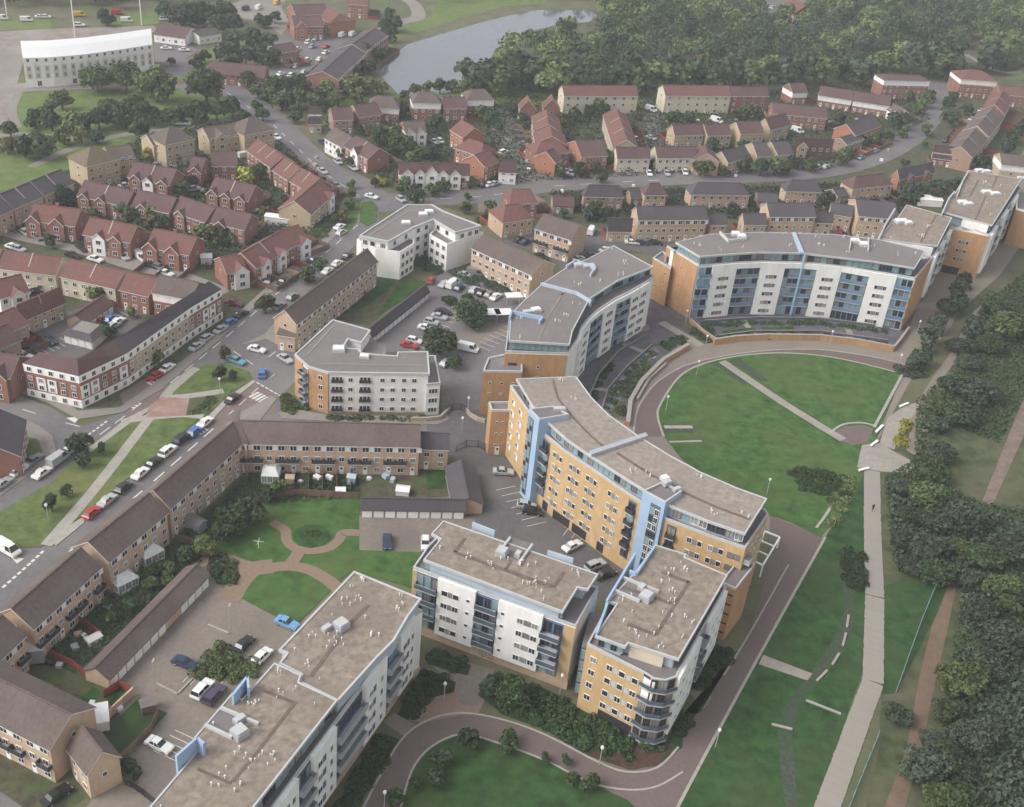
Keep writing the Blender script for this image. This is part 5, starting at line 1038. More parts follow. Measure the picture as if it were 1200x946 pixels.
# K: the corner block of red brick and white
def kcorner():
    KZ, KE = 10.9, 8.3
    rid = PL([(245,330),(217,349),(130,401),(91,422.5),(47,413)], KZ); eav = PL([(260,339),(224,360.5),(148.4,414.4),(92,441),(26,426)], KE)
    bk = []
    for k, r in enumerate(rid): bk.append(2*r-eav[k])
    bk[3] = rid[3]+(rid[3]-eav[3])*.8
    T = Thing('corner_block', 'red brick and white corner block with dark roof at the left road junction', 'apartment block', (*rid[3], 0))
    ins = [r+(e-r)*.95 for r, e in zip(rid, eav)]; bin_ = [r+(b-r)*.95 for r, b in zip(rid, bk)]
    mb = MB(); mb.prism(ins+bin_[::-1], 0, KE, M['red_brick'])
    mb.face([(*ins[0],KE),(*bin_[0],KE),(*rid[0],KZ)], M['red_brick']); mb.face([(*ins[-1],KE),(*bin_[-1],KE),(*rid[-1],KZ)], M['red_brick']); T.part('wall', mb)
    mb = MB(); R = M['tile_purple']
    R2 = M['tile_grey']
    for k in range(4):
        mm = R2 if k < 2 else R
        mb.face([(*eav[k],KE),(*eav[k+1],KE),(*rid[k+1],KZ+.15),(*rid[k],KZ+.15)], mm); mb.face([(*bk[k],KE),(*rid[k],KZ+.15),(*rid[k+1],KZ+.15),(*bk[k+1],KE)], mm)
        mb.face([(*eav[k],KE-.25),(*eav[k+1],KE-.25),(*eav[k+1],KE),(*eav[k],KE)], M['frame'])
    T.part('roof', mb)
    F = Fac(T, [ins[4], ins[3], ins[2], ins[1], ins[0]])
    F.strip('upper_wall', 0, F.len, KE-1.9, KE-.1, 0, .1, M['white']); F.strip('plinth', 0, F.len, 0, 2.0, 0, .1, M['white'])
    n = int(F.len/2.6); sK = F.s_of(148.4, 414.4, KE); sE = F.s_of(224, 360.5, KE)
    F.strip('buff_wall', sK+1, sE-1, 2.0, KE-1.9, 0, .07, M['buff_brick'])
    for k in range(n):
        t = F.len*(k+.5)/n
        F.win(t, KE-1.6, 1.1, 1.2, 'dark', .1); F.win(t, .4, 1.1, 1.3, None, .1)
        big = k % 4 in (1, 2) and not (sK+1 < t < sE-1)
        if big: F.panel(t, 2.4, 2.2, 3.2, 'white', .1, .1)
        F.win(t, 2.6, 1.2, 1.15, None, .21 if big else .1); F.win(t, 4.4, 1.2, 1.15, None, .21 if big else .1)
    for k in (1, 2):
        c0, c1 = rid[k], eav[k]; wallseg(T, 'party_wall', c0, c1, .35, KE, KE+.1, 'kerb')
    return T
kcorner()
gable('grey roofed white topped wing behind the corner block at the pale street end', (188,323), (232,331), w=9, wall='red_brick', roof='tile_brown', white_top=True, rz=10, ez=7.4)
# big far buildings
cf, cb, ce = PL([(29,97.4),(98,96),(150,90),(181,80)]), None, None
H_ = 11.0; f = PL([(26.5,68),(60,67),(100,63.5),(140,58),(178.5,52)], H_); T = Thing('apartment_block', 'long cream and white curved block with pale metal roof beside the park', 'apartment block', (*f[2], 0))
bkp = [p+(p/np.linalg.norm(p))*14 for p in f]; mb = MB(); mb.prism(f+bkp[::-1], 0, H_, M['white']); T.part('wall', mb); F = Fac(T, f); F.strip('plinth', 0, F.len, 0, 3, 0, .15, M['white']); F.strip('upper_wall', 0, F.len, H_-1.6, H_, 0, .15, M['white'])
mb = MB(); mid = [a*.62+b*.38 for a, b in zip(f, bkp)]; top = [a*.25+b*.75 for a, b in zip(f, bkp)]; o = [a-(b-a)*.02 for a, b in zip(f, bkp)]
for k in range(4): mb.face([(*o[k],H_),(*o[k+1],H_),(*mid[k+1],H_+2.2),(*mid[k],H_+2.2)], M['plastic']); mb.face([(*mid[k],H_+2.2),(*mid[k+1],H_+2.2),(*top[k+1],H_+3.2),(*top[k],H_+3.2)], M['plastic']); mb.face([(*top[k],H_+3.2),(*top[k+1],H_+3.2),(*bkp[k+1],H_),(*bkp[k],H_)], M['plastic'])
T.part('roof', mb)
n = int(F.len/3)
for k in range(n):
    t = F.len*(k+.5)/n
    for z in (3.5, 6.0): F.panel(t, z-.3, 1.7, 2.5, 'cream', .02); F.win(t, z, 1.0, 1.8, 'curt', .09)
    F.win(t, 9.5, 1.0, 1.2, 'dark', .15)
    if k % 3 == 0: F.strip('white_pier', max(0, t+1.1), min(F.len, t+1.9), 3, H_-1.6, 0, .3, M['white'])
    if k % 4 == 1: F.win(t, .4, 1.6, 2.2, 'dark', .15)
gable('white bungalow with dark roof and car park at the top left', (188,28), (224,33), w=14, wall='white', roof='tile_purple', rz=6, ez=3.4, name='bungalow', cat='building', rows=[.9])
gable('dark flat roofed hall right of the white bungalow', (226,37), (252,33), w=9, wall='white', roof='tile_grey', rz=4.6, ez=3.6, name='bungalow', cat='building', rows=[.9])
gable('long low brick hall beside the far car park trees', (246,72), (312,78), w=11, wall='red_brick', roof='tile_purple', rz=7, ez=4, name='hall', cat='building', rows=[.9])
gable('long dark roofed terrace sloping down to the pond trees, lower length', (378,84), (412,54), w=13, wall='red_brick', roof='tile_grey', rz=9, ez=6.4)
gable('long dark roofed terrace sloping down to the pond trees, upper length', (413,52), (440,33), w=12, wall='red_brick', roof='tile_grey', rz=9, ez=6.4)
gable('red brick flats with brown roof at the top edge, left', (342,6), (380,5), w=12, wall='red_brick', roof='tile_purple', rz=10, ez=7, name='apartment_block', cat='apartment block')
gable('red brick flats with gabled roof at the top edge, in front', (342,19), (376,19), w=11, wall='red_brick', roof='tile_purple', rz=9, ez=6, bays=((.25,5,.2,'orange_red'),))
gable('orange brick hipped house at the top edge by the car park', (386,10), (398,16), w=13, wall='orange_red', roof='tile_red', hip=.5, rz=9, ez=6.2)
gable('orange brick building at the very top edge', (408,-6), (432,-4), w=13, wall='orange_red', roof='tile_red', rz=9, ez=6.2)
gable('red roofed hall by the far car park', (318,54), (342,50), w=10, wall='brown_brick', roof='tile_purple', rz=6.5, ez=4)
gable('red brick house among the woods at the top right', (928,0), (946,6), w=16, wall='red_brick', roof='tile_red', rz=10, ez=7)
gable('brown roofed barn half buried in the woods at the top right', (1086,34), (1106,36), w=12, wall='brown_brick', roof='tile_red', rz=7, ez=5)
# ---------------------------------------------------------------- cars
def car_meshes(kind):
    Ln = dict(hatchback=(2.0, .86), saloon=(2.25, .88), van=(2.6, .98), SUV=(2.25, .92), minibus=(2.6, 1.0))[kind]; l, hw = Ln
    if kind == 'van' or kind == 'minibus': prof = [(l,.35),(l,.85),(l*.80,1.15),(-l,1.15),(-l,.35)]; gl = (l*.80, -l*(.98 if kind == 'minibus' else .98), l*.52, -l*.97, 1.13, 2.05)
    elif kind == 'SUV': prof = [(l,.4),(l,.85),(l*.86,.98),(l*.42,1.05),(-l*.95,1.05),(-l,.8),(-l,.4)]; gl = (l*.42,-l*.96,l*.12,-l*.82,1.03,1.68)
    elif kind == 'saloon': prof = [(l,.32),(l,.65),(l*.88,.78),(l*.36,.92),(-l*.62,.95),(-l*.95,.9),(-l,.7),(-l,.32)]; gl = (l*.38,-l*.66,l*.06,-l*.42,.90,1.42)
    else: prof = [(l,.32),(l,.66),(l*.86,.8),(l*.42,.94),(-l*.9,.98),(-l,.8),(-l,.32)]; gl = (l*.44,-l*.92,l*.1,-l*.70,.92,1.47)
    def body(mb, m):
        n = len(prof); ins = [(x*.985, z) for x, z in prof]
        rows = [[(x, -hw, z) for x, z in prof], [(x, hw, z) for x, z in prof]]
        cx_ = [[(x*.97, -hw*.90, z+.03) for x, z in prof], [(x*.97, hw*.90, z+.03) for x, z in prof]]
        for i in range(n):
            j = (i+1) % n
            mb.face([rows[0][i], rows[1][i], rows[1][j], rows[0][j]], m)
        mb.face(rows[0], m); mb.face(rows[1][::-1], m)
        a, b, c, d, z0, z1 = gl; w0, w1 = hw*.9, hw*.72
        mb.prism([(c+.06,-w1),(c+.06,w1),(d-.06,w1),(d-.06,-w1)], z1-.03, z1+.05, m, m, True)
        for s in (-1, 1):                      # roof pillars
            for x0, x1 in ((a, c), (b, d), ((a+b)/2, (c+d)/2)): mb.face([(x0-.07, s*w0*1.005, z0), (x0+.07, s*w0*1.005, z0), (x1+.07, s*w1*1.02, z1), (x1-.07, s*w1*1.02, z1)], m)
        for s in (-1, 1): mb.prism([(l-.03, s*hw*.62-.16), (l+.03, s*hw*.62-.16), (l+.03, s*hw*.62+.16), (l-.03, s*hw*.62+.16)], .6, .74, M['light_grey'])
        if kind == 'van':
            mb.prism([(l*.18,-w0*1.01),(l*.18,w0*1.01),(-l*.985,w0*1.01),(-l*.985,-w0*1.01)], 1.1, 2.06, m, m)
    def glass(mb):
        a, b, c, d, z0, z1 = gl; w0, w1 = hw*.9, hw*.72
        q0 = [(a,-w0,z0),(a,w0,z0),(b,w0,z0),(b,-w0,z0)]; q1 = [(c,-w1,z1),(c,w1,z1),(d,w1,z1),(d,-w1,z1)]
        for i in range(4): j = (i+1) % 4; mb.face([q0[i], q0[j], q1[j], q1[i]], M['car_glass'])
    return body, glass, l
CARS = {}
WHEEL = unit_mesh('wheel', lambda mb: None) if False else None
def _wheel(mb):
    n = 10; c = [(.32*math.cos(a), .32*math.sin(a)) for a in np.linspace(0, 2*math.pi, n+1)[:-1]]
    for i in range(n): j = (i+1) % n; mb.face([(c[i][0],-.11,c[i][1]),(c[j][0],-.11,c[j][1]),(c[j][0],.11,c[j][1]),(c[i][0],.11,c[i][1])], M['rubber'])
    for y in (-.11, .11): mb.face([(x, y, z) for x, z in c], M['rubber']); mb.face([(x*.62, y*1.08, z*.62) for x, z in c], M['grey_metal'])
WHEEL = unit_mesh('wheel', _wheel)
ORD = ['first', 'second', 'third', 'fourth', 'fifth', 'sixth', 'seventh', 'eighth', 'ninth', 'tenth', 'eleventh', 'twelfth', 'thirteenth', 'fourteenth', 'fifteenth', 'sixteenth', 'seventeenth', 'eighteenth', 'nineteenth', 'twentieth', 'twenty-first', 'twenty-second']
def car(px, py, dr, colour, kind, label, group, far=False, z=.08):
    """px py: the middle of the roof as surveyed; dr: a picture direction of its nose"""
    c = P(px, py, .8); d = P(px+dr[0], py+dr[1], .8)-c; ang = math.atan2(d[1], d[0])
    key = (kind, colour)
    if key not in CARS:
        b, g, l = car_meshes(kind); CARS[key] = (unit_mesh('car_body', lambda mb: b(mb, paint(colour))), unit_mesh('car_windows', g), l)
    bm, gm, l = CARS[key]
    name = 'parked_van' if kind in ('van', 'minibus') else 'parked_car'
    T = Thing(name, label, 'van' if kind in ('van', 'minibus') else 'car', (c[0], c[1], z), group, ang)
    def kid(nm, me, loc=(0, 0, 0)):
        o = bpy.data.objects.new(nm, me); COL.objects.link(o); o.parent = T.o; o.location = loc
    kid('body', bm); kid('windows', gm)
    if not far:
        for x in (l*.62, -l*.62):
            for y in (-.78, .78): kid('wheel', WHEEL, (x, y, .32))
    return T
def cars(where, anchor, dr, lst, far=False, z=.08, group=None):
    cnt = {}
    for it in lst: cnt[(it[2], it[3])] = cnt.get((it[2], it[3]), 0)+1
    for i, it in enumerate(lst):
        px, py, colour, kind = it[:4]; d = it[4] if len(it) > 4 else dr
        lab = f"{colour} {kind} {where}"
        if cnt[(colour, kind)] > 1: lab += f", {ORD[i]} from {anchor}"
        car(px, py, d, colour, kind, lab, group or ('cars '+where if len(lst) > 1 else None), far, z)
HB, SA, VA, SU = 'hatchback', 'saloon', 'van', 'SUV'
cars('parked along the green verge of the near road', 'the bottom', (18,-15), [(107.4,600,'red',HB),(125.6,585.5,'silver',SA),(144.5,570.5,'black',HB),(165,553.5,'white',SA),(179.6,541.5,'black',SA),(196.5,528,'white',SU),(213,513.5,'black',SU),(228.5,505,'blue',HB),(240.6,494,'white',SA)])
cars('on the near road by the small planting bed', 'the bed', (18,-15), [(272.6,466,'black',SA)])
cars('in the lower left carriageway', 'the left', (18,-13), [(2.7,566,'silver',SA),(22,550,'white',SU),(40,538,'grey',SA),(49.4,553,'white',SA),(68,538,'silver',VA),(83,526,'white',HB)])
cars('waiting at the give-way line', 'the line', (14,8), [(9,643,'white',VA)])
cars('driving past the corner block on the main road', 'the corner', (18,-13), [(183,439,'red',SA),(196,430.5,'white',SA)])
cars('parked in line outside the corner block', 'the bottom', (16,-11), [(230.6,405,'silver',SA),(242.3,395,'silver',HB),(259,385,'silver',SA),(270,377,'blue',HB),(282.4,367.5,'black',SA)])
cars('turning in the loop of the junction', 'the left', (16,4), [(277.4,422,'teal',SA,(16,6)),(307.5,437,'blue',HB,(2,-12)),(300.8,408.5,'white',SA,(16,4)),(334,419.5,'silver',SA,(14,9))])
cars('at the side street mouth above the junction', 'the left', (16,3), [(274,354.5,'maroon',SA),(332.5,328.5,'black',SA,(14,-10)),(306,329.5,'white',SA)])
cars('parked against the long tan terrace on the main road', 'the bottom', (15,-11), [(327,358,'grey',SA),(342.5,347,'grey',HB),(384,316.5,'white',SA),(395,308,'white',HB),(407,299,'black',SA)])
cars('on the forecourt below the red corner house', 'the top', (14,-8), [(398,265,'white',SA),(400,272,'silver',HB),(367.6,303.4,'navy',SA)])
PK = (9,7)
cars('at the top corner of the middle parking court', 'the corner', (5,-10), [(504.7,328,'red',HB)])
cars('in the upper row of the middle parking court', 'the left', (8,-6), [(520.7,332,'silver',SA),(530.5,332.8,'white',VA),(538.3,336.8,'navy',HB),(556,339,'silver',HB),(564.8,342.7,'black',HB),(573.5,344.5,'grey',HB),(581,347,'white',SA)])
cars('in the central row of the middle parking court', 'the top', (13,3), [(519.5,364.5,'black',SA),(514.8,370.5,'silver',SA),(505.5,376.5,'silver',HB),(499.5,383.5,'white',SA),(485.5,398.5,'white',HB),(479.6,403.7,'red',SA)])
cars('by the trees of the middle parking court', 'the trees', (14,3), [(548.8,408,'white',VA)]); cars('beside the round bush of the middle parking court', 'the bush', (9,-6), [(523,424.5,'silver',HB)])
cars('under the shrubs below the brown roofed terrace', 'the left', (14,3), [(545,321.5,'silver',SA),(557.5,320,'grey',VA)])
cars('parked near the lone block of flats', 'the left', (12,-4), [(609,280,'black',SA),(616.5,282.5,'navy',SA),(634.7,300,'black',SA,(12,5)),(678,302.5,'silver',SA),(692.5,298.5,'black',SA),(709.5,292,'white',SA)])
cars('behind the lone block of flats', 'the block', (4,-8), [(693,270.5,'white',VA)])
cars('behind the white and blue crescents', 'the left', (12,1), [(741,283.5,'white',SA),(751.5,284,'navy',SA),(767.8,283.8,'black',SA),(985,271,'red',HB,(5,-9))])
cars('in the curved court under the ochre building', 'the top', (13,2), [(590,552,'silver',SA,(16,1)),(617,591.5,'silver',HB),(624,598.5,'black',HB),(671,639,'white',SA,(14,-7)),(698,662,'silver',SU,(14,-6)),(709.5,672,'black',SA,(14,-5))])
cars('standing in the paved garage court', 'the left', (0,12), [(454,634,'navy',SA),(498.5,636,'white',HB)])
cars('in the courtyard parking', 'the top', (14,8), [(336,729,'sky',SA,(14,6)),(285.2,754.5,'black',SA,(12,-11)),(307.6,767.5,'white',HB,(10,-10)),(216.7,776,'navy',SA,(15,6)),(237.4,807,'white',SU,(10,-11)),(251.5,814,'purple',SU,(10,-11)),(186.3,872,'white',SA,(16,8))])
cars('in the front garden of the bottom left terrace', 'the terrace', (14,-10), [(66,931,'black',SA)])
cars('in the small court behind the corner block', 'the left', (10,3), [(28,416,'white',SA),(38,409,'black',SA),(58.5,398,'navy',SA,(8,6)),(118,375,'red',SA,(10,-7)),(130,373,'blue',HB,(10,-6)),(138,376,'white',SA,(10,-6)),(133,381,'silver',HB,(10,-6)),(141,351,'white',SU),(146,355,'silver',SA)])
cars('beside the buff house row with skylights', 'the row', (10,-4), [(39,343,'navy',SA)])
cars('on the pale street', 'the left', (13,4), [(15,288.7,'white',SA),(22,291,'silver',HB),(85.6,298.5,'black',SA),(111.6,303,'white',SA),(177.7,310,'black',SA),(186.5,312.5,'grey',HB),(194.5,319.5,'white',SA)], far=True)
cars('in front gardens above the pale street', 'the left', (8,6), [(30,272,'silver',HB),(44,277,'grey',HB),(96,290,'black',SA),(145,300,'silver',SA),(165,301,'white',VA)], far=True)
cars('in the courts of the purple roofed rows', 'the left', (10,-2), [(86,214,'navy',SA),(92,211,'silver',SA),(100,237,'white',VA),(147,216.5,'white',SA),(200,228,'white',SA),(227,221,'silver',SU),(296,246,'white',SA),(287,182,'white',VA)], far=True)
cars('on the far road and its junction', 'the top', (12,8), [(324,160,'white',SA),(378,200,'silver',SA),(435.4,229.6,'white',SA,(12,3)),(470,233,'silver',HB),(394,217,'grey',SA)], far=True)
cars('beside the L shaped red house', 'the left', (8,6), [(378,166,'navy',SA),(396,189,'silver',HB),(414,196,'silver',SA),(509,165.5,'white',SA),(516,165,'white',HB)], far=True)
cars('in bays along the junction lane', 'the top', (9,2), [(606,153,'navy',SA),(609,158,'black',SA),(611,163,'navy',HB),(614,168,'grey',SA),(621,179,'white',SA),(621.5,184.5,'grey',SA),(623,189.5,'silver',SA)], far=True)
cars('beside the white corner house', 'the left', (8,-3), [(567,216,'black',SA),(574,215.5,'white',SA),(580,214.5,'silver',SA),(590,178,'white',SU)], far=True)
cars('along the front of the canopied rows', 'the left', (3,8), [(663,200.5,'white',SA),(669,202.5,'silver',HB),(735.7,201.5,'grey',SA),(761,202.5,'white',SA),(782,202.5,'silver',SA),(803,201.5,'white',HB)], far=True)
cars('on the lane below the wooded buff blocks', 'the top', (9,3), [(763,128,'white',VA),(763,161,'silver',SA),(746,162.5,'white',SA),(840,141,'white',VA),(934.7,153,'white',VA)], far=True)
cars('at the bend of the estate road', 'the left', (11,-5), [(958.8,195,'white',SA),(968,195,'silver',HB),(1009,184,'teal',SA),(1026,176,'silver',SA),(1042,161,'silver',SA),(1138,132,'white',SA),(1139,139,'silver',SA),(1109,164,'black',SA),(1150,129,'silver',SA)], far=True)
cars('in the big far car park', 'the left', (8,-4), [(288,10,'black',VA),(303,9,'white',VA),(324.5,3,'yellow',VA),(328.5,86,'white',SA),(341.6,88,'white',SU),(347.6,68,'white',VA),(346.6,77,'silver',SA),(360.7,70,'white',SU),(356.6,84,'silver',HB),(374.7,69,'white',HB),(381.7,61,'white',SA),(382,54,'red',SA),(348.6,57,'white',HB),(384.7,25,'white',VA),(372.7,36,'white',SA),(401,41,'white',VA),(413,40,'white',VA),(361.6,49,'white',SU),(370,45,'silver',SA),(366,54,'silver',SU)], far=True)
cars('by the white bungalow at the top left', 'the left', (9,0), [(148.6,23.7,'white',VA),(194.8,56,'white',SA),(216,58,'white',SA),(193,22,'white',SU),(216,27,'white',VA),(228,25,'white',HB)], far=True)
cars('beyond the building site', 'the left', (9,0), [(2,21,'white',VA),(31,23,'white',VA),(47,19,'white',SA),(54,19,'white',HB),(93.4,29,'white',SU),(93,17,'yellow',VA),(137,15,'red',VA),(58,98,'navy',VA)], far=True)
cars('parked on the path below the park bushes', 'the path', (10,0), [(215,144,'white',VA)], far=True)
cars('at the top edge beside the woods', 'the left', (8,3), [(911,13,'white',SA),(920,11,'silver',SA),(884,12,'silver',HB),(905,9,'white',HB)], far=True)
# ---------------------------------------------------------------- trees
def leaf_cloud(n, seed, rx=1.0, rz=1.0, size=.13, lumps=9, flat=.0):
    r = np.random.default_rng(seed)
    c = r.normal(size=(lumps, 3)); c /= np.linalg.norm(c, axis=1)[:, None]; c *= r.uniform(.30, .66, (lumps, 1)); c[:, 2] = c[:, 2]*.85
    rad = r.uniform(.30, .52, lumps); k = r.integers(0, lumps, n)
    d = r.normal(size=(n, 3)); d /= np.linalg.norm(d, axis=1)[:, None]; d[:, 2] = np.where(d[:, 2] < -.35, -d[:, 2]*.6, d[:, 2])
    q = c[k] + d*(rad[k]*r.uniform(.72, 1.06, n))[:, None]
    nn = d*.75+r.normal(size=(n, 3))*.45; nn /= np.linalg.norm(nn, axis=1)[:, None]
    t = np.cross(nn, r.normal(size=(n, 3))); t /= np.linalg.norm(t, axis=1)[:, None]; b = np.cross(nn, t)
    s = size*r.uniform(.55, 1.25, n)[:, None]; t = t*s; b = b*s*.8
    q[:, 0] *= rx; q[:, 1] *= rx; q[:, 2] *= rz
    v = np.stack([q-t-b*.4, q+t*.2-b, q+t+b*.4, q-t*.2+b], 1).reshape(-1, 3)
    return v
def cards_mesh(name, v, m):
    me = bpy.data.meshes.new(name); n = len(v)//4
    me.vertices.add(len(v)); me.vertices.foreach_set('co', v.astype(np.float32).ravel())
    me.loops.add(n*4); me.loops.foreach_set('vertex_index', np.arange(n*4, dtype=np.int32)); me.polygons.add(n)
    me.polygons.foreach_set('loop_start', np.arange(0, n*4, 4, dtype=np.int32)); me.polygons.foreach_set('loop_total', np.full(n, 4, np.int32))
    me.materials.append(m); me.update(calc_edges=True); return me
def core_mesh(mb, s, seed, m):           # dark lumpy inside so that crowns are not see-through everywhere
    pass
CROWN = {}
for leaf in ('leaf', 'leaf_dark', 'leaf_light', 'leaf_yellow', 'leaf_dim'):
    CROWN[leaf] = [cards_mesh('crown_'+leaf, leaf_cloud(3000, 10+k, 1, 1, .08, 16+4*k), M[leaf]) for k in range(4)]
    CROWN[leaf+'_far'] = [cards_mesh('crown_far_'+leaf, leaf_cloud(800, 30+k, 1, 1, .15, 9+k), M[leaf]) for k in range(4)]
def _trunk(mb):
    pts = [(0, .16), (.35, .11), (.75, .06), (1.0, .02)]
    for (z0, r0), (z1, r1) in zip(pts, pts[1:]):
        for i in range(7):
            a, b = 2*math.pi*i/7, 2*math.pi*(i+1)/7; mb.face([(r0*math.cos(a), r0*math.sin(a), z0), (r0*math.cos(b), r0*math.sin(b), z0), (r1*math.cos(b), r1*math.sin(b), z1), (r1*math.cos(a), r1*math.sin(a), z1)], M['bark'])
    for k in range(5):                   # limbs
        a = k*2.4; z = .45+.08*k; x, y = .38*math.cos(a), .38*math.sin(a)
        mb.face([(0, 0, z-.03), (0.03, 0, z+.03), (x, y, z+.28)], M['bark']); mb.face([(0, .03, z-.03), (0, -.03, z+.02), (x, y, z+.28)], M['bark'])
TRUNK = unit_mesh('trunk', _trunk)
TR = random.Random(11)
def tree(px, py, wpx, leaf, label, group, hs=1.0, far=None, z0=.05):
    r = wpx/2/pxm(px, py); h = r*(1.75*hs)+r*.35+.6        # height from width
    zc = r*hs*.80+.3
    c = P(px, py, max(zc, .3)); far = (wpx < 30) if far is None else far
    bush = wpx <= 17 or 'bush' in label.split(',')[0].split()
    if bush: label = label.replace(' tree ', ' bush ', 1); group = group and group.replace('trees ', 'bushes ', 1)
    T = Thing('garden_bush' if bush else 'tree', label, 'bush' if bush else 'tree', (c[0], c[1], z0), group, TR.uniform(0, 6.28))
    o = bpy.data.objects.new('trunk', TRUNK); COL.objects.link(o); o.parent = T.o; o.scale = (r*.55+.2, r*.55+.2, max(zc, .6))
    o = bpy.data.objects.new('crown', TR.choice(CROWN[leaf+('_far' if far else '')])); COL.objects.link(o); o.parent = T.o
    o.location = (0, 0, zc); o.scale = (r*TR.uniform(1.0, 1.2), r*TR.uniform(1.0, 1.2), r*hs*TR.uniform(.9, 1.1)); o.rotation_euler = (0, 0, TR.uniform(0, 6.28))
    return T
HOUSES = [(o['label'], np.array(o.location[:2])) for o in bpy.data.objects if o.parent is None and o.get('category') in ('house row', 'house', 'apartment block', 'terrace')]
def by_house(kind, px, py, w):           # tells a garden tree by the house it stands at
    q = P(px, py, 2); hs_ = sorted(HOUSES, key=lambda h: np.linalg.norm(h[1]-q))[:6]
    for lab, c in hs_:
        d = q-c; rel = ('right of' if d[0] > 0 else 'left of') if abs(d[0]) > abs(d[1]) else ('behind' if d[1] > 0 else 'before')
        for k in (kind.split()[-1], ('small ' if w < 18 else 'leafy ')+kind.split()[-1]):
            t = f"{k} {rel} the {lab}"
            if w <= 17: t = t.replace('tree', 'bush', 1)
            if len(t.split()) <= 16 and t not in SEEN: return t
    return f"{kind} among the houses near the {lab.split(',')[0]}"[:90]
def trees(kind, where, leafs, pts, anchor=None, hs=1.0, far=None):
    """trees that nothing tells apart share a label and a group; where an anchor is given each gets its place in the line"""
    if anchor == 'the left': pts = sorted(pts)
    if anchor == 'the top': pts = sorted(pts, key=lambda p: p[1])
    g = f"trees {where}" if len(pts) > 1 else None
    for i, p in enumerate(pts):
        if kind.startswith(('garden', 'dark garden')):
            tree(p[0], p[1], p[2], leafs[i % len(leafs)], by_house(kind, p[0], p[1], p[2]), g, hs, far); continue
        lab = f"{kind} {where}" + (f", {ORD[i]} from {anchor}" if anchor and len(pts) > 1 else '')
        tree(p[0], p[1], p[2], leafs[i % len(leafs)], lab, g, hs, far)
G_, D_, L_, Y_, I_ = 'leaf', 'leaf_dark', 'leaf_light', 'leaf_yellow', 'leaf_dim'
trees('large round tree', 'on the park grass before the cream block', [G_, G_, L_], [(113,92,34),(147,90,38),(183,99,42),(241,99,42)], 'the left', 1.05)
trees('bushy tree', 'in the park thicket', [G_, D_, L_, D_], [(72,116,24),(60,143,26),(85,143,26),(115,139,28),(46,170,34),(28,172,26),(8,170,22),(12,152,20),(56,128,22),(40,140,22),(95,158,22),(112,160,18),(130,130,30),(100,148,26),(75,158,24)], 'the first')
trees('leafy tree', 'along the hedge above the park edge row', [D_, G_, D_], [(160,126,36),(163,152,24),(145,138,26),(180,136,24),(200,136,24),(216,134,24),(236,131,28),(254,129,28),(272,126,26),(285,135,18)], 'the left')
trees('dark tree', 'on the mound by the far car park', [I_, D_, I_], [(262,63,28),(278,52,26),(298,48,28),(318,52,28),(308,64,28),(288,66,26),(270,73,22),(322,66,20)], 'the left')
trees('small tree', 'beside the white bungalow car park', [D_], [(230,72,16),(240,66,16),(233,78,14),(200,72,10)], 'the left')
trees('dense tree', 'between the far road and the far car park', [G_, D_, G_, D_], [(290,93,22),(305,106,22),(320,100,24),(336,100,22),(350,94,22),(330,118,26),(350,116,24),(366,120,22),(300,123,14),(345,136,18),(308,134,18),(316,112,20),(358,105,22),(372,112,20),(385,122,18)], 'the left')
trees('light green tree', 'beside the pond trees', [L_], [(386,106,26),(401,99,24),(416,101,26),(432,99,24),(447,103,18),(396,115,22),(420,112,20)])
trees('dark tree', 'on the near bank of the pond', [I_, D_], [(412,72,24),(425,62,26),(440,50,24),(455,40,20),(461,27,22),(458,17,16),(444,63,20),(430,78,22),(418,86,20),(452,30,18)])
trees('low tree', 'on the grass between the pond and the houses', [D_, G_, L_], [(486,106,18),(500,102,16),(516,101,18),(530,101,16),(543,100,16),(476,112,14),(560,100,18),(575,98,18)], 'the left')
trees('far dark tree', 'left of the far car park entrance', [I_, D_], [(124,20,20),(216,18,34),(238,18,32),(255,30,26),(275,28,24),(262,14,28),(308,24,18),(322,20,16),(195,12,22)], 'the left')

wood_front = []
x = 560
for px, py in [(556,86),(574,84),(590,92),(604,78),(618,92),(634,84),(650,94),(666,84),(682,92),(698,82),(716,92),(734,84),(752,94),(770,86),(788,80),(806,90),(824,82),(842,90),(862,84),(882,90),(900,82),(922,86),(944,80),(964,84),(986,78),(1008,82),(1028,74),(1052,66),(1072,70),(1094,66),(1110,76),(1122,62),(1160,66),(1176,58),(1194,54)]:
    wood_front.append((px, py, TR.uniform(32, 44)))
trees('broad tree', 'at the front of the far woods', [I_, D_, G_, D_, I_, G_, L_], wood_front, far=True)
def stuff_crowns(name, poly, z, step, h, leafs, n, size, seed, world=None):
    """a wood that reads as one mass: many overlapping crowns in one object"""
    r = np.random.default_rng(seed); pl = PL(poly); xs = [p[0] for p in pl]; ys = [p[1] for p in pl]; vs = [[] for _ in leafs]
    y = min(ys)
    while y < max(ys):
        xx = min(xs)
        while xx < max(xs):
            q = (xx+r.uniform(-.5, .5)*step, y+r.uniform(-.5, .5)*step)
            if inside(pl, q):
                hh = h*r.uniform(.6, 1.2); rr = step*r.uniform(.6, .9); v = leaf_cloud(n, int(r.integers(1e6)), rr, hh*.55, size, 6)
                vs[int(r.integers(len(leafs)))].append(v+np.array([q[0], q[1], hh*.5]))
            xx += step
        y += step
    v = np.concatenate([np.concatenate(a) for a in vs if a]); cnt = [sum(len(b) for b in a)//4 for a in vs if a]
    v = v.copy(); n_ = len(v)//4
    me = cards_mesh(name, v, M[leafs[0]]); 
    for l in leafs[1:]: me.materials.append(M[l])
    idx = np.concatenate([np.full(c, k, np.int32) for k, c in enumerate(cnt)]); me.polygons.foreach_set('material_index', idx)
    o = bpy.data.objects.new(name, me); COL.objects.link(o); o.location = (0, 0, z); o['kind'] = 'stuff'; return o
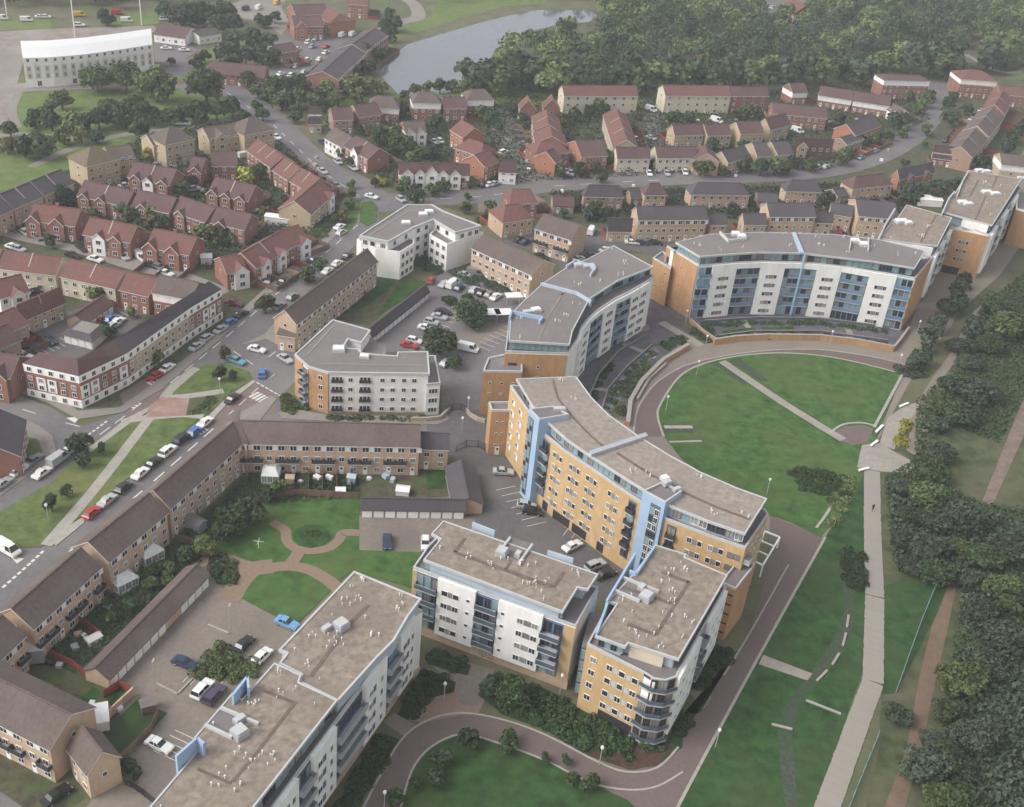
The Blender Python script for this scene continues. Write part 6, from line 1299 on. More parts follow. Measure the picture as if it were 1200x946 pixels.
stuff_crowns('treeline', [(-70,4),(60,12),(130,12),(200,6),(300,-4),(300,-50),(-70,-40)], 0, 10, 12, ['leaf_dim', 'leaf_dark'], 220, .7, 8)
stuff_crowns('treeline', [(520,2),(600,-2),(650,2),(720,-2),(720,-40),(520,-40)], 0, 10, 12, ['leaf_dim', 'leaf_dark'], 220, .7, 9)
stuff_crowns('woodland', [(560,86),(640,84),(760,84),(900,84),(1040,74),(1080,60),(1130,62),(1190,56),(1240,40),(1330,0),(1330,-30),(970,-30),(962,0),(936,30),(900,34),(872,14),(876,-30),(760,-30),(756,4),(700,14),(700,44),(650,54),(616,62),(592,74),(572,86)], 0, 13, 17, ['leaf_dim', 'leaf_dark', 'leaf', 'leaf_dark', 'leaf_light'], 480, .72, 5)
# trees among the houses
trees('garden tree', 'in the left red estate', [D_, G_, D_, L_], [(74,228,30),(150,248,26),(135,240,24),(180,252,24),(192,258,18),(212,222,22),(222,212,18),(240,272,24),(262,272,24),(230,262,20),(255,282,18),(312,248,16),(310,200,22),(262,196,20),(275,196,16),(205,186,14),(235,165,14),(345,186,10),(166,262,16),(200,250,16),(60,282,16),(120,284,12),(68,216,22)])
trees('yellow green tree', 'among the red gardens', [Y_], [(285,207,26)]); trees('yellow green bush', 'left of the middle hipped tower', [Y_], [(176,181,16)])
trees('pale green bush', 'between the red rows', [L_, Y_], [(108,249,14),(268,277,16),(256,284,14)], 'the left')
trees('garden tree', 'in the pond side estate', [D_, G_], [(446,160,22),(462,155,24),(478,170,24),(495,178,20),(512,176,20),(468,166,22),(512,142,22),(498,150,16),(470,128,18),(440,152,14),(462,178,16),(566,132,20),(575,138,18),(400,178,18),(410,190,14),(392,168,14),(422,152,12)])
trees('small tree', 'along the grass before the half timbered terrace', [D_, I_, G_], [(474,218,22),(490,222,16),(508,222,18),(488,230,20),(540,212,18),(552,214,14),(520,218,16),(445,208,16),(440,214,12)], 'the left')
trees('pale yellow bush', 'in front of the half timbered terrace', [L_, Y_], [(480,183,14),(446,211,14)], 'the pond')
trees('street tree', 'on the strip between the two junctions', [G_, L_], [(411,228,14),(408,240,14),(404,252,16),(412,216,12),(392,256,14)], 'the top')
trees('small tree', 'by the pavement behind the white angled block', [G_, D_], [(545,244,16),(575,240,14),(572,250,12),(548,230,10),(560,258,10)], 'the left')
trees('garden tree', 'in the gardens of the junction lane', [D_, G_, D_], [(648,190,22),(655,200,18),(680,198,20),(700,196,16),(714,185,22),(768,190,16),(768,182,14),(704,124,22),(690,130,18),(672,134,20),(660,140,18),(604,128,18),(612,138,16),(616,146,12),(585,150,14),(576,134,18),(748,136,14),(790,138,20),(806,138,16),(705,208,14),(618,128,14),(575,118,14),(742,150,10)])
trees('bushy tree', 'along the upper side of the curved road', [G_, D_, G_], [(825,196,24),(850,200,14),(872,192,22),(892,196,22),(908,194,24),(920,196,20),(930,188,20),(952,192,20),(836,170,18),(872,170,14),(880,130,20),(862,134,14),(986,184,20),(992,178,16),(1040,158,16),(1054,140,24),(1060,155,14),(1012,166,16),(1024,164,14),(950,138,14),(986,140,14)], 'the left')
trees('roadside tree', 'at the far end of the estate road', [D_, G_], [(1086,118,18),(1078,126,18),(1092,112,14),(1112,122,16),(1108,132,16),(1120,140,22),(1132,128,14),(1088,152,16),(1066,112,12),(1118,112,12),(1084,170,8),(1060,190,10)], 'the top')
trees('dark garden tree', 'behind the middle grey roofed terraces', [D_, I_], [(700,244,20),(690,250,18),(674,240,16),(712,248,14),(660,250,14),(860,244,14),(880,238,12),(962,236,16),(974,230,14),(1070,222,22),(1088,222,22),(1104,218,20),(1120,214,18),(1060,232,16),(1096,230,18),(1076,232,16),(1150,190,20),(1165,196,16),(1190,160,18),(1180,172,18),(1200,150,20)])
# near trees
trees('round street tree', 'by the long tan terrace on the main road', [G_], [(311,357,24),(362,322,22),(376,310,16)], 'the bottom'); trees('grey green tree', 'in front of the corner block buff bay', [L_], [(180,420,22)]); trees('small tree', 'beside the corner block court', [D_, L_, D_], [(118,344,26),(126,386,20),(152,366,14),(12,398,18),(108,346,22),(154,418,12)], 'the left')
trees('thin grey tree', 'on the left green verge', [I_, D_], [(94,520,26),(120,526,14),(97,540,16),(60,590,20),(78,575,14)], 'the top', 1.3); trees('thin tree', 'on the central green by the paving', [I_, D_], [(263,414,16),(258,438,18),(274,440,12)], 'the left', 1.2)
trees('large dark tree', 'in the middle parking court', [D_, D_], [(550,364,42),(517,399,46)], 'the top', .95); trees('bush', 'in the middle parking court', [D_, D_], [(534,425,24),(527,352,18),(548,349,16),(560,380,22)], 'the bottom', .7)
trees('courtyard tree', 'on the garden lawn behind the terrace', [D_, D_, G_, D_], [(290,602,42),(266,618,34),(326,574,26),(318,580,20),(262,602,20)], 'the lawn'); trees('bright green bush', 'beside the courtyard path', [L_], [(240,640,30)]); trees('bush', 'along the gardens by the conservatories', [G_, G_, D_], [(172,672,18),(188,664,24),(200,668,22),(176,684,22),(196,682,20),(218,650,24),(150,710,22),(132,722,18),(125,706,14)], 'the left', .8)
trees('round dark bush', 'on the front lawn', [D_], [(552,864,28),(597,868,28),(518,890,28),(508,912,26),(690,918,24),(672,914,20),(462,936,26),(640,888,14),(664,890,14),(486,918,18)], 'the kerb', .9); trees('leafy tree', 'in the shrub bed before the white block', [D_], [(598,812,42),(575,806,24)], 'the right')
trees('dark small tree', 'in the line beside the road past the crescent', [I_, D_], [(1128,343,28),(1120,356,24),(1110,360,26),(1098,378,26),(1090,392,26),(1084,402,24),(1078,418,26),(1074,428,22),(1130,330,22)], 'the top')
rs = [(1166,352,58),(1142,380,46),(1186,378,50),(1160,398,48),(1124,400,36),(1138,420,46),(1116,444,40),(1142,452,46),(1104,470,44),(1128,480,50),(1098,494,46),(1100,526,46),(1092,548,40),(1058,566,44),(1084,574,54),(1066,598,50),(1096,606,56),(1128,598,52),(1062,630,50),(1092,640,56),(1124,636,54),(1154,648,54),(1188,640,54),(1070,660,46),(1100,664,50),(1140,676,56),(1176,684,56),(1200,716,60),(1150,712,54),(1176,740,60),(1132,748,56),(1156,772,60),(1126,790,60),(1112,830,54),(1140,858,60),(1094,862,52),(1120,890,56),(1084,896,56),(1100,930,60),(1136,940,62),(1064,838,40),(1048,832,36),(1012,936,0)]
trees('dark bushy tree', 'in the scrub on the right', [D_, I_, G_, D_, I_, I_], [(a, b+4, c*(.60+.40*((i*7)%5)/4)) for i, (a, b, c) in enumerate(rs) if c], hs=.66, far=False)
# ---------------------------------------------------------------- beds, hedges
def bed(label, px, h, leaf, dens=16, name='shrub_bed', cat='shrub bed', size=.2, seed=0, group=None):
    pl = PL(px); r = np.random.default_rng(seed+len(px)*7+int(px[0][0])); xs = [p[0] for p in pl]; ys = [p[1] for p in pl]
    ar = abs(sum(pl[i-1][0]*pl[i][1]-pl[i][0]*pl[i-1][1] for i in range(len(pl))))/2; want = min(int(ar*dens*2.6), 18000); pts = []
    nb = max(5, int(ar/1.3)); cl = []
    while len(cl) < nb:
        q = (r.uniform(min(xs), max(xs)), r.uniform(min(ys), max(ys)))
        if inside(pl, q): cl.append((q[0], q[1], r.uniform(.5, 1.1)*h, r.uniform(.7, 1.2)))
    cl = np.array(cl); k = r.integers(0, nb, want); d = r.normal(size=(want, 3)); d /= np.linalg.norm(d, axis=1)[:, None]; d[:, 2] = abs(d[:, 2])
    q = np.stack([cl[k, 0]+d[:, 0]*cl[k, 3], cl[k, 1]+d[:, 1]*cl[k, 3], .1+d[:, 2]*cl[k, 2]*r.uniform(.8, 1.05, want)], 1)
    nn = d+r.normal(size=(want, 3))*.5; nn /= np.linalg.norm(nn, axis=1)[:, None]; t = np.cross(nn, r.normal(size=(want, 3))); t /= np.linalg.norm(t, axis=1)[:, None]; b = np.cross(nn, t)
    s = size*r.uniform(.6, 1.3, want)[:, None]; t *= s; b *= s*.8; c0 = np.array([xs[0], ys[0], 0]); q = q-c0
    o = bpy.data.objects.new(name, cards_mesh(name, np.stack([q-t-b*.4, q+t*.2-b, q+t+b*.4, q-t*.2+b], 1).reshape(-1, 3), M[leaf])); COL.objects.link(o); o.location = c0; tag(o, label, cat, group)
    return o
bed('clipped dark hedge at the foot of the white block left of its entrance', [(502,770),(516,765),(552,779),(548,791),(530,786)], 1.0, 'leaf_hedge', 30)
bed('dark square hedge between the long slab and the brown paving', [(468,838),(490,791),(506,787),(533,801),(531,811),(505,816),(484,843)], .9, 'leaf_hedge', 30)
bed('wide curved bed of dark shrubs below the white block', [(562,815),(574,791),(640,810),(698,842),(742,868),(776,876),(740,892),(690,880),(640,852),(592,834)], 1.3, 'leaf_hedge', 26, size=.24)
bed('strip of dark shrubs along the foot of the long slab', [(388,962),(400,938),(446,860),(468,868),(444,903),(412,955)], .7, 'leaf_hedge', 26)
bed('dark shrubs on the promenade side of the ochre corner block', [(814,806),(826,790),(838,762),(848,758),(860,766),(846,788),(832,806)], 1.2, 'leaf_hedge', 30); bed('dark shrubs at the lower promenade corner of the ochre block', [(792,858),(806,836),(820,836),(814,842),(800,866)], 1.1, 'leaf_hedge', 30)
bed('overgrown shrub island in the courtyard parking', [(226,792),(248,762),(258,758),(298,776),(310,776),(296,796),(268,806),(248,800)], 1.5, 'leaf', 26)
bed('low bushes beside the garage end and courtyard path', [(246,652),(260,652),(276,664),(280,676),(272,686),(252,680)], .9, 'leaf_dark', 24)
bed('low flower patch in the round lawn ringed by the courtyard path', [(360,626),(366,623),(374,626),(373,632),(364,633)], .3, 'leaf', 14, size=.2)
bed('dark shrubs on the river lawn beside the slab path', [(986,640),(1000,640),(1012,652),(1014,690),(1004,696),(990,680)], 1.2, 'leaf_hedge', 22); bed('green shrubs on the lower edge of the oval lawn', [(926,556),(944,548),(990,562),(996,580),(980,592),(940,576)], 1.1, 'leaf_hedge', 22)
bed('yellow green bushes along the oval lawn corner', [(984,560),(996,556),(1000,566),(990,600),(976,620),(968,614)], 1.0, 'leaf_light', 20); bed('bright yellow green hedge in the plaza bed', [(1046,526),(1058,496),(1067,495),(1060,528)], 1.1, 'leaf_yellow', 26)
bed('dark hedge at the right end of the ring path', [(1040,428),(1058,430),(1080,434),(1084,442),(1060,444)], 1.2, 'leaf_dim', 24); bed('planting strip below the wide crescent on the left', [(806,392),(826,378),(842,398),(828,402)], .8, 'leaf_dark', 20)
bed('planting under the left part of the ramp paths', [(772,404),(800,393),(806,398),(784,410)], .8, 'leaf_dark', 20); bed('planting strip in front of the curved crescent', [(728,462),(744,440),(762,425),(766,430),(750,446),(738,468)], .6, 'leaf', 14); bed('planting patch beside the curved forecourt wall end', [(722,472),(734,474),(732,488),(718,486)], .5, 'leaf_dark', 14)
bed('loose green planting along the outer terrace before the curved crescent', [(708,482),(716,458),(738,434),(764,410),(768,414),(744,438),(724,462),(716,484)], .5, 'leaf', 12); bed('dark hedge line on the inner terrace before the curved crescent', [(690,472),(700,446),(720,420),(723,422),(704,448),(694,474)], .7, 'leaf_hedge', 22); bed('dark hedge line on the inner terrace below the wide crescent', [(832,381),(890,377),(960,378),(1040,388),(1040,391),(960,381),(890,380),(833,384)], .7, 'leaf_hedge', 18)
bed('long dark planting under the wide crescent terraces', [(838,397),(884,392),(960,392),(1040,403),(1040,406),(960,397),(886,397)], .7, 'leaf_dark', 16); bed('green bushes at the brick corner of the white four storey block', [(326,480),(334,464),(346,466),(362,482),(350,487)], 1.1, 'leaf', 26)
bed('low hedge under the white block front', [(384,490),(512,490),(512,493),(384,493)], .6, 'leaf_dark', 20); bed('rough bushes in the small bed beside the red paving', [(226,470),(258,466),(244,484),(224,486)], .5, 'leaf', 12); bed('bushes on the verge beside the far red terrace', [(356,286),(368,268),(386,262),(380,280),(364,290)], 1.2, 'leaf', 20)
bed('hedge below the red terrace by the main road', [(340,282),(352,270),(370,282),(352,292)], 1.3, 'leaf', 20); bed('dark garden shrubs at the foot of the white angled block', [(484,300),(488,286),(502,292),(508,312),(520,316),(512,322),(490,314)], 1.5, 'leaf_dim', 22); bed('shrubs behind the upper parking row', [(525,318),(548,318),(600,338),(596,346),(550,334)], 1.1, 'leaf_dim', 20)
bed('dark low hedge at the parking court exit bottom left', [(138,902),(150,896),(166,910),(160,922)], 1.4, 'leaf_hedge', 26); bed('shrubs beside the pond bank houses', [(388,134),(440,122),(470,118),(480,124),(420,138)], 1.5, 'leaf', 14)
mb = None
def ground_cover(name, px, h, leaf, n, size, seed):
    pl = PL(px); r = np.random.default_rng(seed); xs = [p[0] for p in pl]; ys = [p[1] for p in pl]; pts = []
    while len(pts) < n:
        q = (r.uniform(min(xs), max(xs)), r.uniform(min(ys), max(ys)))
        if inside(pl, q): pts.append(q)
    q = np.array([(a, b, .1+h*r.uniform(0, 1)**2) for a, b in pts]); nn = r.normal(size=(n, 3)); nn[:, 2] = abs(nn[:, 2])+.4; nn /= np.linalg.norm(nn, axis=1)[:, None]
    t = np.cross(nn, r.normal(size=(n, 3))); t /= np.linalg.norm(t, axis=1)[:, None]; b = np.cross(nn, t); s = size*r.uniform(.5, 1.4, n)[:, None]; t *= s; b *= s
    o = bpy.data.objects.new(name, cards_mesh(name, np.stack([q-t-b*.4, q+t*.2-b, q+t+b*.4, q-t*.2+b], 1).reshape(-1, 3), M[leaf])); COL.objects.link(o); o['kind'] = 'stuff'
ground_cover('undergrowth', [(1074,470),(1110,440),(1150,360),(1200,320),(1215,440),(1170,520),(1120,500),(1090,520),(1090,560),(1150,590),(1215,600),(1215,960),(1090,960),(1110,800),(1130,680),(1045,660),(1036,560),(1070,540)], .9, 'leaf_dark', 26000, .3, 3); ground_cover('undergrowth', [(1040,560),(1148,600),(1200,620),(1215,960),(1100,960),(1126,690),(1050,670)], 1.3, 'leaf_dim', 14000, .4, 4)
ground_cover('garden_plants', [(10,272),(70,206),(180,156),(300,140),(372,206),(400,250),(290,320),(200,312)], 1.2, 'leaf_dark', 20000, .36, 6); ground_cover('garden_plants', [(360,132),(560,112),(760,112),(1060,100),(1090,140),(980,198),(800,204),(640,212),(470,224)], 1.2, 'leaf_dark', 34000, .38, 7); ground_cover('garden_plants', [(640,226),(1050,214),(1120,214),(1060,250),(700,262)], 1.2, 'leaf_dim', 16000, .36, 8); ground_cover('garden_plants', [(120,700),(205,636),(262,584),(300,552),(420,560),(420,584),(300,592),(240,656),(100,778),(46,760)], .6, 'leaf_dark', 5000, .25, 9)
# ---------------------------------------------------------------- walls, fences, posts and small things
RAILS = {}
def railing(m):                          # open bars between two rails
    if m not in RAILS:
        def f(mb):
            for z in (.06, .92): ubox(mb, -.5, .5, -.5, .5, z, z+.04, M[m])
            for k in range(13): ubox(mb, -.49+k*.0808, -.475+k*.0808, -.4, .4, 0, 1, M[m])
        RAILS[m] = unit_mesh('railing_'+m, f)
    return RAILS[m]
def fence(label, px, h, m, name='garden_fence', cat='fence', panel=1.8, th=.08, group=None):
    p = PL(px); T = Thing(name, label, cat, (*p[0], 0), group); mesh = box_mesh(m); pan = railing(m) if m in ('iron', 'fence_blue') else mesh
    for a, b in zip(p, p[1:]):
        d = b-a; L = np.linalg.norm(d); k = max(1, round(L/panel)); d = d/L; ang = math.atan2(d[1], d[0])
        for i in range(k): c = a+d*L*(i+.5)/k; T.piece('fence_panel', pan, (*c, .05), ang, (L/k*.95, th, h*random.uniform(.96, 1.03)))
        for i in range(k+1): c = a+d*L*i/k; T.piece('post', mesh, (*c, 0), ang, (.12, .12, h+.12))
    return T
def wall_run(label, px, h, m, th=.35, name='garden_wall', cat='wall', cap='kerb'):
    p = PL(px); T = Thing(name, label, cat, (*p[0], 0))
    for a, b in zip(p, p[1:]): wallseg(T, 'wall_length', a, b, th, 0, h, m); wallseg(T, 'coping', a, b, th+.1, h, h+.08, cap)
    return T
wall_run('curved brown brick terrace wall below the wide crescent', [(836,404),(862,400),(900,398),(960,399),(1004,404),(1046,412)], 1.7, 'orange_brick', .6); wall_run('stepped curved brick wall along the left of the ring path', [(735,500),(738,474),(752,450),(776,426),(806,408)], 1.3, 'orange_brick', .9); wall_run('inner curved brick seat wall by the ring path', [(746,470),(760,446),(780,428)], .7, 'brown_brick', .5)
wall_run('buff brick entrance wall curving round the estate gates', [(482,494),(500,494),(516,492),(526,482)], 1.0, 'buff_brick', .4); wall_run('buff brick wall right of the estate gates', [(546,482),(550,488),(560,494),(568,496)], 1.0, 'buff_brick', .4)
wall_run('slanting brick wall running down the left flank of the wide crescent', [(808,378),(824,392),(842,404)], 1.2, 'orange_brick', .5); wall_run('brick wall running down the right flank of the wide crescent', [(1064,388),(1054,402),(1046,412)], 1.4, 'orange_brick', .5)
for i, (px, l) in enumerate((([(704,484),(712,458),(734,432),(764,406)], 'before the curved crescent, outer'), ([(690,466),(702,440),(724,414),(758,394)], 'before the curved crescent, inner'), ([(838,396),(884,390),(960,390),(1040,401)], 'below the wide crescent, outer'), ([(826,378),(890,374),(960,375),(1050,386)], 'below the wide crescent, inner'))): wall_run('low dark terrace wall '+l, px, .7, 'slate_panel', .3, cap='pave')
fence('long blue grey mesh fence along the river lawn', [(1108,664),(1094,694),(1080,728),(1064,772),(1050,812)], 1.8, 'fence_blue', 'mesh_fence', 'fence', 2.6, .05); fence('blue grey mesh fence at the bottom right', [(1028,866),(1012,905),(994,950)], 1.8, 'fence_blue', 'mesh_fence', 'fence', 2.6, .05)
fence('dark timber fence between the gardens and the courtyard lawn', [(302,590),(345,581),(420,585)], 1.7, 'wood'); fence('brown fence along the back gardens by the courtyard trees', [(206,634),(228,640),(250,646)], 1.6, 'wood'); fence('red timber fence at the near end of the long garages', [(122,818),(140,806),(153,812)], 1.7, 'red_fence'); fence('red brown fence round the sunken garden left of the garages', [(60,770),(86,782),(104,796)], 1.6, 'red_fence'); fence('tan wall fence on the left of the bottom garden lawn', [(118,850),(156,814)], 1.7, 'tan_brick', panel=2.5, th=.3); fence('timber fence round the bottom garden lawn', [(186,838),(178,858),(150,886),(138,896)], 1.7, 'wood'); fence('black gate fence at the parking court exit', [(153,922),(170,934),(182,944)], 1.6, 'iron', 'gate_fence', 'gate'); fence('red fence behind the balconied tan terrace', [(82,722),(100,734),(120,748)], 1.6, 'red_fence'); fence('dark fence strip beside the conservatory gardens', [(206,592),(220,606),(232,604)], 1.6, 'wood')
fence('black estate gate railings at the white block side street', [(522,484),(530,481),(540,481),(546,483)], 1.8, 'iron', 'estate_gate', 'gate', 2.2, .04); fence('black gate railings beside the ochre stair block', [(534,530),(546,524),(560,524),(568,528)], 1.8, 'iron', 'estate_gate', 'gate', 2.2, .04)
for i, (px, lab) in enumerate((([(352,378),(366,366),(388,350)], 'tan fence behind the garage strip terrace, lower'), ([(388,352),(420,344),(430,348)], 'tan fence behind the garage strip terrace, upper'))): fence(lab, px, 1.5, 'wood')
for k, x in enumerate((345, 362, 378, 395, 411)): fence('low timber garden divider behind the balconied garden terrace', [(x,556),(x,580)], 1.3, 'wood', group='garden dividers', name='garden_divider')
for k, (a, b) in enumerate((((222,598),(208,584)), ((232,590),(216,576)), ((242,582),(228,568)), ((158,668),(142,652)), ((150,690),(122,676)))): fence('low timber divider in the gardens behind the near road terraces', [a, b], 1.4, 'wood', group='terrace garden dividers', name='garden_divider')
def lamp(px, py, label, h=6, z=.1, group='street lamps'):
    c = P(px, py); T = Thing('street_lamp', label, 'street lamp', (*c, 0), group); mb = MB(); mb.prism([(c[0]+.08*math.cos(a), c[1]+.08*math.sin(a)) for a in np.linspace(0, 6.28, 7)[:-1]], 0, h, M['grey_metal']); T.part('pole', mb)
    mb = MB(); mb.prism([(c[0]+.27*math.cos(a), c[1]+.27*math.sin(a)) for a in np.linspace(0, 6.28, 9)[:-1]], h-.1, h+.25, M['lamp'], None, True); mb.prism([(c[0]+.15*math.cos(a), c[1]+.15*math.sin(a)) for a in np.linspace(0, 6.28, 9)[:-1]], h+.25, h+.42, M['lamp']); T.part('lamp_head', mb)
for px, py, wh in [(702,897,'at the red soil bed on the curved road'),(520,822,'in the hedge by the brown paving'),(450,950,'low on the curved road at the bottom'),(780,482,'on the oval lawn, left side'),(816,440,'on the oval lawn, upper left'),(826,410,'at the end of the ramp path'),(972,404,'on the ring pavement above the oval'),(1052,432,'at the right end of the ring path'),(1074,392,'on the road past the crescent'),(898,580,'on the lawn behind the ochre roof'),(1146,318,'on the verge by the far white slab'),(838,876,'on the river lawn kerb'),(541,508,'beside the black gate railings'),(258,462,'on the central green bed'),(57,612,'on the left green verge'),(656,812,'in the wide curved shrub bed'),(501,486,'by the estate gates on the left'),(548,484,'by the estate gates on the right'),(803,380,'on the ramp left of the wide crescent')]:
    lamp(px, py, 'white globe lamp '+wh, 4.0)
for px, py, wh in [(270,744,'in the courtyard parking by the long kerb'),(182,810,'beside the small kerb square in the courtyard parking')]:
    c = P(px, py); T = Thing('street_lamp', 'thin grey lamp post '+wh, 'street lamp', (*c, 0), 'court lamp posts'); mb = MB(); mb.prism([(c[0]+.07*math.cos(a), c[1]+.07*math.sin(a)) for a in np.linspace(0, 6.28, 7)[:-1]], 0, 6.5, M['grey_metal']); T.part('pole', mb); mb = MB(); mb.box((c[0], c[1]+.4, 6.4), (.2, 1.0), .12, M['grey_metal']); T.part('lamp_head', mb)
for px, py, h, wh in [(166,30,22,'beside the bungalow at the top left'),(88,44,20,'on the building site behind the cream block'),(8,18,12,'at the top left corner')]:
    c = P(px, py); T = Thing('mast', 'tall white mast '+wh, 'mast', (*c, 0), 'tall masts'); mb = MB(); mb.prism([(c[0]+.22*math.cos(a), c[1]+.22*math.sin(a)) for a in np.linspace(0, 6.28, 7)[:-1]], 0, h, M['lamp']); T.part('pole', mb); mb = MB(); mb.box((*c, h), (1.6, .6), .5, M['lamp']); T.part('head', mb)
# kerb squares in the courtyard parking, benches by the swale, plaza stones
kb = Thing('kerb_square', 'low concrete kerb outline in the courtyard parking', 'kerb', (*P(200,812), 0))
for a, b in (((184,802),(208,814)), ((208,814),(226,796))): wallseg(kb, 'kerb_length', P(*a), P(*b), .3, 0, .3, 'kerb')
kb = Thing('kerb_square', 'single low kerb bar beside the lamp post in the courtyard parking', 'kerb', (*P(256,737), 0)); wallseg(kb, 'kerb_length', P(244,733), P(268,743), .35, 0, .3, 'kerb')
for a, b, l in (((994,722),(992,736),'top of the line by the shrubs'),((991,743),(987,758),'second bench down the swale'),((983,767),(975,780),'third bench down the swale'),((969,787),(957,799),'lowest by the stone crossing'),((904,850),(928,856),'crossing the lower swale'),((944,822),(985,838),'long stone edge on the river lawn')):
    kb = Thing('stone_bench', 'pale stone slab bench, '+l, 'bench', (*P(*a), 0), 'stone benches'); wallseg(kb, 'seat', P(*a), P(*b), .42, .28, .4, 'kerb'); wallseg(kb, 'base', P(*a), P(*b), .3, 0, .28, 'kerb')
for i, (a, b, l) in enumerate((((1054,478),(1064,474),'at the upper mouth of the plaza'),((1026,508),(1034,500),'beside the gravel arc'),((1020,524),(1028,518),'at the plaza edge above the gravel corner'),((1006,553),(1018,550),'at the lower left of the plaza'))):
    kb = Thing('stone_bench', 'white stone bench group '+l, 'bench', (*P(*a), 0), 'plaza benches'); wallseg(kb, 'seat', P(*a), P(*b), .6, .35, .55, 'lamp'); wallseg(kb, 'base', P(*a), P(*b), .4, 0, .35, 'kerb')
for i, x in enumerate((784, 795, 806)):
    kb = MB(); kb.box((*P(x,502), .05), (2.2, 1.2), .35, M['kerb'], .2); single('stone_block', kb, ['left','middle','right'][i]+' pale stone block in the gravel strip on the oval', 'stone block', 'stone blocks on the oval')
# conservatories, sheds, pavilions
def conservatory(px, py, label, w=4, d=3.4, ang=.9, h=2.3):
    c = P(px, py); T = Thing('conservatory', label, 'conservatory', (*c, 0), None); ca, sa_ = math.cos(ang), math.sin(ang); R = lambda x, y: (c[0]+x*ca-y*sa_, c[1]+x*sa_+y*ca)
    q = [R(-w/2,-d/2), R(w/2,-d/2), R(w/2,d/2), R(-w/2,d/2)]; mb = MB(); mb.prism(q, 0, .6, M['white'], None); T.part('base_wall', mb)
    for a, b in zip(q, q[1:]+q[:1]):
        F = Fac(T, [a, b])
        for k in range(3): F.put('window', WIN['curt'], F.len*(k+.5)/3, .6, F.len/3*.97, h-.6, 0)
    mb = MB(); top = [R(-w*.22,0), R(w*.22,0)]; o = [(*x, h) for x in q]
    mb.face([o[0], o[1], (*top[1],h+1), (*top[0],h+1)], M['conserv']); mb.face([o[2], o[3], (*top[0],h+1), (*top[1],h+1)], M['conserv']); mb.face([o[1], o[2], (*top[1],h+1)], M['conserv']); mb.face([o[3], o[0], (*top[0],h+1)], M['conserv']); T.part('roof', mb)
    for a, t in ((0,0),(1,1),(2,1),(3,0)):
        mb = MB(); p0 = np.array(o[a])+[0,0,.06]; p1 = np.array((*top[t], h+1.06)); s = np.array([.07,.07,0]); mb.face([p0-s, p0+s, p1+s, p1-s], M['frame']); T.part('glazing_bar', mb)
    return T
conservatory(145,688,'white conservatory with pitched glass roof, nearest the long garages'); conservatory(176,656,'white conservatory partly behind green bushes by the terrace'); conservatory(318,562,'white conservatory against the balconied garden terrace', 3.4, 4, .1); 
def shed(px, py, label, w, d, h, m, ang=.3, rm='tile_grey', name='shed', cat='shed'):
    c = P(px, py); T = Thing(name, label, cat, (*c, 0)); mb = MB(); mb.box((*c, 0), (w, d), h, M[m], ang); T.part('wall', mb); mb = MB(); ca, sa_ = math.cos(ang), math.sin(ang); R = lambda x, y: (c[0]+x*ca-y*sa_, c[1]+x*sa_+y*ca); W_, D_2 = w/2+.15, d/2+.15
    mb.face([(*R(-W_,-D_2),h),(*R(W_,-D_2),h),(*R(W_,0),h+.5),(*R(-W_,0),h+.5)], M[rm]); mb.face([(*R(-W_,D_2),h),(*R(-W_,0),h+.5),(*R(W_,0),h+.5),(*R(W_,D_2),h)], M[rm])
    for x in (-W_, W_): mb.face([(*R(x,-D_2),h),(*R(x,D_2),h),(*R(x,0),h+.5)], M[m])
    T.part('roof', mb); return T
shed(42,770,'tall grey metal shed beside the bottom left terrace', 3, 3.4, 3, 'grey_metal', .3, 'light_grey'); shed(112,848,'white tent canopy behind the bottom left terrace', 4, 4, 2.2, 'white', .4, 'plastic', 'garden_tent', 'canopy'); shed(174,832,'grey timber shed in the bottom garden corner', 2.2, 1.8, 1.8, 'wood', .5, 'felt'); shed(472,578,'white garden table canopy beside the L shaped garages', 2.6, 2.2, 1.2, 'plastic', 0, 'plastic', 'garden_tent', 'canopy'); shed(399,580,'round white play tent in the terrace gardens', 1.8, 1.6, 1.4, 'plastic', .2, 'plastic', 'play_tent', 'tent'); shed(110,752,'white tarpaulin covered trailer by the long garages', 2.4, 1.4, 1.0, 'plastic', .9, 'plastic', 'trailer', 'trailer'); shed(228,618,'grey timber shed in the gardens under the courtyard trees', 4.5, 2.2, 2, 'grey_metal', -.5, 'felt'); shed(340,566,'yellow play house in the terrace gardens', 1.6, 1.6, 1.6, 'buff_brick', .1, 'buff_brick', 'play_house', 'play house'); shed(412,566,'green garden shed behind the balconied terrace', 1.6, 1.6, 1.8, 'pale_blue', 0, 'pale_blue')
for px, lab, w, d in (((576,366), 'left white canopy over the dark store behind the crescent', 4.6, 3.4), ((590,366), 'right white canopy over the dark store behind the crescent', 4.6, 3.4), ((602,346), 'white flat canopy at the parking row end', 4.5, 3)):
    c = P(*px, 2.6); T = Thing('canopy', lab, 'canopy', (*c, 0), 'white canopies'); mb = MB(); mb.box((*c, 2.5+(px[0]%7)*.07), (w, d), .2, M['plastic'], .3); T.part('roof', mb)
    for sx in (-1, 1):
        for sy_ in (-1, 1): mb = MB(); mb.box((c[0]+sx*w*.38, c[1]+sy_*d*.36, 0), (.14, .14), 2.5, M['grey_metal']); T.part('leg', mb)
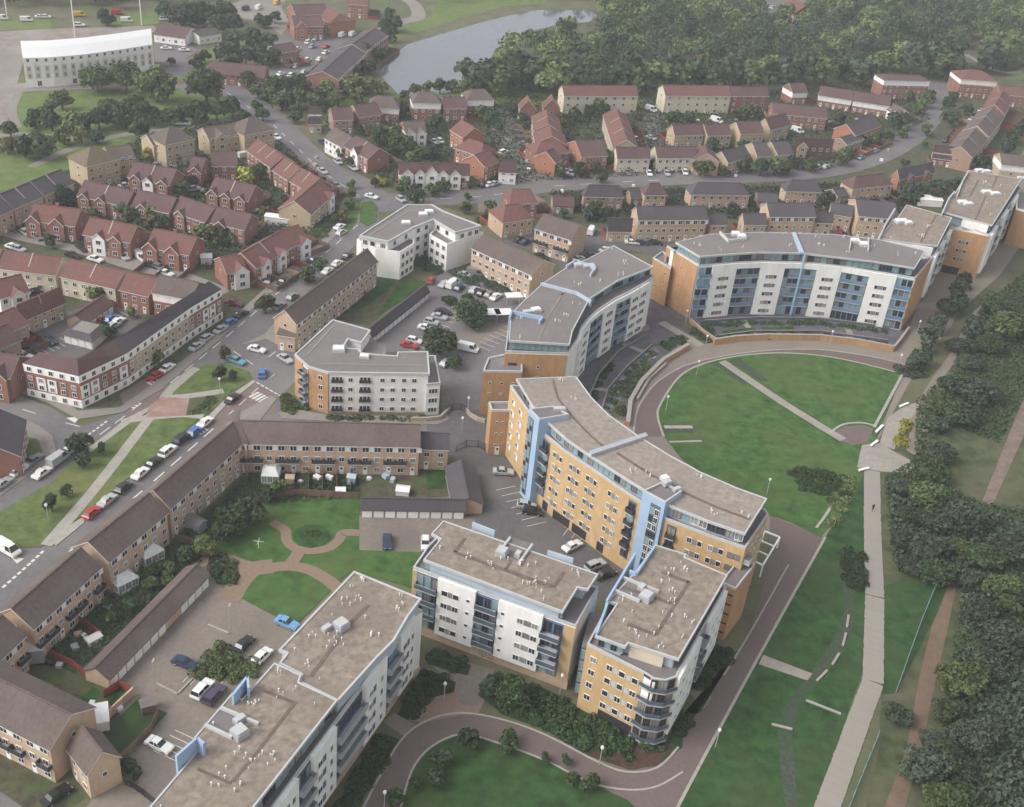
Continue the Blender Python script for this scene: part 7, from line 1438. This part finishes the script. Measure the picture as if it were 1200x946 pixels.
shed(586,374,'dark bin store under the white canopies', 7, 3, 1.2, 'slate_panel', .3, 'felt', 'bin_store', 'store'); shed(1086,239,'white tarpaulin roof in the gardens behind the white slab', 9, 5, 2.4, 'white', .1, 'plastic', 'garden_canopy', 'canopy'); shed(105,237,'white flat canopy in the second line gardens', 6, 3, 2.2, 'white', .2, 'plastic', 'garden_canopy', 'canopy'); shed(331,262,'long white covered boat or caravan in the red estate street', 10, 3, 2.2, 'plastic', -.1, 'plastic', 'caravan', 'caravan'); shed(225,266,'white conservatory of the right second line row', 4, 3.4, 2.4, 'white', .2, 'plastic', 'conservatory', 'conservatory'); shed(325,208,'white garden tent behind the stepped red terrace', 4.4, 3.6, 2, 'plastic', .3, 'plastic', 'garden_tent', 'canopy'); shed(242,308,'white box trailer beside the red end house', 3, 3, 2.2, 'plastic', .3, 'plastic', 'trailer', 'trailer'); shed(1010,224,'white lean-to of the purple hipped house', 7, 3.4, 2.2, 'white', .3, 'plastic', 'lean_to', 'lean-to'); shed(1128,190,'white roofed garage below the white and red house', 8, 6, 2.6, 'white', .1, 'plastic', 'garage', 'garage')
def clutter(where, pts, seed):
    r = random.Random(seed)
    for i, (x, y) in enumerate(pts):
        mb = MB(); k = r.choice(['plastic', 'plastic', 'grey_metal', 'pale_blue', 'buff_brick']); mb.box((*P(x, y), .05), (r.uniform(.8, 1.6), r.uniform(.6, 1.2)), r.uniform(.5, 1.0), M[k], r.uniform(0, 3)); mb.box((*P(x+1.5, y), .05), (r.uniform(.4, .8), r.uniform(.4, .8)), r.uniform(.3, .7), M[k], r.uniform(0, 3))
        single('garden_furniture', mb, 'small pale garden furniture '+where, 'garden furniture', 'garden furniture '+where)
clutter('behind the balconied terraces', [(352,566),(372,562),(386,562),(432,562),(452,560),(460,564),(126,712),(130,726),(92,745),(88,760),(100,748),(216,595),(225,590),(238,578),(268,556),(252,574),(70,782),(60,752),(160,680),(108,826),(140,832)], 2); clutter('among the far houses', [(r_.uniform(120, 380), r_.uniform(185, 255)) for r_ in [random.Random(i) for i in range(30)]]+[(r_.uniform(600, 1050), r_.uniform(115, 250)) for r_ in [random.Random(i+99) for i in range(60)]], 3)
# whirligig on the courtyard lawn, one walker on the slab path
c = P(303,643); T = Thing('washing_line', 'white rotary washing line on the courtyard lawn', 'washing line', (*c, 0)); mb = MB(); mb.box((*c, 0), (.08, .08), 1.9, M['lamp']); T.part('pole', mb)
for k in range(4): mb = MB(); mb.box((c[0]+.5*math.cos(k*1.57), c[1]+.5*math.sin(k*1.57), 1.75), (1.0, .05), .06, M['lamp'], k*1.57); T.part('arm', mb)
def person(px, py, label):
    c = P(px, py); v = [(0,0,.95),(0,.0,1.2),(0,.02,1.42),(0,.03,1.53),(0,.05,1.68),(.2,.0,1.4),(.27,.06,1.12),(.26,.18,.92),(-.2,.0,1.4),(-.27,-.06,1.12),(-.26,-.12,.9),(.1,.02,.88),(.11,.16,.48),(.11,.14,.06),(.11,.28,.03),(-.1,-.02,.88),(-.11,-.02,.48),(-.11,-.26,.1),(-.11,-.14,.03)]
    e = [(0,1),(1,2),(2,3),(3,4),(2,5),(5,6),(6,7),(2,8),(8,9),(9,10),(0,11),(11,12),(12,13),(13,14),(0,15),(15,16),(16,17),(17,18)]
    rad = [.16,.17,.17,.07,.12,.08,.06,.05,.08,.06,.05,.10,.075,.05,.045,.10,.075,.05,.045]
    me = bpy.data.meshes.new('person'); me.from_pydata(v, e, []); me.materials.append(M['cloth']); o = bpy.data.objects.new('person', me); COL.objects.link(o); o.location = (*c, .14); o.rotation_euler = (0, 0, math.radians(185))
    sk = o.modifiers.new('skin', 'SKIN'); 
    for i, r in enumerate(rad): me.skin_vertices[0].data[i].radius = (r, r)
    me.skin_vertices[0].data[0].use_root = True; o.modifiers.new('smooth', 'SUBSURF').levels = 1; tag(o, label, 'person')
    mb = MB(); b = np.array([0, .05, 1.70]); n = 8
    for i in range(5):
        for j in range(n):
            f = lambda a, t: (b[0]+.105*math.sin(a)*math.cos(t), b[1]+.115*math.sin(a)*math.sin(t), b[2]+.12*math.cos(a))
            a0, a1, t0, t1 = math.pi*i/5*.62, math.pi*(i+1)/5*.62, 2*math.pi*j/n, 2*math.pi*(j+1)/n; mb.face([f(a0,t0), f(a1,t0), f(a1,t1), f(a0,t1)], M['cloth'])
    h = bpy.data.objects.new('hair', mb.mesh('hair')); COL.objects.link(h); h.parent = o
try: person(1022, 599, 'person in dark clothes walking along the pale slab path')
except Exception as ex: print('person', ex)
# garden fences and sheds of the far house rows
fr = random.Random(21)
for o in [o for o in bpy.data.objects if o.parent is None and o.get('category') in ('house row', 'house')]:
    lab = o['label']; c = np.array(o.location[:2]); kids = [k for k in o.children if k.name.startswith('wall')]
    if not kids or c[1] < 215: continue
    v = np.array([(k.co.x, k.co.y) for k in kids[0].data.vertices[:4]]); e0 = v[1]-v[0]; e1 = v[2]-v[1]
    if np.linalg.norm(e0) < np.linalg.norm(e1): e0, e1 = e1, e0
    L = np.linalg.norm(e0); D = np.linalg.norm(e1); d = e0/L; n = np.array([-d[1], d[0]])
    if n[1] < 0: n = -n
    side = fr.choice((1, 1, -1)); b0 = c+n*side*D/2; dep = fr.uniform(5, 8); sp = ('behind' if side > 0 else 'before')
    t = f"brown garden fence {sp} the {lab}"
    if len(t.split()) > 16: t = f"garden fence {sp} the {lab}"
    if len(t.split()) > 16: t = f"fence {sp} {lab}"
    if len(t.split()) > 16 or t in SEEN: continue
    T = Thing('garden_fence', t, 'fence', (*b0, 0), 'garden fences of the far houses'); k = max(2, round(L/5.5))
    for i in range(k+1): p = b0+d*L*(i/k-.5); wallseg(T, 'fence_panel', p, p+n*side*dep, .12, 0, 1.6, fr.choice(['wood', 'wood', 'brown_brick', 'red_fence']))
    for i in range(k): p = b0+n*side*dep+d*L*((i+.03)/k-.5); wallseg(T, 'fence_panel', p, p+d*L/k*.94, .12, 0, 1.6, 'wood')
# ---------------------------------------------------------------- the air
if HAZE:
    mb = MB(); mb.prism([(-420,-40),(480,-40),(480,1150),(-420,1150)], -1.5, 150, M['white'], None, True)
    me = mb.mesh('haze'); hm = bpy.data.materials.new('haze'); hm.use_nodes = True; n = hm.node_tree; n.nodes.remove(n.nodes["Principled BSDF"])
    pv = n.nodes.new('ShaderNodeVolumePrincipled'); pv.inputs['Density'].default_value = HAZE; pv.inputs['Color'].default_value = (.93, .94, .97, 1); pv.inputs['Anisotropy'].default_value = .2
    n.links.new(pv.outputs[0], n.nodes['Material Output'].inputs['Volume']); me.materials.clear(); me.materials.append(hm)
    o = bpy.data.objects.new('haze', me); COL.objects.link(o); o['kind'] = 'stuff'
